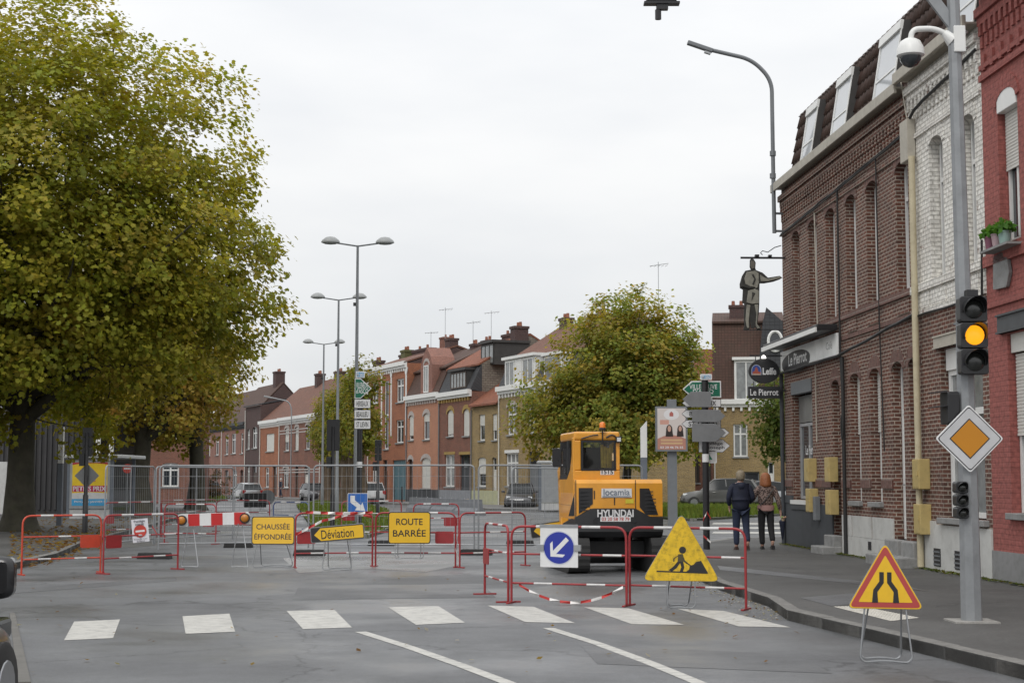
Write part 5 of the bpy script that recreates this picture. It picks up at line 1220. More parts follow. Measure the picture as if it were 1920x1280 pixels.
# road narrows triangle
s_ = sign_root('road_narrows_sign', 1661, 1243, 'yellow road narrows triangle with red border on bent wire legs by the kerb', -.05); s_.rotation_euler.y = math.radians(.8)
dY = s_.location.y; zb = D(1660, 1141, dY).z; side = .70; h = side*.866; zc = zb+h/3
pp = panel(s_, tri(side, zc, .04), M_signback); sub(pp, tri(side*.985, zc, .038), M_yel, -.002, name='edge'); sub(pp, tri(side*.93, zc, .03), mat('faded_red', (.42, .06, .055), .45, var=.06), -.004, name='red_border'); sub(pp, tri(side*.70, zc, .008), M_yel, -.006, name='yellow_face')
for k in (1, -1):
    q = [(.055, .0), (.1, .0), (.09, .09), (.045, .15), (.045, .215), (.012, .215), (.012, .14), (.06, .075)]
    sub(pp, [(-x*k*1.22, zc-.145+z*1.28) for x, z in q], M_signblack, -.008, name='narrowing_bar')
stand(s_, .5, zb, rear=.25, spread=1.3)

# ---------------- traffic signal mast on the right ----------------
MP = G(1822, 1165, KZ)
tm = root('signal_mast', MP, 0, 'tall galvanised steel mast carrying an overhead signal arm', 'mast')
mb = MB(); mb.tube([(0, 0, 0), (0, 0, 3.4), (0, 0, 3.42), (-.04, 0, 8.1)], [.118, .092, .088, .066], 8); mb.build('pole', M_steel, tm)
mb = MB(); mb.box(-.24, .24, -.24, .24, .0, .018); mb.build('base_plate', M_concrete, tm)
mb = MB(); mb.beam((0, 0, 7.86), (-3.6, 0, 8.12), .09, .11); mb.beam((-.02, 0, 6.6), (-.95, 0, 7.88), .05, .12); mb.build('arm', M_steel, tm)
mb = MB(); mb.box(-.09, .09, -.1, .1, 3.25, 3.27); mb.build('collar', M_greyp, tm)
hx = D(1240, 20, MP.y).x-MP.x
def signal3(name, loc, label, W_=.30, H_=.86, lit=None, parent=None, rotz=0, cat='traffic light', group=None, back=False):
    r = root(name, loc, rotz, label, cat, group)
    for i in range(3):
        z = H_/3*(i-1)
        mb = MB(); mb.prism([(p[0], -.0, p[1]) for p in rr(W_, H_/3-.008, .03, 0, z)], (0, .16, 0)); hs = mb.build('housing', M_black, r, bevel=.008)
        rad = W_*.36
        v = MB(); n = 14; A_ = [PI*(-.12)+PI*1.24*j/n for j in range(n+1)]
        for j in range(n):
            a, b = A_[j], A_[j+1]; la, lb = (.2*(.35+.65*max(0, math.sin(a))), .2*(.35+.65*max(0, math.sin(b))))
            k = W_/.3
            v.add([(rad*1.12*math.cos(a), 0, z+rad*1.12*math.sin(a)), (rad*1.12*math.cos(b), 0, z+rad*1.12*math.sin(b)), (rad*1.12*math.cos(b), -lb*k, z+rad*1.12*math.sin(b)), (rad*1.12*math.cos(a), -la*k, z+rad*1.12*math.sin(a))], [(0, 1, 2, 3)])
        v.build('visor', M_black, hs)
        l_ = MB(); l_.lathe([(rad, 0), (rad*.85, .02), (rad*.4, .035), (.002, .04)], 18)
        m = lit if (i == 1 and lit) else mat('dark_lens', (.022, .024, .022), .2, spec=.7)
        o = l_.build('lens', m, hs, smooth=60); o.location = (0, -.004, z); o.rotation_euler = (PI/2, 0, 0)
    return r
M_lit = mat('amber_lit', (.25, .08, .01), .4, emit=(1.0, .36, .01, 1.35), var=.3, scale=25)
tl = D(1827, 628, MP.y-.26); TL = signal3('traffic_light', tl, 'three lamp traffic light with the amber lamp lit on the steel mast', lit=M_lit, rotz=.0)
for q in ((-.14, -.02, .1, .2, -.3, -.24), (-.14, -.02, .1, .2, .25, .3), (-.06, .06, .02, .14, .43, .5)): mb = MB(); mb.box(*q); mb.build('mounting_bracket', M_black, TL)
oh = signal3('overhead_signal', (MP.x+hx, MP.y-.1, 7.44), 'black overhead traffic signal hanging from the mast arm', W_=.34, H_=.9)
mb = MB(); mb.box(-.2, .2, .0, .12, -.47, -.445); mb.box(-.06, .07, .02, .1, -.53, -.47); mb.tube([(-.04, .06, -.53), (-.04, .06, -.64)], .035, 8); mb.build('lower_bracket', M_black, oh); mb = MB(); mb.tube([(0, .1, .4), (0, .1, .66)], .03, 8); mb.build('hanger', M_black, oh)
mb = MB(); mb.box(.06, .17, -.006, .0, -.43, -.41); mb.build('label_plate', M_signback, oh)
# priority road diamond
dm = root('priority_sign', D(1818, 822, MP.y-.15), 0, 'white edged diamond priority road sign with orange centre on the mast', 'sign')
def diam(h_, r_): return [(p.x, p.z) for p in round_poly([(-h_, 0, 0), (0, 0, -h_), (h_, 0, 0), (0, 0, h_)], r_, 4)]
pp = panel(dm, diam(.372, .03), M_signwhite, .02); sub(pp, diam(.352, .03), M_signblack, -.002, name='black_line'); sub(pp, diam(.338, .03), mat('sign_pale_grey', (.5, .5, .51), .4), -.004, name='white_field'); sub(pp, diam(.222, .006), M_signblack, -.006, name='inner_line'); sub(pp, diam(.206, .004), mat('priority_orange', (.50, .20, .006), .4, var=.03), -.008, name='orange_centre')
mb = MB(); mb.box(-.1, .1, .02, .07, .12, .16); mb.box(-.1, .1, .02, .07, -.16, -.12); mb.build('clamp', M_grey_metal, dm)
rp_ = signal3('repeater_light', D(1805, 937, MP.y-.17), 'small three lamp repeater signal low on the mast', W_=.135, H_=.41)
pd = root('pedestrian_signal', D(1789, 765, MP.y), math.radians(-80), 'black pedestrian signal on the far side of the mast', 'traffic light')
mb = MB(); mb.prism([(p[0], -.12, p[1]) for p in rr(.2, .36, .03)], (0, .14, 0)); mb.build('housing', M_black, pd, bevel=.01)
for z in (0, .16): mb = MB(); mb.prism([(-.1, -.12, .02+z), (.1, -.12, .02+z), (.12, -.25, .0+z), (-.12, -.25, .0+z)], (0, 0, .012)); mb.build('visor', M_black, pd)
# dome camera
dc = root('dome_camera', D(1790, 75, MP.y), 0, 'white dome surveillance camera on a curved arm', 'camera')
mb = MB(); mb.box(-.03, .10, -.09, .09, -.16, .14); mb.build('mount_box', M_white, dc, bevel=.01)
mb = MB(); mb.tube(smoothpath([(-.03, 0, .03), (-.22, 0, .13), (-.48, 0, .12), (-.5, 0, -.06)], .15, 6), [.055]+[.03]*19 if False else .032, 10); mb.tube([(-.02, 0, .0), (-.12, 0, .08)], [.09, .04], 10); mb.build('arm', M_white, dc, smooth=60)
mb = MB(); mb.lathe([(.06, .13), (.11, .1), (.15, .02), (.155, -.06), (.135, -.075)], 20, (-.5, 0, -.12)); mb.build('housing', M_white, dc, smooth=50)
mb = MB(); mb.lathe([(.12, 0), (.115, -.05), (.08, -.1), (.03, -.125), (.001, -.13)], 18, (-.5, 0, -.19)); mb.build('dome', M_glass, dc, smooth=60)
mb = MB(); [mb.tube([(.08+.066*math.cos(i*PI/6), .066*math.sin(i*PI/6), z) for i in range(13)], .008, 4) for z in (-.1, .08)]; mb.build('strap', M_grey_metal, dc)

# ---------------- café wall pieces ----------------
wl = root('wall_lamp', RX.at(.2, 0, -.25), 0, 'tall swan neck street lamp fixed to the café corner', 'street lamp')
b0 = wl.location; Yl = b0.y
def L3(px, py): q = D(px, py, Yl); return (q.x-b0.x, 0, q.z)
mb = MB(); mb.tube(smoothpath([L3(1452, 437), L3(1449, 280), L3(1447, 150), L3(1410, 112), L3(1332, 94)], .9, 8), .05, 10); mb.build('pole', M_greyp, wl, smooth=60)
for py in (288, 330): q = L3(1449, py); mb = MB(); mb.tube([(q[0], 0, q[2]-.06), (q[0], 0, q[2]+.06)], .075, 10); mb.build('collar', M_greyp, wl)
for py in (400, 433): q = L3(1452, py); mb = MB(); mb.beam((q[0], 0, q[2]), (q[0]+.45, .1, q[2]), .05, .05); mb.build('wall_bracket', M_greyp, wl)
q0, q1 = L3(1336, 96), L3(1289, 80); mb = MB(); mb.beam(q0, q1, .16, .1); mb.build('lamp_head', M_greyp, wl, bevel=.02)
mb = MB(); mb.beam((q0[0]-.05, 0, q0[2]-.07), (q0[0]-.2, 0, q0[2]-.02), .1, .05); mb.build('sensor', M_grey_metal, wl)
# cut-out figure
fg = root('figure_sign', D(1408, 483, Yl-.1), 0, 'black and pale cut-out figure of a standing man on an iron bracket', 'sign')
fo = fg.location
def F2(x, y): q = D(1280+x*.25, 440+y*.25, fo.y); return (q.x-fo.x, q.z-fo.z)
OUT = [(505, 190), (503, 240), (512, 262), (470, 270), (445, 310), (428, 370), (430, 400), (452, 412), (447, 510), (462, 518), (460, 600), (464, 685), (455, 705), (470, 713), (500, 710), (504, 690), (512, 640), (514, 700), (536, 702), (545, 690), (560, 714), (588, 710), (586, 685), (560, 676), (572, 580), (575, 520), (577, 365), (610, 365), (680, 352), (728, 335), (748, 322), (728, 308), (640, 322), (600, 285), (550, 265), (545, 250), (548, 210), (535, 185), (515, 176)]
M_fig_d = mat('figure_dark', (.028, .027, .024), .6, var=.3, scale=6, dirt=.3); M_fig_l = mat('figure_pale', (.25, .24, .20), .65, var=.2, scale=6, dirt=.35)
mb = MB(); mb.prism([(a, 0, b) for a, b in [F2(*p) for p in OUT]], (0, .035, 0)); fp = mb.build('cutout', M_fig_d, fg)
def fsub(P, k, m=M_fig_l):
    mb = MB(); mb.prism([(a, -.022-k*.003, b) for a, b in [F2(*p) for p in P]], (0, .024+k*.003, 0)); mb.build('relief', m, fp, bevel=.01)
fsub([(512, 195), (508, 240), (520, 258), (540, 252), (542, 215), (532, 198)], 0, mat('figure_mid', (.12, .11, .09), .6)); fsub([(480, 280), (462, 330), (470, 372), (500, 385), (545, 395), (545, 402), (560, 398), (572, 360), (570, 290), (545, 270), (525, 275)], 1)
fsub([(580, 300), (610, 320), (640, 332), (725, 314), (740, 322), (725, 330), (640, 350), (585, 350)], 2); fsub([(490, 420), (478, 510), (520, 520), (570, 515), (570, 420), (540, 405)], 3); fsub([(480, 525), (470, 640), (482, 700), (497, 700), (495, 640), (508, 528)], 4); fsub([(538, 525), (552, 600), (546, 680), (560, 705), (580, 700), (556, 670), (565, 560), (566, 522)], 5)
fsub([(515, 300), (535, 330), (520, 370), (530, 380), (548, 335), (530, 295)], 6, M_fig_d); fsub([(520, 430), (515, 500), (528, 470), (545, 440)], 7, M_fig_d); fsub([(440, 330), (436, 390), (500, 405), (540, 402), (500, 385), (460, 375)], 8, M_fig_d)
x1 = 7.0-fo.x
mb = MB(); a = F2(435, 172); b = F2(765, 174); mb.beam((a[0], .02, a[1]), (b[0]+.25, .02, b[1]), .05, .045); a = F2(455, 714); mb.beam((a[0], .02, a[1]), (b[0]+.25, .02, a[1]), .02, .02); mb.box(F2(540, 0)[0], F2(570, 0)[0], -.05, .09, F2(0, 165)[1], F2(0, 150)[1]); mb.box(F2(640, 0)[0], F2(665, 0)[0], -.05, .09, F2(0, 165)[1], F2(0, 152)[1]); mb.build('bracket', M_black, fg)
mb = MB(); P = [F2(*p) for p in ((600, 150), (585, 135), (600, 120), (640, 130), (690, 95), (740, 80))]; mb.tube([(a, .02, b) for a, b in P], .012, 5); mb.build('scroll', M_black, fg)
# hanging pub signs
Yh = Yl+.0
hs = root('oval_pub_sign', D(1433, 695, Yh), 0, 'black oval hanging beer sign with a small arched picture', 'sign', None)
N_ = 40; mb = MB(); mb.prism([(.375*math.cos(i*2*PI/N_), 0, .30*math.sin(i*2*PI/N_)) for i in range(N_)], (0, .09, 0)); pp = mb.build('sign_body', M_signblack, hs, bevel=.012)
AX = -.19
def arc(r_, c=(AX, .02)): return [(c[0]-r_, c[1]-.12)]+[(c[0]+r_*math.cos(PI-i*PI/10), c[1]+r_*1.1*math.sin(PI-i*PI/10)) for i in range(11)]+[(c[0]+r_, c[1]-.12)]
sub(pp, arc(.118), mat('emblem_pale', (.42, .45, .55), .5), -.002, name='emblem'); sub(pp, arc(.105), mat('emblem_blue', (.03, .07, .28), .5), -.004, name='emblem'); sub(pp, [(AX-.1, -.095), (AX-.09, -.02), (AX-.04, .0), (AX-.03, .06), (AX, .1), (AX+.03, .05), (AX+.04, -.01), (AX+.1, -.03), (AX+.1, -.095)], mat('emblem_red', (.35, .08, .05), .5), -.006, name='emblem'); sub(pp, [(AX-.1, -.1), (AX+.1, -.1), (AX+.1, -.075), (AX-.1, -.07)], mat('emblem_tan', (.45, .36, .28), .5), -.007, name='emblem')
text('Leffe', .17, M_signwhite, pp, (.125, -.002, -.01), width=.33, bold=.03)
mb = MB(); mb.beam((-.35, .05, .37), (.65, .05, .37), .03, .03); mb.tube([(.02, .05, .3), (.02, .05, .37)], .02, 6); mb.tube([(-.2, .05, .25), (-.2, .05, .37)], .012, 6); mb.build('bracket', M_black, hs)
mb = MB(); mb.lathe([(.06, 0), (.05, .04), (.02, .07)], 12, (-.02, -.06, .30)); mb.build('spot_lamp', mat('spot_lit', (.8, .8, .8), .4, emit=(1, .97, .9, 3.0)), hs)
nb = root('name_board', D(1433, 735.5, Yh), 0, 'black rectangular board with the white café name', 'sign')
pp = panel(nb, rr(.77, .285, .015), M_signblack, .06); text('Le Pierrot', .155, M_signwhite, pp, (0, -.002, .005), width=.68, bold=.012)
for x in (-.25, .25): mb = MB(); mb.tube([(x, .03, .14), (x, .03, .27)], .01, 6); mb.build('hanger', M_black, nb)
mb = MB(); mb.beam((.38, .03, .05), (.65, .03, .05), .03, .03); mb.build('wall_arm', M_black, nb)
# ---------------- double street lamps ----------------
def lamp(px, dY, label, Hh=10.0):
    x = (px-960)/FPX*dY; r = root('street_lamp', (x, dY, .1), .05, label, 'street lamp', 'double headed street lamps on the island')
    mb = MB(); mb.tube([(0, 0, 0), (0, 0, 1.2), (0, 0, 1.22), (0, 0, Hh)], [.11, .10, .085, .045], 10); mb.build('pole', M_greyp, r, smooth=50)
    for k in (-1, 1):
        mb = MB(); mb.tube([(0, 0, Hh-.03), (k*.75, 0, Hh+.08)], .03, 8); a = mb.build('arm', M_greyp, r, smooth=50)
        mb = MB(); P = [(.02, .20), (.17, .17), (.30, .07), (.34, .0), (.33, -.03), (.2, -.08), (.02, -.1)]
        mb.lathe([(a_*.999, z) for a_, z in P[::-1]], 16, (k*.98, 0, Hh+.12), .55); mb.build('lamp_head', mat('lamp_grey', (.3, .31, .31), .45, var=.05), r, smooth=45)
    mb = MB(); mb.box(-.14, -.05, -.05, .05, Hh*.78, Hh*.78+.12); mb.build('sensor_box', M_black, r)
    return r
lamp(668, 56, 'nearest tall double headed lamp rising above the green direction sign'); lamp(633, 73, 'middle double headed lamp of the island row'); lamp(606, 97, 'farthest double headed lamp beyond the clipped trees')
p = ROW.at(ROW.u(557), 0, -.6); r = root('street_lamp', p, 0, 'slim single arm lamp in front of the banded brick house', 'street lamp')
mb = MB(); mb.tube(smoothpath([(0, 0, .1), (0, 0, 8.3), (-.3, 0, 8.9), (-1.9, -.4, 9.25)], .6, 5), [.07]*6+[.05]*8, 8) if False else mb.tube(smoothpath([(0, 0, .1), (0, 0, 8.3), (-.3, 0, 8.9), (-1.9, -.4, 9.25)], .5, 5), .06, 8); mb.build('pole', M_grey_metal, r, smooth=50)
mb = MB(); mb.beam((-1.7, -.35, 9.2), (-2.5, -.5, 9.35), .25, .14); mb.build('lamp_head', M_grey_metal, r, bevel=.03)

# ---------------- direction sign masts ----------------
def arrow_plate(w, h, d=1):
    t = h*.55
    P = [(-w/2, -h/2), (w/2-t, -h/2), (w/2, 0), (w/2-t, h/2), (-w/2, h/2)]
    return P if d > 0 else [(-x, z) for x, z in P][::-1]
def inset(P, k):
    cx = sum(p[0] for p in P)/len(P); cz = sum(p[1] for p in P)/len(P); w = max(p[0] for p in P)-min(p[0] for p in P); h = max(p[1] for p in P)-min(p[1] for p in P)
    return [(cx+(x-cx)*(1-2*k/w), cz+(z-cz)*(1-2*k/h)) for x, z in P]
def plate(r, mast, px0, px1, py0, py1, face, txt=(), d=1, y=-.1, back=False, tm=None, border=None):
    o = r.location; a, b = D(px0, py1, o.y+y), D(px1, py0, o.y+y); w, h = b.x-a.x, b.z-a.z; cx, cz = (a.x+b.x)/2-o.x, (a.z+b.z)/2-o.z
    P = arrow_plate(w, h, d) if d else rr(w, h, .02)
    mb = MB(); mb.prism([(x+cx, y, z+cz) for x, z in P], (0, .025, 0)); s_ = mb.build('direction_plate', M_signback if back else (border or M_signwhite), r, bevel=.004)
    if not back:
        if border is not None: sub(s_, [(x+cx, z+cz) for x, z in inset(P, .012)], M_signwhite, y-.001, name='white_edge')
        sub(s_, [(x+cx, z+cz) for x, z in inset(P, .028)], face, y-.003, name='face')
        n = len(txt)
        for i, t in enumerate(txt):
            hh = h*.5/n*1.15; text(t, hh, tm or M_signwhite, s_, (cx-.03*d, y-.005, cz+(h*.6/n)*((n-1)/2-i)), width=min(w*.72, hh*.72*len(t)), bold=.012)
    return s_
def mast(px, foot, top, label, rad=.075):
    o = G(px, foot, .11); r = root('direction_mast', o, 0, label, 'sign mast'); h = D(px, top, o.y).z-o.z
    mb = MB(); mb.cyl((0, 0, 0), rad, h, 12); mb.build('post', M_black, r, smooth=50)
    mb = MB(); mb.cyl((0, 0, 1.95), rad+.004, .18, 12); mb.build('white_ring', M_signwhite, r, smooth=50)
    return r
r = mast(673, 992, 697, 'black mast carrying one green and three white direction plates', .085)
plate(r, 0, 665, 697, 709, 747, M_green, ('VILLENEUVE', "d'ASCQ"), 1); 
for y0, t in ((748, 'HERSEAUX'), (768, 'BEAULIEU'), (787, 'ST LIEVIN')): plate(r, 0, 664, 695, y0, y0+17, M_signwhite, (t,), 0, tm=M_signblack, border=M_signblack)
plate(r, 0, 667, 684, 696, 708, mat('road_number_blue', (.12, .33, .55), .4), ('M 660',), 0)
# small blue plate with white arrow on the island
s_ = root('island_arrow_sign', G(670, 1001, .1), .0, 'square blue plate with a white arrow pointing down at the island tip', 'sign')
dY = s_.location.y; zc = D(670, 943, dY).z-s_.location.z; pp = panel(s_, rr(.58, .58, .02, 0, zc), M_signwhite, .015); sub(pp, rr(.555, .555, .02, 0, zc), M_blue2, -.002, name='blue_face')
sub(pp, [(x, z+zc) for x, z in [(-.21, .22), (-.08, .22), (-.08, .09), (.1, -.06), (.14, .03), (.22, -.22), (-.08, -.2), (-.02, -.12), (-.21, .02)]], M_signwhite, -.004, name='white_arrow')
mb = MB(); mb.cyl((0, .05, 0), .03, zc+.2, 8); mb.build('post', M_grey_metal, s_)
# mast by the lawn
r = mast(1325, 1030, 706, 'black mast crowded with grey plate backs and white arrows by the café crossing', .075)
plate(r, 0, 1280, 1352, 714, 745, M_green, ('VILLENEUVE', "D'ASCQ"), -1, y=.1); plate(r, 0, 1313, 1335, 701, 712, MATS['road_number_blue'], ('M 660',), 0)
plate(r, 0, 1279, 1352, 748, 763, M_signwhite, ('HERSEAUX',), -1, y=.1, tm=M_signblack, border=M_signblack)
for y0, t in ((768, 'BEAULIEU'), (787, 'ST LIEVIN')): plate(r, 0, 1278, 1352, y0, y0+15, M_signwhite, (t,), -1, y=.1, tm=M_signblack, border=M_signblack)
plate(r, 0, 1280, 1333, 734, 763, None, d=-1, back=True); plate(r, 0, 1298, 1360, 768, 791, None, d=1, back=True); plate(r, 0, 1298, 1361, 794, 828, None, d=1, back=True)
plate(r, 0, 1340, 1368, 802, 820, M_signwhite, (), 1, y=.1, border=M_signblack)
plate(r, 0, 1310, 1369, 823, 848, M_signwhite, ('Collège', 'St Joseph'), 1, y=.1, tm=M_signblack, border=M_signblack)
lp_ = plate(r, 0, 1320, 1344, 842, 868, mat('pale_grey_face', (.5, .5, .5), .5), (), 0, y=.1)
o = r.location; q = D(1325, 853, o.y+.1); sub(lp_, [(q.x-o.x-.09, q.z-o.z-.1), (q.x-o.x+.13, q.z-o.z-.1), (q.x-o.x, q.z-o.z+.12)], M_green, .094, name='logo')
tape([(o.x-.09, o.y-.09, .75), (o.x+.0, o.y-.1, .95), (o.x+.09, o.y-.09, .8)], 'striped tape tied round the black mast', .05, .1); tape([(o.x-.08, o.y-.09, .42), (o.x+.08, o.y-.09, .28)], 'second wrap of striped tape low on the black mast', .05, .1)

# backs of black traffic lights
def tl_back(px, foot, top, label, z=.1, diamond=False, board=True):
    o = G(px, foot, z); r = root('traffic_light', o, 0, label, 'traffic light', 'black signals seen from behind'); h = D(px, top, o.y).z-z
    mb = MB(); mb.tube([(0, 0, 0), (0, 0, 1.1), (0, 0, 1.12), (0, 0, h-.3)], [.08, .08, .058, .055], 10); mb.build('post', M_black, r, smooth=50)
    for i in range(3): mb = MB(); mb.prism(rounded(.27, .275, .03, 3, 0, h-.85+.285*i), (0, .16, 0)); hs = mb.build('housing', M_black, r, bevel=.01); v = MB(); v.tube([(0, .16, h-.85+.285*i), (0, .34, h-.85+.285*i)], .11, 12, cap=False); v.build('visor', M_black, hs)
    if board: mb = MB(); mb.prism(rounded(.42, 1.0, .05, 3, 0, h-.57), (0, -.012, 0)); mb.build('backboard', M_black, r)
    mb = MB(); mb.box(-.2, -.05, -.06, .08, 1.95, 2.3); mb.build('pedestrian_head', M_black, r)
    if diamond:
        mb = MB(); mb.prism([(-.36, .07, h-1.55), (0, .07, h-1.91), (.36, .07, h-1.55), (0, .07, h-1.19)], (0, .02, 0)); mb.build('sign_back', M_signback, r)
    return r
tl_back(623, 992, 782, 'black traffic light seen from behind beside the clipped trees'); tl_back(708, 972, 818, 'black traffic light in front of the white hatchback', board=False); tl_back(159, 999, 792, 'black traffic light with a grey sign back in front of the yellow poster', .12, True, False)

# ---------------- poster panel on a post ----------------
o = G(1262, 986, .1); r = root('poster_panel', o, 0, 'free standing advertising panel with two portraits above the lawn', 'advert panel')
a, b = D(1229, 846, o.y), D(1288, 762, o.y); w, h = b.x-a.x, b.z-a.z; cx, cz = (a.x+b.x)/2-o.x, (a.z+b.z)/2-o.z
mb = MB(); mb.box(-.16, .16, .05, .2, 0, cz+h/2+.25); mb.build('post', M_greyp, r, bevel=.01)
mb = MB(); mb.box(cx-w/2, cx+w/2, -.1, .048, cz-h/2, cz+h/2); pf = mb.build('frame', M_greyp, r, bevel=.01)
def ps(P, m, k, nm): return sub(pf, [(cx+x*w, cz+z*h) for x, z in P], m, -.1-.002*k, name=nm)
Mp = lambda n, c: mat('print_'+n, c, .4, var=.03)
ps([(-.44, -.46), (.44, -.46), (.44, .46), (-.44, .46)], Mp('pale', (.58, .52, .49)), 1, 'poster'); ps([(-.44, -.46), (.44, -.46), (.44, -.22), (.25, -.16), (0, -.13), (-.25, -.16), (-.44, -.22)], Mp('terra', (.42, .2, .15)), 2, 'poster_print')
ps([(.24*math.cos(i*PI/12), .32+.12*math.sin(i*PI/12)) for i in range(24)], Mp('white', (.68, .66, .66)), 2, 'poster_print'); ps([(-.06, .28), (.06, .28), (.06, .35), (0, .39), (-.06, .35)], Mp('logo_red', (.4, .12, .1)), 3, 'poster_print'); ps([(-.36, .1), (-.08, .1), (-.08, .2), (-.36, .2)], Mp('blush', (.55, .3, .24)), 2, 'poster_print')
for x, s_ in ((-.07, 1), (.27, .9)):
    ps([(x+.10*s_*math.cos(i*PI/9), -.0+.115*s_*math.sin(i*PI/9)-.02) for i in range(18)]+[], Mp('hair', (.03, .02, .018)), 3+x, 'poster_print'); ps([(x-.12*s_, -.17), (x+.12*s_, -.17), (x+.1*s_, -.04), (x-.1*s_, -.04)], Mp('hair', (.03, .02, .018)), 4+x, 'poster_print'); ps([(x+.055*s_*math.cos(i*PI/8), .005+.07*s_*math.sin(i*PI/8)) for i in range(16)], Mp('face', (.5, .3, .23)), 6+x, 'poster_print')
for z in (-.25, -.32): ps([(-.34, z-.022), (.34, z-.022), (.34, z+.022), (-.34, z+.022)], Mp('sand', (.55, .36, .2)), 4, 'poster_print')
text('03 20 46 76 55', h*.05, M_signwhite, pf, (cx, -.112, cz-h*.41), width=w*.72, bold=.02)
# slant topped grey masts with white heads
def slant(px, foot, top, label, wid=.17):
    o = G(px, foot, .11); r = root('slant_mast', o, 0, label, 'mast', 'grey masts with slanted white heads'); h = D(px, top, o.y).z-.11; k = wid/2
    mb = MB(); mb.box(-k, k, -.08, .08, 0, h-1.25); mb.build('post', mat('mast_grey', (.13, .145, .17), .5), r); mb = MB(); mb.prism([(-k, -.08, h-1.248), (k, -.08, h-1.248), (k, -.08, h), (-k, -.08, h-.25)], (0, .16, 0)); mb.build('white_head', M_white, r)
slant(1208, 985, 789, 'grey mast with slanted white head behind the excavator', .22); slant(111, 985, 800, 'grey mast with slanted white head left of the poster shelter'); slant(181, 968, 810, 'grey mast with slanted white head behind the shelter roof'); slant(206, 966, 817, 'grey mast with slanted white head right of the poster shelter')

# ---------------- bus shelters ----------------
M_shf = mat('shelter_grey', (.15, .17, .2), .5, metal=.2)
def shelter(loc, rz, label, W_=1.5, poster=True, depth=3.2):
    r = root('bus_shelter', loc, rz, label, 'bus shelter'); k = W_/2
    mb = MB(); mb.box(-k-.15, k+.45, -.2, depth+.2, 2.42, 2.56); mb.build('roof', mat('shelter_roof', (.42, .43, .43), .5), r, bevel=.03)
    for x in (-k, k): 
        for y in (0, depth): mb = MB(); mb.box(x-.06, x+.06, y-.06, y+.06, 0, 2.42); mb.build('post', M_shf, r)
    mb = MB(); mb.box(-k+.06, k-.06, -.09, .09, .4, 2.35); c = mb.build('display_case', mat('case_grey', (.32, .33, .34), .45, metal=.3), r, bevel=.01)
    mb = MB(); mb.box(-k+.06, k-.06, -.05, .05, .0, .38); mb.build('base_panel', mat('base_white', (.5, .5, .5), .6, dirt=.2), r)
    mb = MB(); mb.add([(k, .1, .3), (k, depth-.1, .3), (k, depth-.1, 2.3), (k, .1, 2.3)], [(0, 1, 2, 3)]); mb.build('side_glass', M_clear, r)
    mb = MB(); mb.box(-k+.1, k-.1, depth-.7, depth-.3, .42, .47); mb.build('bench', M_shf, r)
    if poster:
        def q(P, m, y, nm): return sub(c, P, m, -.092-y*.002, name=nm)
        x0, x1, z0, z1 = -k+.16, k-.16, .52, 2.25; W2 = x1-x0
        q([(x0, z0), (x1, z0), (x1, z1), (x0, z1)], mat('poster_yellow', (.72, .5, .02), .35, var=.1), 0, 'poster')
        q([(x0, z1-.02), (x0, z1), (x1, z1), (x1, z1-.08), (x0+W2*.7, z1-.03), (x0+W2*.3, z1-.03), (x0, z1-.1)], mat('poster_red', (.4, .03, .04), .35), 1, 'poster_print')
        q([(x0, z0), (x1, z0), (x1, z0+.27), (x0, z0+.27)], mat('poster_blue', (.05, .32, .6), .35), 1, 'poster_print'); q([(x0, z0+.272), (x1, z0+.272), (x1, z0+.5), (x0+W2*.5, z0+.54), (x0, z0+.5)], mat('poster_pale', (.55, .55, .55), .35), 1, 'poster_print')
        Mt = mat('poster_text', (.66, .6, .62), .4); Mc = mat('poster_crimson', (.42, .02, .08), .4)
        for t, zz, ww, hh in (('VOS', 1.58, .30, .15), ('PETITS PRIX', 1.2, .93, .2)):
            q([(-ww*W2/2*1.05, zz-hh*.62), (ww*W2/2*1.05, zz-hh*.62), (ww*W2/2*1.05, zz+hh*.62), (-ww*W2/2*1.05, zz+hh*.62)], Mc, 1, 'poster_print'); text(t, hh, Mt, c, (0, -.098, zz), width=ww*W2, bold=.02)
        text('PAYEZ EN JANVIER !', .11, M_signwhite, c, (0, -.098, z0+.15), width=W2*.85, bold=.01)
    return r
o = G(168, 972, KZ); shelter((o.x, o.y, KZ), -.03, 'bus shelter with a bright yellow poster in its end case', 1.75)
o = G(1040, 956, .11); shelter((o.x, o.y, .11), 0, 'grey bus shelter half hidden behind the excavator', 1.5, poster=False, depth=2.0)

# ---------------- dark clad building on the left ----------------
o = Vector((-34, 73, 0)); r = root('clad_building', o, 0, 'dark building with vertical ribbed cladding behind the plane tree', 'building')
mb = MB(); mb.box(0, 14.0, 0, 12, 0, 9); mb.build('wall', mat('dark_cladding', (.035, .034, .036), .6, var=.15), r)
for i in range(28): mb = MB(); mb.box(7.0+i*.25, 7.1+i*.25, -.08, -.002, .3, 8.9); mb.build('cladding_rib', MATS['dark_cladding'], r)
mb = MB(); mb.box(0, 11.0, -1.2, -.01, 0, 2.5); mb.build('white_base', mat('white_panel_wall', (.5, .5, .49), .6, var=.08, dirt=.15), r)
for i in range(4): window(r, .3+i*2.6, 2.7+i*2.6, 4.2, 6.4, y=-.1, pm=mat('white_blind', (.5, .5, .52), .3), mull=1, transom=.5, fm=M_greyp)
mb = MB(); mb.box(-.1, 14.1, -.2, 12, 9.002, 9.3); mb.build('parapet', M_greyp, r)
gt = root('lattice_gate', G(66, 962, KZ), 0, 'small white lattice gate beside the plane trunk', 'gate')
for x in (-.22, 0, .22): mb = MB(); mb.box(x-.035, x+.035, -.02, .02, 0, 1.25); mb.build('bar', M_white, gt)
for z in (.1, .45, .8, 1.15): mb = MB(); mb.box(-.25, .25, .022, .04, z, z+.07); mb.build('rail', M_white, gt)

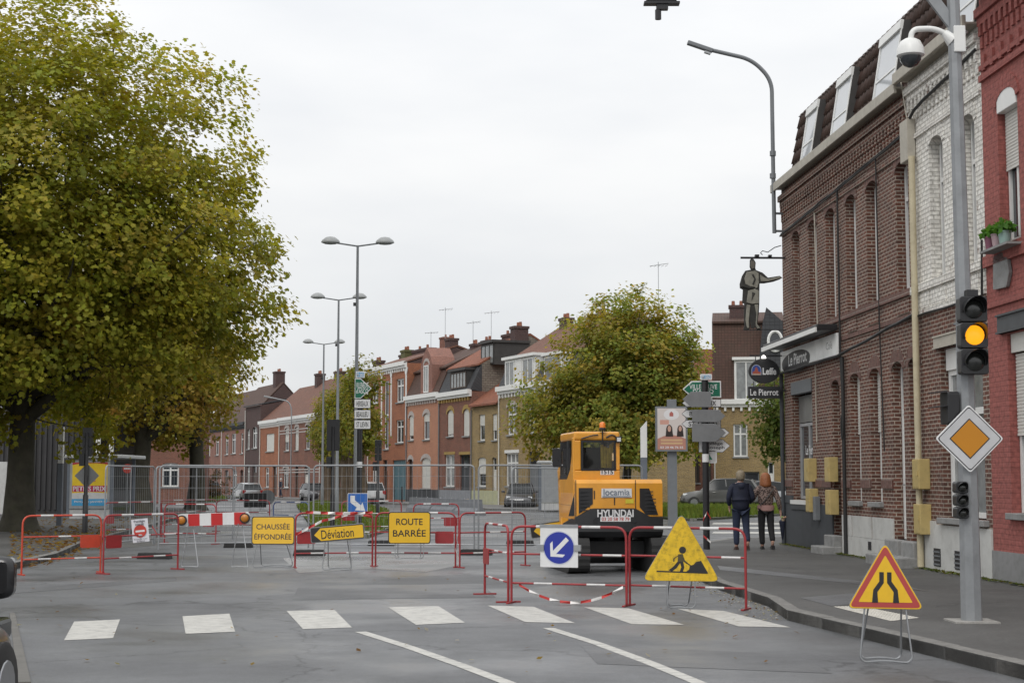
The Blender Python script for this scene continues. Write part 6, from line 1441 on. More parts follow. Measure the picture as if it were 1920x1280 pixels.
# ---------------- vehicles ----------------
M_tyre = mat('tyre', (.02, .02, .02), .8); M_rim = mat('alloy', (.32, .33, .34), .35, metal=.7)
M_tail = mat('tail_light', (.35, .02, .02), .25, spec=.7); M_head = mat('head_light', (.6, .62, .64), .15, spec=.8); M_trim = mat('bumper_trim', (.03, .03, .032), .6)
def car(loc, rz, paint, label, L_=4.2, W_=1.78, H_=1.5, name='parked_car', rear=.5, suv=False, group='parked cars', sub=0, lift=0.0):
    r = root(name, loc, rz, label, 'car', group); k = W_/2; zb = .24 if suv else .18; belt = .62*H_; hd = .60*H_
    def ring(x, w, z0, zm, zt, top): return [(x, -w*.86, z0), (x, -w, z0+.12), (x, -w, zm), (x, -w*top, zt), (x, w*top, zt), (x, w, zm), (x, w, z0+.12), (x, w*.86, z0)]
    F_, B_ = L_/2, -L_/2
    ST = [(B_, .80, zb+.12, .6, .72, .9), (B_+.07, .90, zb+.04, .66, belt*.98, .92), (B_+.35, .97, zb, .68, belt+.01, .93), (B_+1.1, 1.0, zb, .68, belt, .94), (0, 1.0, zb, .68, belt-.01, .94), (F_-1.35, 1.0, zb, .66, belt-.03, .92), (F_-.9, .99, zb, .64, hd-.02, .86), (F_-.35, .94, zb, .6, hd-.12, .84), (F_-.08, .82, zb+.04, .52, hd-.24, .82), (F_, .68, zb+.14, .45, .56, .8)]
    mb = MB(); mb.loft([ring(x, k*w, a, b, c, t) for x, w, a, b, c, t in ST]); body = mb.build('body', paint, r, smooth=40)
    if sub: md = body.modifiers.new('subdiv', 'SUBSURF'); md.levels = sub; md.render_levels = sub; body.data.polygons.foreach_set('use_smooth', [True]*len(body.data.polygons))
    rb = B_+.12 if rear > .4 else B_+.7
    G_ = [(rb, .84, belt-.03, .80, belt), (rb+.38*(1-.3*suv), .86, belt-.03, .70, H_-.1), (B_+1.2, .88, belt-.03, .70, H_-.02), (-.1, .89, belt-.03, .70, H_-.02), (.38, .88, belt-.03, .68, H_-.07), (F_-1.15, .86, belt-.04, .80, belt-.01)]
    mb = MB(); mb.loft([[(x, -k*w, z), (x, -k*wr, zr), (x, k*wr, zr), (x, k*w, z)] for x, w, z, wr, zr in G_]); gh = mb.build('glasshouse', MATS.get('car_glass') or mat('car_glass', (.016, .019, .021), .12, spec=.3), r, smooth=30)
    mb = MB(); mb.loft([[(x, -k*w, z), (x, -k*w*.9, z+.035), (x, k*w*.9, z+.035), (x, k*w, z)] for x, w, z in ((rb+.33*(1-.3*suv), .72, H_-.125), (B_+1.2, .725, H_-.025), (-.1, .725, H_-.025), (.42, .70, H_-.075))]); mb.build('roof', paint, r, smooth=40)
    for s_ in (-1, 1):
        for (xa, xb, w_) in ((F_-1.17, .38, .055), (.0-.35, -.28, .05), (rb+.02, rb+.42, .12)):
            mb = MB(); mb.beam((xa, s_*k*.865, belt-.02), (xb, s_*k*.705, H_-.06), w_, .03, (0, s_, .3)); mb.build('pillar', paint, r)
        mb = MB(); mb.prism(round_poly([(F_-1.42, s_*k*.98, belt-.01), (F_-1.42, s_*(k+.20), belt+.02), (F_-1.42, s_*(k+.2), belt+(.27 if sub else .15)), (F_-1.42, s_*k*1.0, belt+(.27 if sub else .15))], .07 if sub else .04), (.12, 0, 0)); mb.build('mirror', paint, r, smooth=40, bevel=.035)
        mb = MB(); mb.box(F_-.5, F_-.17, s_*k*.56, s_*k*.845, hd-.31, hd-.17); mb.build('headlight', MATS['car_glass'] if sub else M_head, r, bevel=.03)
        mb = MB(); mb.box(B_+.0, B_+.2, s_*k*.66, s_*k*.935, belt-.28, belt-.03); mb.build('tail_light', M_tail, r, bevel=.02)
        for x in (-.75, .35): mb = MB(); mb.tube([(x-.1, s_*(k+.012), belt-.14), (x+.1, s_*(k+.012), belt-.14)], .014, 6); mb.build('door_handle', M_rim if sub else paint, r)
        for x in (B_+.78, F_-.80):
            mb = MB(); R_ = .33 if suv else .305; mb.tube([(x, s_*(k-.19), R_), (x, s_*(k-.17), R_), (x, s_*(k-.01), R_), (x, s_*(k+.004), R_)], [R_*.9, R_, R_, R_*.92], 20); wl_ = mb.build('wheel', M_tyre, r, smooth=40)
            mb = MB(); mb.tube([(x, s_*(k-.02), R_), (x, s_*(k+.012), R_)], [R_*.66, R_*.6], 16); mb.build('rim', M_rim, wl_, smooth=40)
    mb = MB(); mb.box(B_-.015, B_+.15, -k*.78, k*.78, zb+.06, zb+.24); mb.box(F_-.15, F_+.01, -k*.6, k*.6, zb+.1, zb+.25); mb.build('bumper_trim', M_trim, r, bevel=.02)
    for x, c in ((B_-.012, 'rear'), (F_+.012, 'front')): mb = MB(); mb.box(x-.012, x+.012, -.26, .26, .5, .61); mb.build('number_plate', M_signwhite, r)
    return r
def paint(n, c, m=.3, rough=.28): return mat('paint_'+n, c, rough, metal=m, var=.05, coat=.6)
P_silver, P_black, P_white, P_grey, P_dkgrey = paint('silver', (.36, .37, .38), .6), paint('black', (.015, .015, .017)), paint('white', (.62, .63, .64), 0), paint('grey', (.11, .11, .108), .5), paint('dark_grey', (.07, .07, .075), .4)
def at_px(px, py, z=0): p = G(px, py, z); return (p.x, p.y, z)
rz0 = math.radians(113)      # heading along the far street, away from the camera
car(at_px(692, 944), rz0-.1, P_white, 'white hatchback parked in front of the tall orange house', 3.8, 1.7, 1.55, rear=.6)
car(at_px(462, 938), rz0, P_silver, 'silver saloon parked by the rose brick houses', 4.5, 1.8, 1.45)
car(at_px(384, 934), rz0+.1, P_black, 'black crossover parked beside the rough grass', 4.3, 1.85, 1.58, suv=True, rear=.6)
car(at_px(366, 930), rz0+.1, P_silver, 'silver car half hidden in front of the black crossover', 4.2, 1.75, 1.45)
car(at_px(590, 938), rz0+PI, P_dkgrey, 'dark car facing the street beside the banded brick house', 4.0, 1.75, 1.45)
car(at_px(976, 953), rz0+PI-.45, P_dkgrey, 'dark grey hatchback parked beside the yellow brick house', 4.1, 1.78, 1.5, rear=.6)
car((D(1352, 930, 88).x, 88, .1), math.radians(170), P_grey, 'grey sport utility car parked behind the lawn', 4.5, 1.85, 1.66, suv=True, rear=.6)
car((D(1420, 930, 92).x, 92, .1), math.radians(170), P_silver, 'silver car parked behind the grey sport utility car', 4.3, 1.8, 1.5)
car((-23.3, 93, .0), math.radians(100), P_white, 'white car parked behind the plane trunks', 4.2, 1.78, 1.5); car((-24.0, 87, .0), math.radians(100), P_dkgrey, 'dark car parked behind the poster shelter', 4.2, 1.78, 1.5)
car((-4.13, 8.9, 0), math.radians(92), P_black, 'shiny black car cut off beside the left kerb', 4.3, 1.8, 1.48, sub=2, group=None)

# ---------------- excavator ----------------
EX = root('excavator', (1.78, 29.25, 0), math.radians(8), 'orange compact excavator with black counterweight seen from behind', 'excavator')
M_or = mat('excavator_orange', (.74, .33, .03), .38, var=.08, scale=2, coat=.3, dirt=.12); M_exb = mat('excavator_black', (.022, .023, .025), .5, var=.15, dirt=.2); M_vent = mat('vent_black', (.018, .018, .02), .55)
def ex(px, py): return ((px-1157)/105.5, (1075-py)/105.5)
def exs(P): return [ex(*p) for p in P]
yr = -1.12
def bow(x): return yr + .10*(x/.8)**2      # the tail is slightly rounded
def exbody(P, y0, y1, m, nm, parent=EX, bev=.03): mb = MB(); mb.prism([(x, y0, z) for x, z in P], (0, y1-y0, 0)); return mb.build(nm, m, parent, bevel=bev)
# house: lofted along x so that the tail is curved
def hull(x0, x1, z0, z1, m, nm, yb, n=8, zfun=None):
    mb = MB(); R_ = []
    for i in range(n+1):
        x = x0+(x1-x0)*i/n; a, b = (z0, z1) if zfun is None else zfun(x); y = bow(x)
        R_.append([(x, y+.05, a), (x, y, a+.05), (x, y, b-.07), (x, y+.08, b), (x, yb, b), (x, yb, a)])
    mb.loft(R_); return mb.build(nm, m, EX, smooth=35)
hull(-.80, .80, .96, 1.67, M_or, 'engine_cover', .55)
def cw(x):
    zt = 1.0 if abs(x) > .78 else (1.155 if abs(x+.12) < .40 else max(1.0, 1.155-(abs(x+.12)-.40)*.55)); return (.64, zt)
mb = MB(); R_ = []
for i in range(25):
    x = -.80+1.6*i/24; a, b = cw(x); y = bow(x)-.035; R_.append([(x, y+.10, a), (x, y, a+.1), (x, y, b-.01), (x, y+.034, b), (x, .3, b-.15), (x, .3, a)])
mb.loft(R_); cwt = mb.build('counterweight', M_exb, EX, smooth=35)
def on_tail(P, m, k, nm, parent=None): 
    xs = [p[0] for p in P]; y = bow(sum(xs)/len(xs))-.004-k*.003
    dx = .8*.8; sl = .2*(sum(xs)/len(xs))/dx
    mb = MB(); mb.prism([(x, y+sl*(x-sum(xs)/len(xs)), z) for x, z in P], (0, .003, 0)); return mb.build(nm, m, parent or EX)
for P in ([(1079, 915), (1105, 915), (1105, 945), (1079, 964)], [(1195, 916), (1214, 916), (1232, 966), (1208, 966), (1195, 951)]):
    v = on_tail(exs(P), M_vent, 1, 'vent'); x0, x1 = min(ex(*p)[0] for p in P), max(ex(*p)[0] for p in P)
    for i in range(6):
        z = ex(0, 922+i*7)[1]; mb = MB(); y = bow((x0+x1)/2)-.012; mb.beam((x0+.02, y, z), (x1-.05-(.05 if i < 2 and x0 > 0 else 0), y-.006, z), .012, .018); mb.build('vent_slat', M_exb, v)
on_tail(exs([(1060, 968), (1071, 925), (1071, 968)]), M_vent, 2, 'side_vent')
for P in ([(1073, 900), (1074.5, 900), (1074.5, 969), (1073, 969)], [(1186, 900), (1187.5, 900), (1187.5, 955), (1186, 955)], [(1145, 933), (1147, 933), (1147, 947), (1145, 947)], [(1107, 920), (1109, 920), (1109, 936), (1107, 936)]): on_tail(exs(P), M_vent, 1, 'panel_seam')
pl_ = on_tail(exs([(1121, 916), (1179, 916), (1179, 933), (1121, 933)]), M_signwhite, 2, 'hire_plate'); zc = ex(0, 924)[1]
text('locamia', .115, mat('plate_grey_text', (.16, .19, .24), .5), EX, (ex(1150, 0)[0], bow(0)-.013, zc+.01), width=.48, bold=.015); on_tail(exs([(1123, 930.4), (1177, 930.4), (1177, 932), (1123, 932)]), mat('plate_grey_text', (.16, .19, .24), .5), 4, 'plate_line')
on_tail(exs([(1167, 936), (1183, 936), (1183, 944), (1167, 944)]), mat('sticker_yellow', (.65, .55, .05), .4), 2, 'sticker')
mb = MB()
text('HYUNDAI', .135, M_signwhite, EX, (ex(1147, 0)[0], bow(0)-.042, ex(0, 962.5)[1]), width=.66, bold=.03)
y = bow(0)-.04; mb = MB(); x0, z0 = ex(1118, 978); x1, z1 = ex(1176, 968.5); mb.box(x0, x1, y-.004, y+.01, z0, z1); np_ = mb.build('phone_plate', M_signwhite, EX); text('03 20 58 78 79', .062, M_signred, np_, ((x0+x1)/2, y-.006, (z0+z1)/2), width=.5, bold=.01)
for px in (1110, 1183): mb = MB(); x, z = ex(px, 976); mb.cyl((x, bow(x)-.045, z), .05, .04, 14, 'y'); mb.build('tail_socket', M_vent, EX)
# cab: pillars, roof and panes
cx0, cx1, cy0, cy1, cz0, cz1 = -.79, .06, -.86, .62, 1.66, 2.53
mb = MB(); mb.prism(round_poly([(cx0, cy0, cz1-.16), (cx1, cy0, cz1-.16), (cx1, cy0, cz1), (cx0, cy0, cz1)], .05), (0, cy1-cy0, 0)); mb.build('cab_roof', M_or, EX, bevel=.04)
mb = MB(); mb.box(cx0+.003, cx1-.003, cy0, cy0+.06, cz0, cz0+.17); mb.box(cx0+.003, cx0+.13, cy0, cy0+.1, cz0+.17, cz1-.158); mb.box(cx1-.08, cx1-.003, cy0, cy0+.1, cz0+.17, cz1-.158); mb.build('cab_rear', M_or, EX, bevel=.02)
mb = MB(); [mb.box(x, x+.06, cy1-.06, cy1, cz0, cz1-.16) for x in (cx0, cx1-.06)]; mb.box(cx0, cx0+.05, -.2, -.12, cz0, cz1-.16); mb.box(cx1-.04, cx1, cy0+.1, cy1-.06, cz0, cz0+.35); mb.box(cx0, cx0+.04, cy0+.1, cy1-.06, 1.25, 1.75); mb.build('cab_frame', M_exb, EX)
f = MB(); x0, x1, z0, z1 = cx0+.13, cx1-.08, cz0+.17, cz1-.16; w = .035
f.box(x0, x0+w, cy0-.008, cy0+.02, z0, z1); f.box(x1-w, x1, cy0-.008, cy0+.02, z0, z1); f.box(x0+w, x1-w, cy0-.008, cy0+.02, z0, z0+w); f.box(x0+w, x1-w, cy0-.008, cy0+.02, z1-w, z1); rw = f.build('rear_window', M_black, EX)
mb = MB(); mb.add([(x0+w, cy0+.006, z0+w), (x1-w, cy0+.006, z0+w), (x1-w, cy0+.006, z1-w), (x0+w, cy0+.006, z1-w)], [(0, 1, 2, 3)]); mb.build('pane', M_clear, rw)
mb = MB(); mb.add([(cx0+.01, cy0+.1, 1.72), (cx0+.01, cy1-.06, 1.72), (cx0+.01, cy1-.06, cz1-.16), (cx0+.01, cy0+.1, cz1-.16)], [(0, 1, 2, 3)]); mb.build('side_pane', M_clear, EX)
mb = MB(); mb.add([(cx1-.01, cy0+.1, 2.0), (cx1-.01, cy1-.06, 2.0), (cx1-.01, cy1-.06, cz1-.16), (cx1-.01, cy0+.1, cz1-.16)], [(0, 1, 2, 3)]); mb.build('side_pane', M_clear, EX)
mb = MB(); mb.add([(cx0+.06, cy1-.02, 1.7), (cx1-.06, cy1-.02, 1.7), (cx1-.06, cy1-.02, cz1-.16), (cx0+.06, cy1-.02, cz1-.16)], [(0, 1, 2, 3)]); mb.build('front_pane', M_clear, EX)
mb = MB(); mb.box(-.62, -.12, -.45, .1, 1.3, 1.75); mb.prism(round_poly([(-.6, -.45, 1.7), (-.14, -.45, 1.7), (-.18, -.5, 2.25), (-.56, -.5, 2.25)], .05), (0, .12, 0)); mb.build('seat', M_dark, EX, bevel=.03)
mb = MB(); [mb.tube([(-.22+.05*i, -.62+.02*(i % 2), 1.88), (-.23+.055*i, -.62, 2.30-.03*(i % 3))], .03, 6) for i in range(4)]; mb.prism([(-.12, -.64, 2.1), (-.03, -.64, 2.15), (.0, -.64, 2.38), (-.08, -.64, 2.3)], (0, .01, 0)); mb.build('hi_vis_vest', mat('hi_vis', (.65, .45, .05), .6, var=.3, scale=12), EX)
mb = MB(); mb.tube([(-.27, cy0-.03, 2.36), (-.27, cy0-.03, 2.56)], .012, 6); mb.lathe([(.06, 0), (.065, .03), (.05, .05)], 14, (-.27, cy0-.03, 2.55)); bc = mb.build('beacon_stem', M_black, EX); mb = MB(); mb.lathe([(.058, 0), (.056, .07), (.03, .1), (.002, .105)], 14, (-.27, cy0-.03, 2.6)); mb.build('beacon', mat('beacon_orange', (.75, .2, .02), .3, spec=.6), EX, smooth=50)
mb = MB(); mb.tube(smoothpath([(-.66, cy0-.02, 2.40), (-.45, cy0-.03, 2.46), (-.35, cy0-.02, 2.47)], .05), .012, 5); mb.tube(smoothpath([(-.2, cy0-.02, 2.42), (-.1, cy0-.03, 2.48), (.0, cy0-.02, 2.42)], .08), .015, 5); mb.build('cab_cable', M_black, EX)
mb = MB(); mb.box(-.03, .07, cy0-.09, cy0-.01, 2.33, 2.44); mb.build('work_lamp', M_black, EX, bevel=.015); mb = MB(); mb.add([(-.015, cy0-.092, 2.35), (.055, cy0-.092, 2.35), (.055, cy0-.092, 2.42), (-.015, cy0-.092, 2.42)], [(0, 1, 2, 3)]); mb.build('lamp_glass', M_head, EX)
text('1515', .075, M_signblack, EX, (ex(1138, 0)[0], cy0-.008, ex(0, 885)[1]), width=.21, bold=.02); mb = MB(); x, z = ex(1138, 885); mb.box(x-.125, x+.125, cy0-.005, cy0-.001, z-.05, z+.05); mb.build('number_plate', M_signwhite, EX)
mb = MB(); mb.tube([(cx0-.06, .5, 2.05), (cx0-.02, .55, 1.9)], .012, 5); mb.prism(round_poly([(cx0-.16, .5, 1.9), (cx0-.02, .5, 1.9), (cx0-.02, .5, 2.25), (cx0-.16, .5, 2.25)], .03), (0, .03, 0)); mb.build('mirror', M_black, EX)
mb = MB(); P = [(cy0+.0, 1.2), (cy0+.0, 2.42), (cy0+.13, 2.42), (cy0+.15, 2.1), (cy0+.3, 1.85), (-.1, 1.62), (.35, 1.45), (.6, 1.2)]; mb.prism([(cx0-.018, y, z) for y, z in P], (.04, 0, 0)); mb.build('cab_side_panel', M_or, EX, bevel=.01)
# undercarriage
for s_ in (-1, 1):
    mb = MB(); R_ = []; n = 44
    for i in range(n):
        a = 2*PI*i/n; y, z = 1.0*max(-1, min(1, 1.25*math.cos(a))), .31+.31*max(-1, min(1, 1.35*math.sin(a)))
        yy = y+.18*math.cos(a); k = .03 if i % 2 else 0
        R_.append((yy*(1+k*.3), z+(k if math.sin(a) > .5 else (-k*.3 if math.sin(a) < -.5 else 0))))
    mnz = min(p[1] for p in R_); mb.prism([(s_*.56, y, max(z-mnz, 0)) for y, z in R_], (s_*.38, 0, 0)); mb.build('track', M_dark, EX)
    mb = MB(); [mb.cyl((s_*.95-(.0 if s_ > 0 else .0), y, .33), .2, s_*.012, 16, 'x') for y in (-.88, .88)]; mb.box(s_*.945, s_*.955, -.75, .75, .2, .42); mb.build('track_frame', M_exb, EX)
mb = MB(); mb.box(-.56, .56, -.55, .6, .25, .55); mb.cyl((0, 0, .5), .45, .2, 20); mb.build('undercarriage', M_exb, EX)
mb = MB(); mb.prism([(-.95, 1.35, .05), (-.95, 1.5, .05), (-.95, 1.44, .42), (-.95, 1.36, .42)], (1.9, 0, 0)); mb.beam((-.4, .6, .35), (-.4, 1.4, .22), .1, .12); mb.beam((.4, .6, .35), (.4, 1.4, .22), .1, .12); mb.build('blade', M_exb, EX)
mb = MB(); P = [(-.3, .62, 1.2), (-.3, 1.2, 1.9), (-.3, 2.3, 2.15), (-.3, 3.2, 1.75)]
for a, b, w in zip(P, P[1:], (.3, .28, .24)): mb.beam(a, b, .2, w)
mb.build('boom', M_or, EX, bevel=.02); mb = MB(); mb.beam((-.3, 3.2, 1.85), (-.3, 3.0, .7), .16, .22); mb.build('arm', M_or, EX, bevel=.02)
mb = MB(); mb.prism([(-.55, 2.95, .75), (-.55, 3.15, .5), (-.55, 3.0, .12), (-.55, 2.6, .02), (-.55, 2.55, .3), (-.55, 2.8, .5)], (.5, 0, 0)); mb.build('bucket', M_exb, EX); mb = MB(); mb.tube([(-.3, 1.0, 1.5), (-.3, 2.2, 1.95)], .045, 8); mb.build('cylinder', M_grey_metal, EX)

# ---------------- people ----------------
def skin(name, J, E, m, parent, rootk, lvl=2):
    ks = list(J); me = bpy.data.meshes.new(name); me.from_pydata([J[k][0] for k in ks], [(ks.index(a), ks.index(b)) for a, b in E], []); me.update()
    o = bpy.data.objects.new(name, me); col.objects.link(o); o.modifiers.new('s', 'SKIN'); sv = me.skin_vertices[0].data
    for i, k in enumerate(ks):
        q = J[k][1]; sv[i].radius = q if isinstance(q, tuple) else (q, q); sv[i].use_root = k == rootk
    sb = o.modifiers.new('d', 'SUBSURF'); sb.levels = lvl; sb.render_levels = lvl
    dg = bpy.context.evaluated_depsgraph_get(); m2 = bpy.data.meshes.new_from_object(o.evaluated_get(dg)); bpy.data.objects.remove(o)
    m2.materials.clear(); m2.materials.append(m); m2.polygons.foreach_set('use_smooth', [True]*len(m2.polygons)); m2.name = name
    q = bpy.data.objects.new(name, m2); col.objects.link(q); q.parent = parent; return q
def hand(J, E, key, w, d, s_):
    """palm and five fingers rooted in the wrist; d = finger direction"""
    d = Vector(d).normalized(); w = Vector(w); sd = Vector((0, 1, 0)); palm = w+d*.07
    J[key+'p'] = (tuple(palm), (.03, .018)); E.append((key, key+'p'))
    for i, L_ in enumerate((.065, .075, .07, .055)):
        b = palm+d*.015+sd*(i-1.5)*.019; J[f'{key}f{i}'] = (tuple(b+d*.035), .0085); J[f'{key}g{i}'] = (tuple(b+d*L_+Vector((-.02*s_, 0, 0))), .0075); E += [(key+'p', f'{key}f{i}'), (f'{key}f{i}', f'{key}g{i}')]
    t = w+d*.035+sd*.035; J[key+'t'] = (tuple(t), .01); J[key+'u'] = (tuple(t+d*.04+sd*.012), .008); E += [(key, key+'t'), (key+'t', key+'u')]
def person(loc, rz, label, coat, trouser, hair, legs, arms, coat_z=.80, hairlong=False, shoe=None, hk=1.0, hem=None, hood=False, stocky=1.0):
    r = root('person', loc, rz, label, 'person'); k = stocky
    (lk, la, lt), (rk, ra, rt) = legs; J, E = {}, []
    J['pel'] = ((0, 0, .97), (.12*k, .09*k)); J['wa'] = ((0, 0, 1.1), (.14*k, .1*k)); J['ch'] = ((0, .0, 1.28), (.165*k, .115*k)); J['nb'] = ((0, 0, 1.43), (.09, .07)); J['nk'] = ((0, .01, 1.5), .055); J['hd'] = ((0, .02, 1.60), (.075, .088)); J['ht'] = ((0, .015, 1.69), (.068, .08))
    E += [('pel', 'wa'), ('wa', 'ch'), ('ch', 'nb'), ('nb', 'nk'), ('nk', 'hd'), ('hd', 'ht')]
    for s_, kn, an, to, (el, wr, fd) in ((-1, lk, la, lt, arms[0]), (1, rk, ra, rt, arms[1])):
        n = 'L' if s_ < 0 else 'R'
        J[n+'h'] = ((s_*.09, 0, .88), .07*k); J[n+'k'] = (kn, .062); J[n+'a'] = (an, .042); J[n+'t'] = (to, (.04, .03)); E += [('pel', n+'h'), (n+'h', n+'k'), (n+'k', n+'a'), (n+'a', n+'t')]
        J[n+'s'] = ((s_*.18*k, 0, 1.40), .06); J[n+'e'] = (el, .042); J[n+'w'] = (wr, .03); E += [('nb', n+'s'), (n+'s', n+'e'), (n+'e', n+'w')]; hand(J, E, n+'w', wr, fd, s_)
    body = skin('body', J, E, M_skin, r, 'pel')
    # face: nose, ears
    mb = MB(); mb.lathe([(.001, -.02), (.014, -.012), (.01, .012), (.003, .03)], 8, (0, .108, 1.60)); [mb.lathe([(.004, -.03), (.016, -.015), (.018, .012), (.006, .03)], 8, (s_*.078, .015, 1.61), 1.4) for s_ in (-1, 1)]; mb.build('face_features', M_skin, r, smooth=60)
    T = {'pel': ((0, 0, .97), (.165*k, .125*k))}; TE = []
    for n, kn, an in (('L', lk, la), ('R', rk, ra)):
        s_ = -1 if n == 'L' else 1; a2 = Vector(an)*1.0
        T[n+'h'] = ((s_*.095, 0, .86), .108*k); T[n+'k'] = (kn, .082); T[n+'a'] = (tuple(a2), .066); TE += [('pel', n+'h'), (n+'h', n+'k'), (n+'k', n+'a')]
    skin('trousers', T, TE, trouser, r, 'pel')
    zc = coat_z; C = {'b': ((0, 0, zc), (.205*k, .155*k)), 'w': ((0, 0, 1.1), (.185*k, .14*k)), 'c': ((0, 0, 1.28), (.2*k, .145*k)), 'n': ((0, 0, 1.42), (.115, .09)), 'nn': ((0, .0, 1.475), (.07, .065))}
    CE = [('b', 'w'), ('w', 'c'), ('c', 'n'), ('n', 'nn')]
    for s_, n, (el, wr, fd) in ((-1, 'L', arms[0]), (1, 'R', arms[1])):
        w2 = Vector(wr)*.92+Vector(el)*.08; C[n+'s'] = ((s_*.185*k, 0, 1.395), .082); C[n+'e'] = (el, .064); C[n+'w'] = (tuple(w2), .05); CE += [('n', n+'s'), (n+'s', n+'e'), (n+'e', n+'w')]
    skin('jacket', C, CE, coat, r, 'c')
    if hem: mb = MB(); mb.lathe([(.19*k, zc-.10), (.2*k, zc-.02), (.195*k, zc+.03)], 18, (0, 0, 0), .78); mb.build('blouse_hem', hem, r, smooth=60)
    if hood: mb = MB(); mb.lathe([(.03, 1.30), (.11, 1.34), (.13, 1.42), (.105, 1.48), (.06, 1.49)], 14, (0, -.06, 0), .8); mb.build('hood', coat, r, smooth=60)
    mb = MB()
    if hairlong: P = [(.02, 1.755), (.07, 1.74), (.105, 1.69), (.122, 1.6), (.135, 1.5), (.14, 1.44), (.11, 1.425), (.03, 1.43)]
    else: P = [(.02, 1.75), (.06, 1.74), (.09, 1.70), (.098, 1.64), (.092, 1.57), (.07, 1.535), (.02, 1.53)]
    mb.lathe(P[::-1], 18, (0, -.012, 0), 1.05); ho = mb.build('hair', hair, r, smooth=70)
    dm_ = ho.modifiers.new('n', 'DISPLACE'); tx = bpy.data.textures.new('hair_clumps', 'CLOUDS'); tx.noise_scale = .06; dm_.texture = tx; dm_.strength = .03; dm_.mid_level = .4
    for an, to in ((la, lt), (ra, rt)):
        a, t = Vector(an), Vector(to); d = (t-a); dn = Vector((d.x, d.y, 0)).normalized(); mb = MB(); R_ = []
        for q, w_, hh in ((-.07, .038, .07), (-.02, .045, .085), (.06, .046, .065), (.13, .047, .045), (.185, .035, .035)):
            c = Vector((a.x, a.y, 0))+dn*q; sx = Vector((dn.y, -dn.x, 0)); tilt = (t.z-a.z+.05)*max(0, q)/.15 if q > 0 else 0; z0 = min(a.z, t.z+.03)-.075+max(0, -tilt*0)
            R_.append([tuple(c+sx*w_+Vector((0, 0, z0))), tuple(c+sx*w_*.8+Vector((0, 0, z0+hh))), tuple(c-sx*w_*.8+Vector((0, 0, z0+hh))), tuple(c-sx*w_+Vector((0, 0, z0)))])
        mb.loft(R_); mb.build('shoe', shoe or M_black, r, smooth=40)
    return r
M_navy_coat = mat('navy_jacket', (.012, .016, .035), .75, var=.3, scale=9, bump=.4, bscale=14); M_jean = mat('navy_trousers', (.018, .026, .055), .85, var=.2, scale=10); M_blk_tr = mat('black_trousers', (.012, .012, .014), .85)
def pattern_mat(name):
    m = bpy.data.materials.new(name); t, b = nodes_of(m); N, L = t.nodes.new, t.links.new; b.inputs['Roughness'].default_value = .85
    tcn = N('ShaderNodeTexCoord'); v = N('ShaderNodeTexVoronoi'); v.inputs['Scale'].default_value = 26; L(tcn.outputs['Object'], v.inputs['Vector']); rp = N('ShaderNodeValToRGB'); L(v.outputs['Distance'], rp.inputs[0])
    rp.color_ramp.elements[0].position = .35; rp.color_ramp.elements[0].color = (.035, .022, .02, 1); rp.color_ramp.elements[1].position = .6; rp.color_ramp.elements[1].color = (.26, .19, .165, 1); L(rp.outputs[0], b.inputs['Base Color']); return m
M_patt = pattern_mat('patterned_jacket')
M_greyhair = mat('grey_blond_hair', (.24, .2, .14), .7, var=.3, scale=30, bump=.5, bscale=60); M_redhair = mat('auburn_hair', (.26, .09, .03), .55, var=.35, scale=30, bump=.5, bscale=60)
mp_ = G(1390, 1030, KZ)
person(mp_, 0, 'man in a navy hooded jacket walking arm in arm on the café pavement', M_navy_coat, M_jean, M_greyhair, (((-.1, .04, .49), (-.1, .02, .09), (-.11, .14, .03)), ((.11, -.02, .50), (.12, -.17, .16), (.13, -.07, .06))),
       (((-.27, .0, 1.14), (-.23, .14, .95), (0, .3, -1)), ((.27, -.02, 1.14), (.2, .16, 1.02), (-.3, .9, 0))), coat_z=.80, hood=True, stocky=1.08, shoe=mat('brown_shoe', (.04, .02, .015), .5))
wp_ = G(1437, 1029, KZ)
wo = person(wp_, .03, 'woman with auburn hair in a patterned jacket holding an umbrella and flowers', M_patt, M_blk_tr, M_redhair, (((-.1, .03, .49), (-.09, .0, .09), (-.09, .12, .03)), ((.1, -.05, .5), (.11, -.22, .17), (.11, -.13, .06))),
       (((-.30, .0, 1.14), (-.36, .17, 1.10), (-.4, .9, .1)), ((.29, -.02, 1.12), (.345, .04, .88), (.1, .1, -1))), coat_z=.98, hairlong=True, hem=mat('pink_blouse', (.38, .22, .2), .8), stocky=1.0)
wo.scale = (.97, .97, .97)
mb = MB(); mb.tube([(.17, -.14, 1.40), (.02, -.165, 1.2), (-.17, -.15, .99)], .011, 6); mb.build('bag_strap', M_black, wo)
wx = Vector(wp_); um = root('folded_umbrella', (wx.x+.37, wx.y+.03, .32), 0, 'black folded umbrella hanging from the woman\'s hand', 'umbrella')
mb = MB(); mb.lathe([(.008, 0), (.02, .03), (.055, .28), (.075, .42), (.03, .46)], 10); mb.build('canopy', M_navy_coat, um, smooth=40); mb = MB(); mb.tube([(0, 0, .45), (0, 0, .62)], .01, 6); mb.build('handle', M_black, um)
bq = root('bouquet', (wx.x+.38, wx.y+.0, .74), 0, 'small bunch of pale flowers held with the umbrella', 'bouquet')
mb = MB(); mb.lathe([(.015, -.08), (.05, .06)], 8); mb.build('wrapping', mat('bouquet_paper', (.42, .33, .22), .8), bq)
for i in range(9): mb = MB(); a = i*2.4; mb.lathe([(.002, -.02), (.025, .0), (.018, .018), (.002, .022)], 7, (.045*math.cos(a)*(i % 3)/1.5, .045*math.sin(a)*(i % 3)/1.5, .08+.012*(i % 2))); mb.build('flower', mat('flower_%d' % (i % 3), [(.5, .45, .3), (.3, .42, .15), (.5, .3, .2)][i % 3], .7), bq)
fpp = ROW.at(ROW.u(567), .11, -2.0)
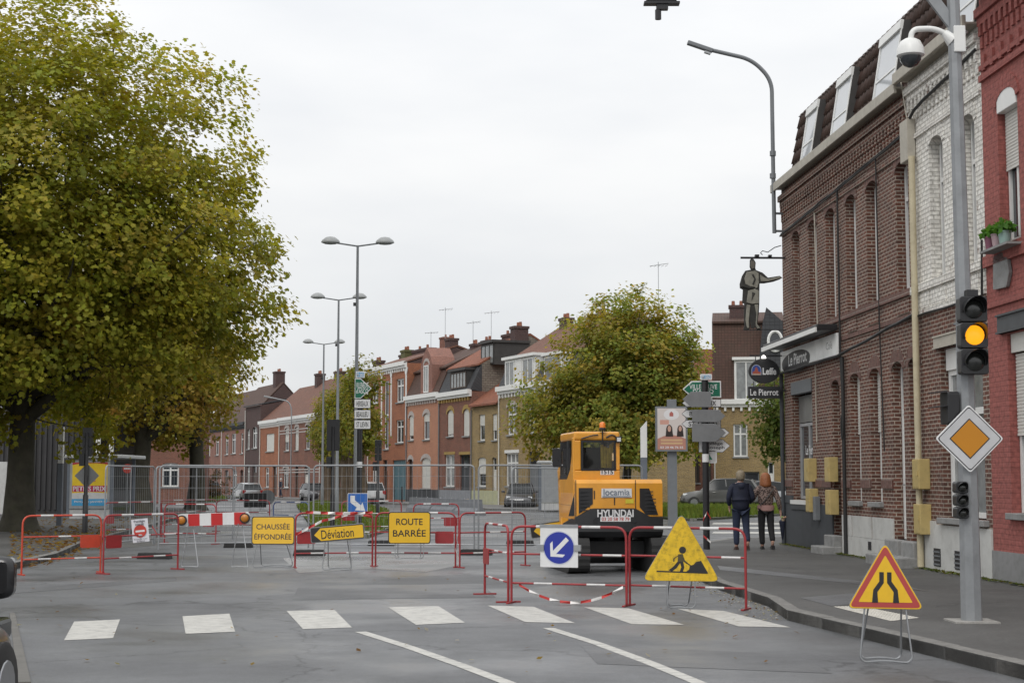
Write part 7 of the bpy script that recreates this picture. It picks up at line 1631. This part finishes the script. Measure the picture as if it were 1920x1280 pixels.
person((fpp.x, fpp.y, .11), 2.0, 'person in dark blue clothes on the pavement by the banded brick house', M_navy_coat, M_jean, mat('white_hair', (.5, .48, .45), .7), (((-.1, .08, .49), (-.1, .1, .09), (-.1, .22, .03)), ((.1, -.04, .5), (.1, -.16, .12), (.1, -.06, .05))), (((-.26, -.05, 1.14), (-.25, .05, .9), (0, .2, -1)), ((.26, .02, 1.14), (.24, .12, .92), (0, .2, -1))))

# ---------------- small street things ----------------
for i, px in enumerate((790, 835, 880)):
    a, b = G(px-20, 958+i*3), G(px+22, 960+i*3); d = b-a; r = root('concrete_block', a, math.atan2(d.y, d.x), ['grey concrete road block end on the left of the row', 'grey concrete road block in the middle of the row', 'grey concrete road block next to the yellow lamp'][i], 'road block', 'concrete blocks closing the street'); L_ = d.length-.03
    mb = MB(); mb.prism([(0, -.28, 0), (0, .28, 0), (0, .24, .2), (0, .1, .35), (0, .08, .75), (0, -.08, .75), (0, -.1, .35), (0, -.24, .2)], (L_, 0, 0)); mb.build('block', mat('grey_block', (.2, .21, .23), .7, dirt=.2), r); mb = MB(); [mb.tube([(x, 0, .74), (x+.04, 0, .79), (x+.08, 0, .74)], .012, 5) for x in (L_*.25, L_*.75)]; mb.build('lifting_eye', M_grey_metal, r)
o = G(872, 962); r = root('yellow_lamp', (o.x, o.y-.4, 0), 0, 'yellow road lamp box standing by the concrete blocks', 'lamp'); mb = MB(); mb.box(-.22, .22, -.12, .12, .38, .72); mb.build('housing', M_yel, r, bevel=.04); mb = MB(); mb.box(-.2, .2, -.1, .1, .0, .378); mb.build('battery_base', M_dark, r); mb = MB(); mb.cyl((0, -.14, .55), .09, .02, 14, 'y'); mb.build('lens', M_black, r)
for i, px in enumerate((744, 757, 806, 822, 712, 650)):
    u = ROW.u(px); p = ROW.at(u, .11, -2.7); r = root('bollard', p, 0, 'thin black bollard '+['before the teal garage door', 'between the tall orange and the salmon pink house', 'before the shuttered window of the salmon pink house', 'between the salmon pink and the brown house', 'before the brown door of the tall orange house', 'behind the clipped avenue trees'][i], 'bollard', 'black bollards along the far pavement'); mb = MB(); mb.cyl((0, 0, 0), .05, 1.05, 8); mb.build('post', M_black, r); mb = MB(); mb.lathe([(.05, 0), (.055, .03), (.03, .07)], 8, (0, 0, 1.05)); mb.build('cap', M_black, r)
for px, py, L_, disc in ((478, 958, 'dark rectangular sign back on a low stand in the wet road', 0), (501, 956, 'dark round sign back on a low stand in the wet road', 1)):
    o = G(px, py); r = root('sign_back', o, .1, L_, 'sign', 'temporary signs seen from behind'); zc = D(px, py-24, o.y).z; mb = MB()
    mb.prism([(.42*math.cos(i*PI/12), 0, zc+.42*math.sin(i*PI/12)) for i in range(24)] if disc else rounded(1.2, .75, .04, 3, 0, zc-.1), (0, .02, 0)); mb.build('plate', M_signblack if not disc else M_greyp, r); stand(r, .7, zc-.3)
o = G(237, 975, KZ); r = root('no_entry_post', o, 0, 'small red and white no entry sign behind the fence near the plane trunks', 'sign'); h = D(231, 878, o.y).z; mb = MB(); mb.cyl((0, 0, 0), .03, h-.12, 8); mb.build('post', M_greyp, r); mb = MB(); mb.prism([(.18*math.cos(i*PI/12), -.04, h-.12+.18*math.sin(i*PI/12)) for i in range(24)], (0, .015, 0)); p_ = mb.build('disc', M_signred, r); sub(p_, rr(.25, .06, .01, 0, h-.12), M_signwhite, -.043, name='bar')

# brick building closing the view on the left, beyond the plane trees
r = root('brick_building', (-37, 112, 0), math.radians(3), 'plain red brick building seen between the plane trunks', 'building')
hl = [(1.5+i*2.6, 2.7+i*2.6, z, z+1.7, .15) for i in range(5) for z in (1.2, 4.6)]
wall(r, 0, 14, 0, 7.6, hl, B_rb, depth=9)
for a, b, c, d, q in hl: window(r, a+.01, b-.01, c+.01, d-.005, y=.1, slat=.09, fw=.09, sill=M_stone, transom=.7)
gable_roof(r, 0, 14, 7.65, 3.4, 9, T_br); gable_wall(r, 0, 14, 7.6, 3.4, 9, B_rb)
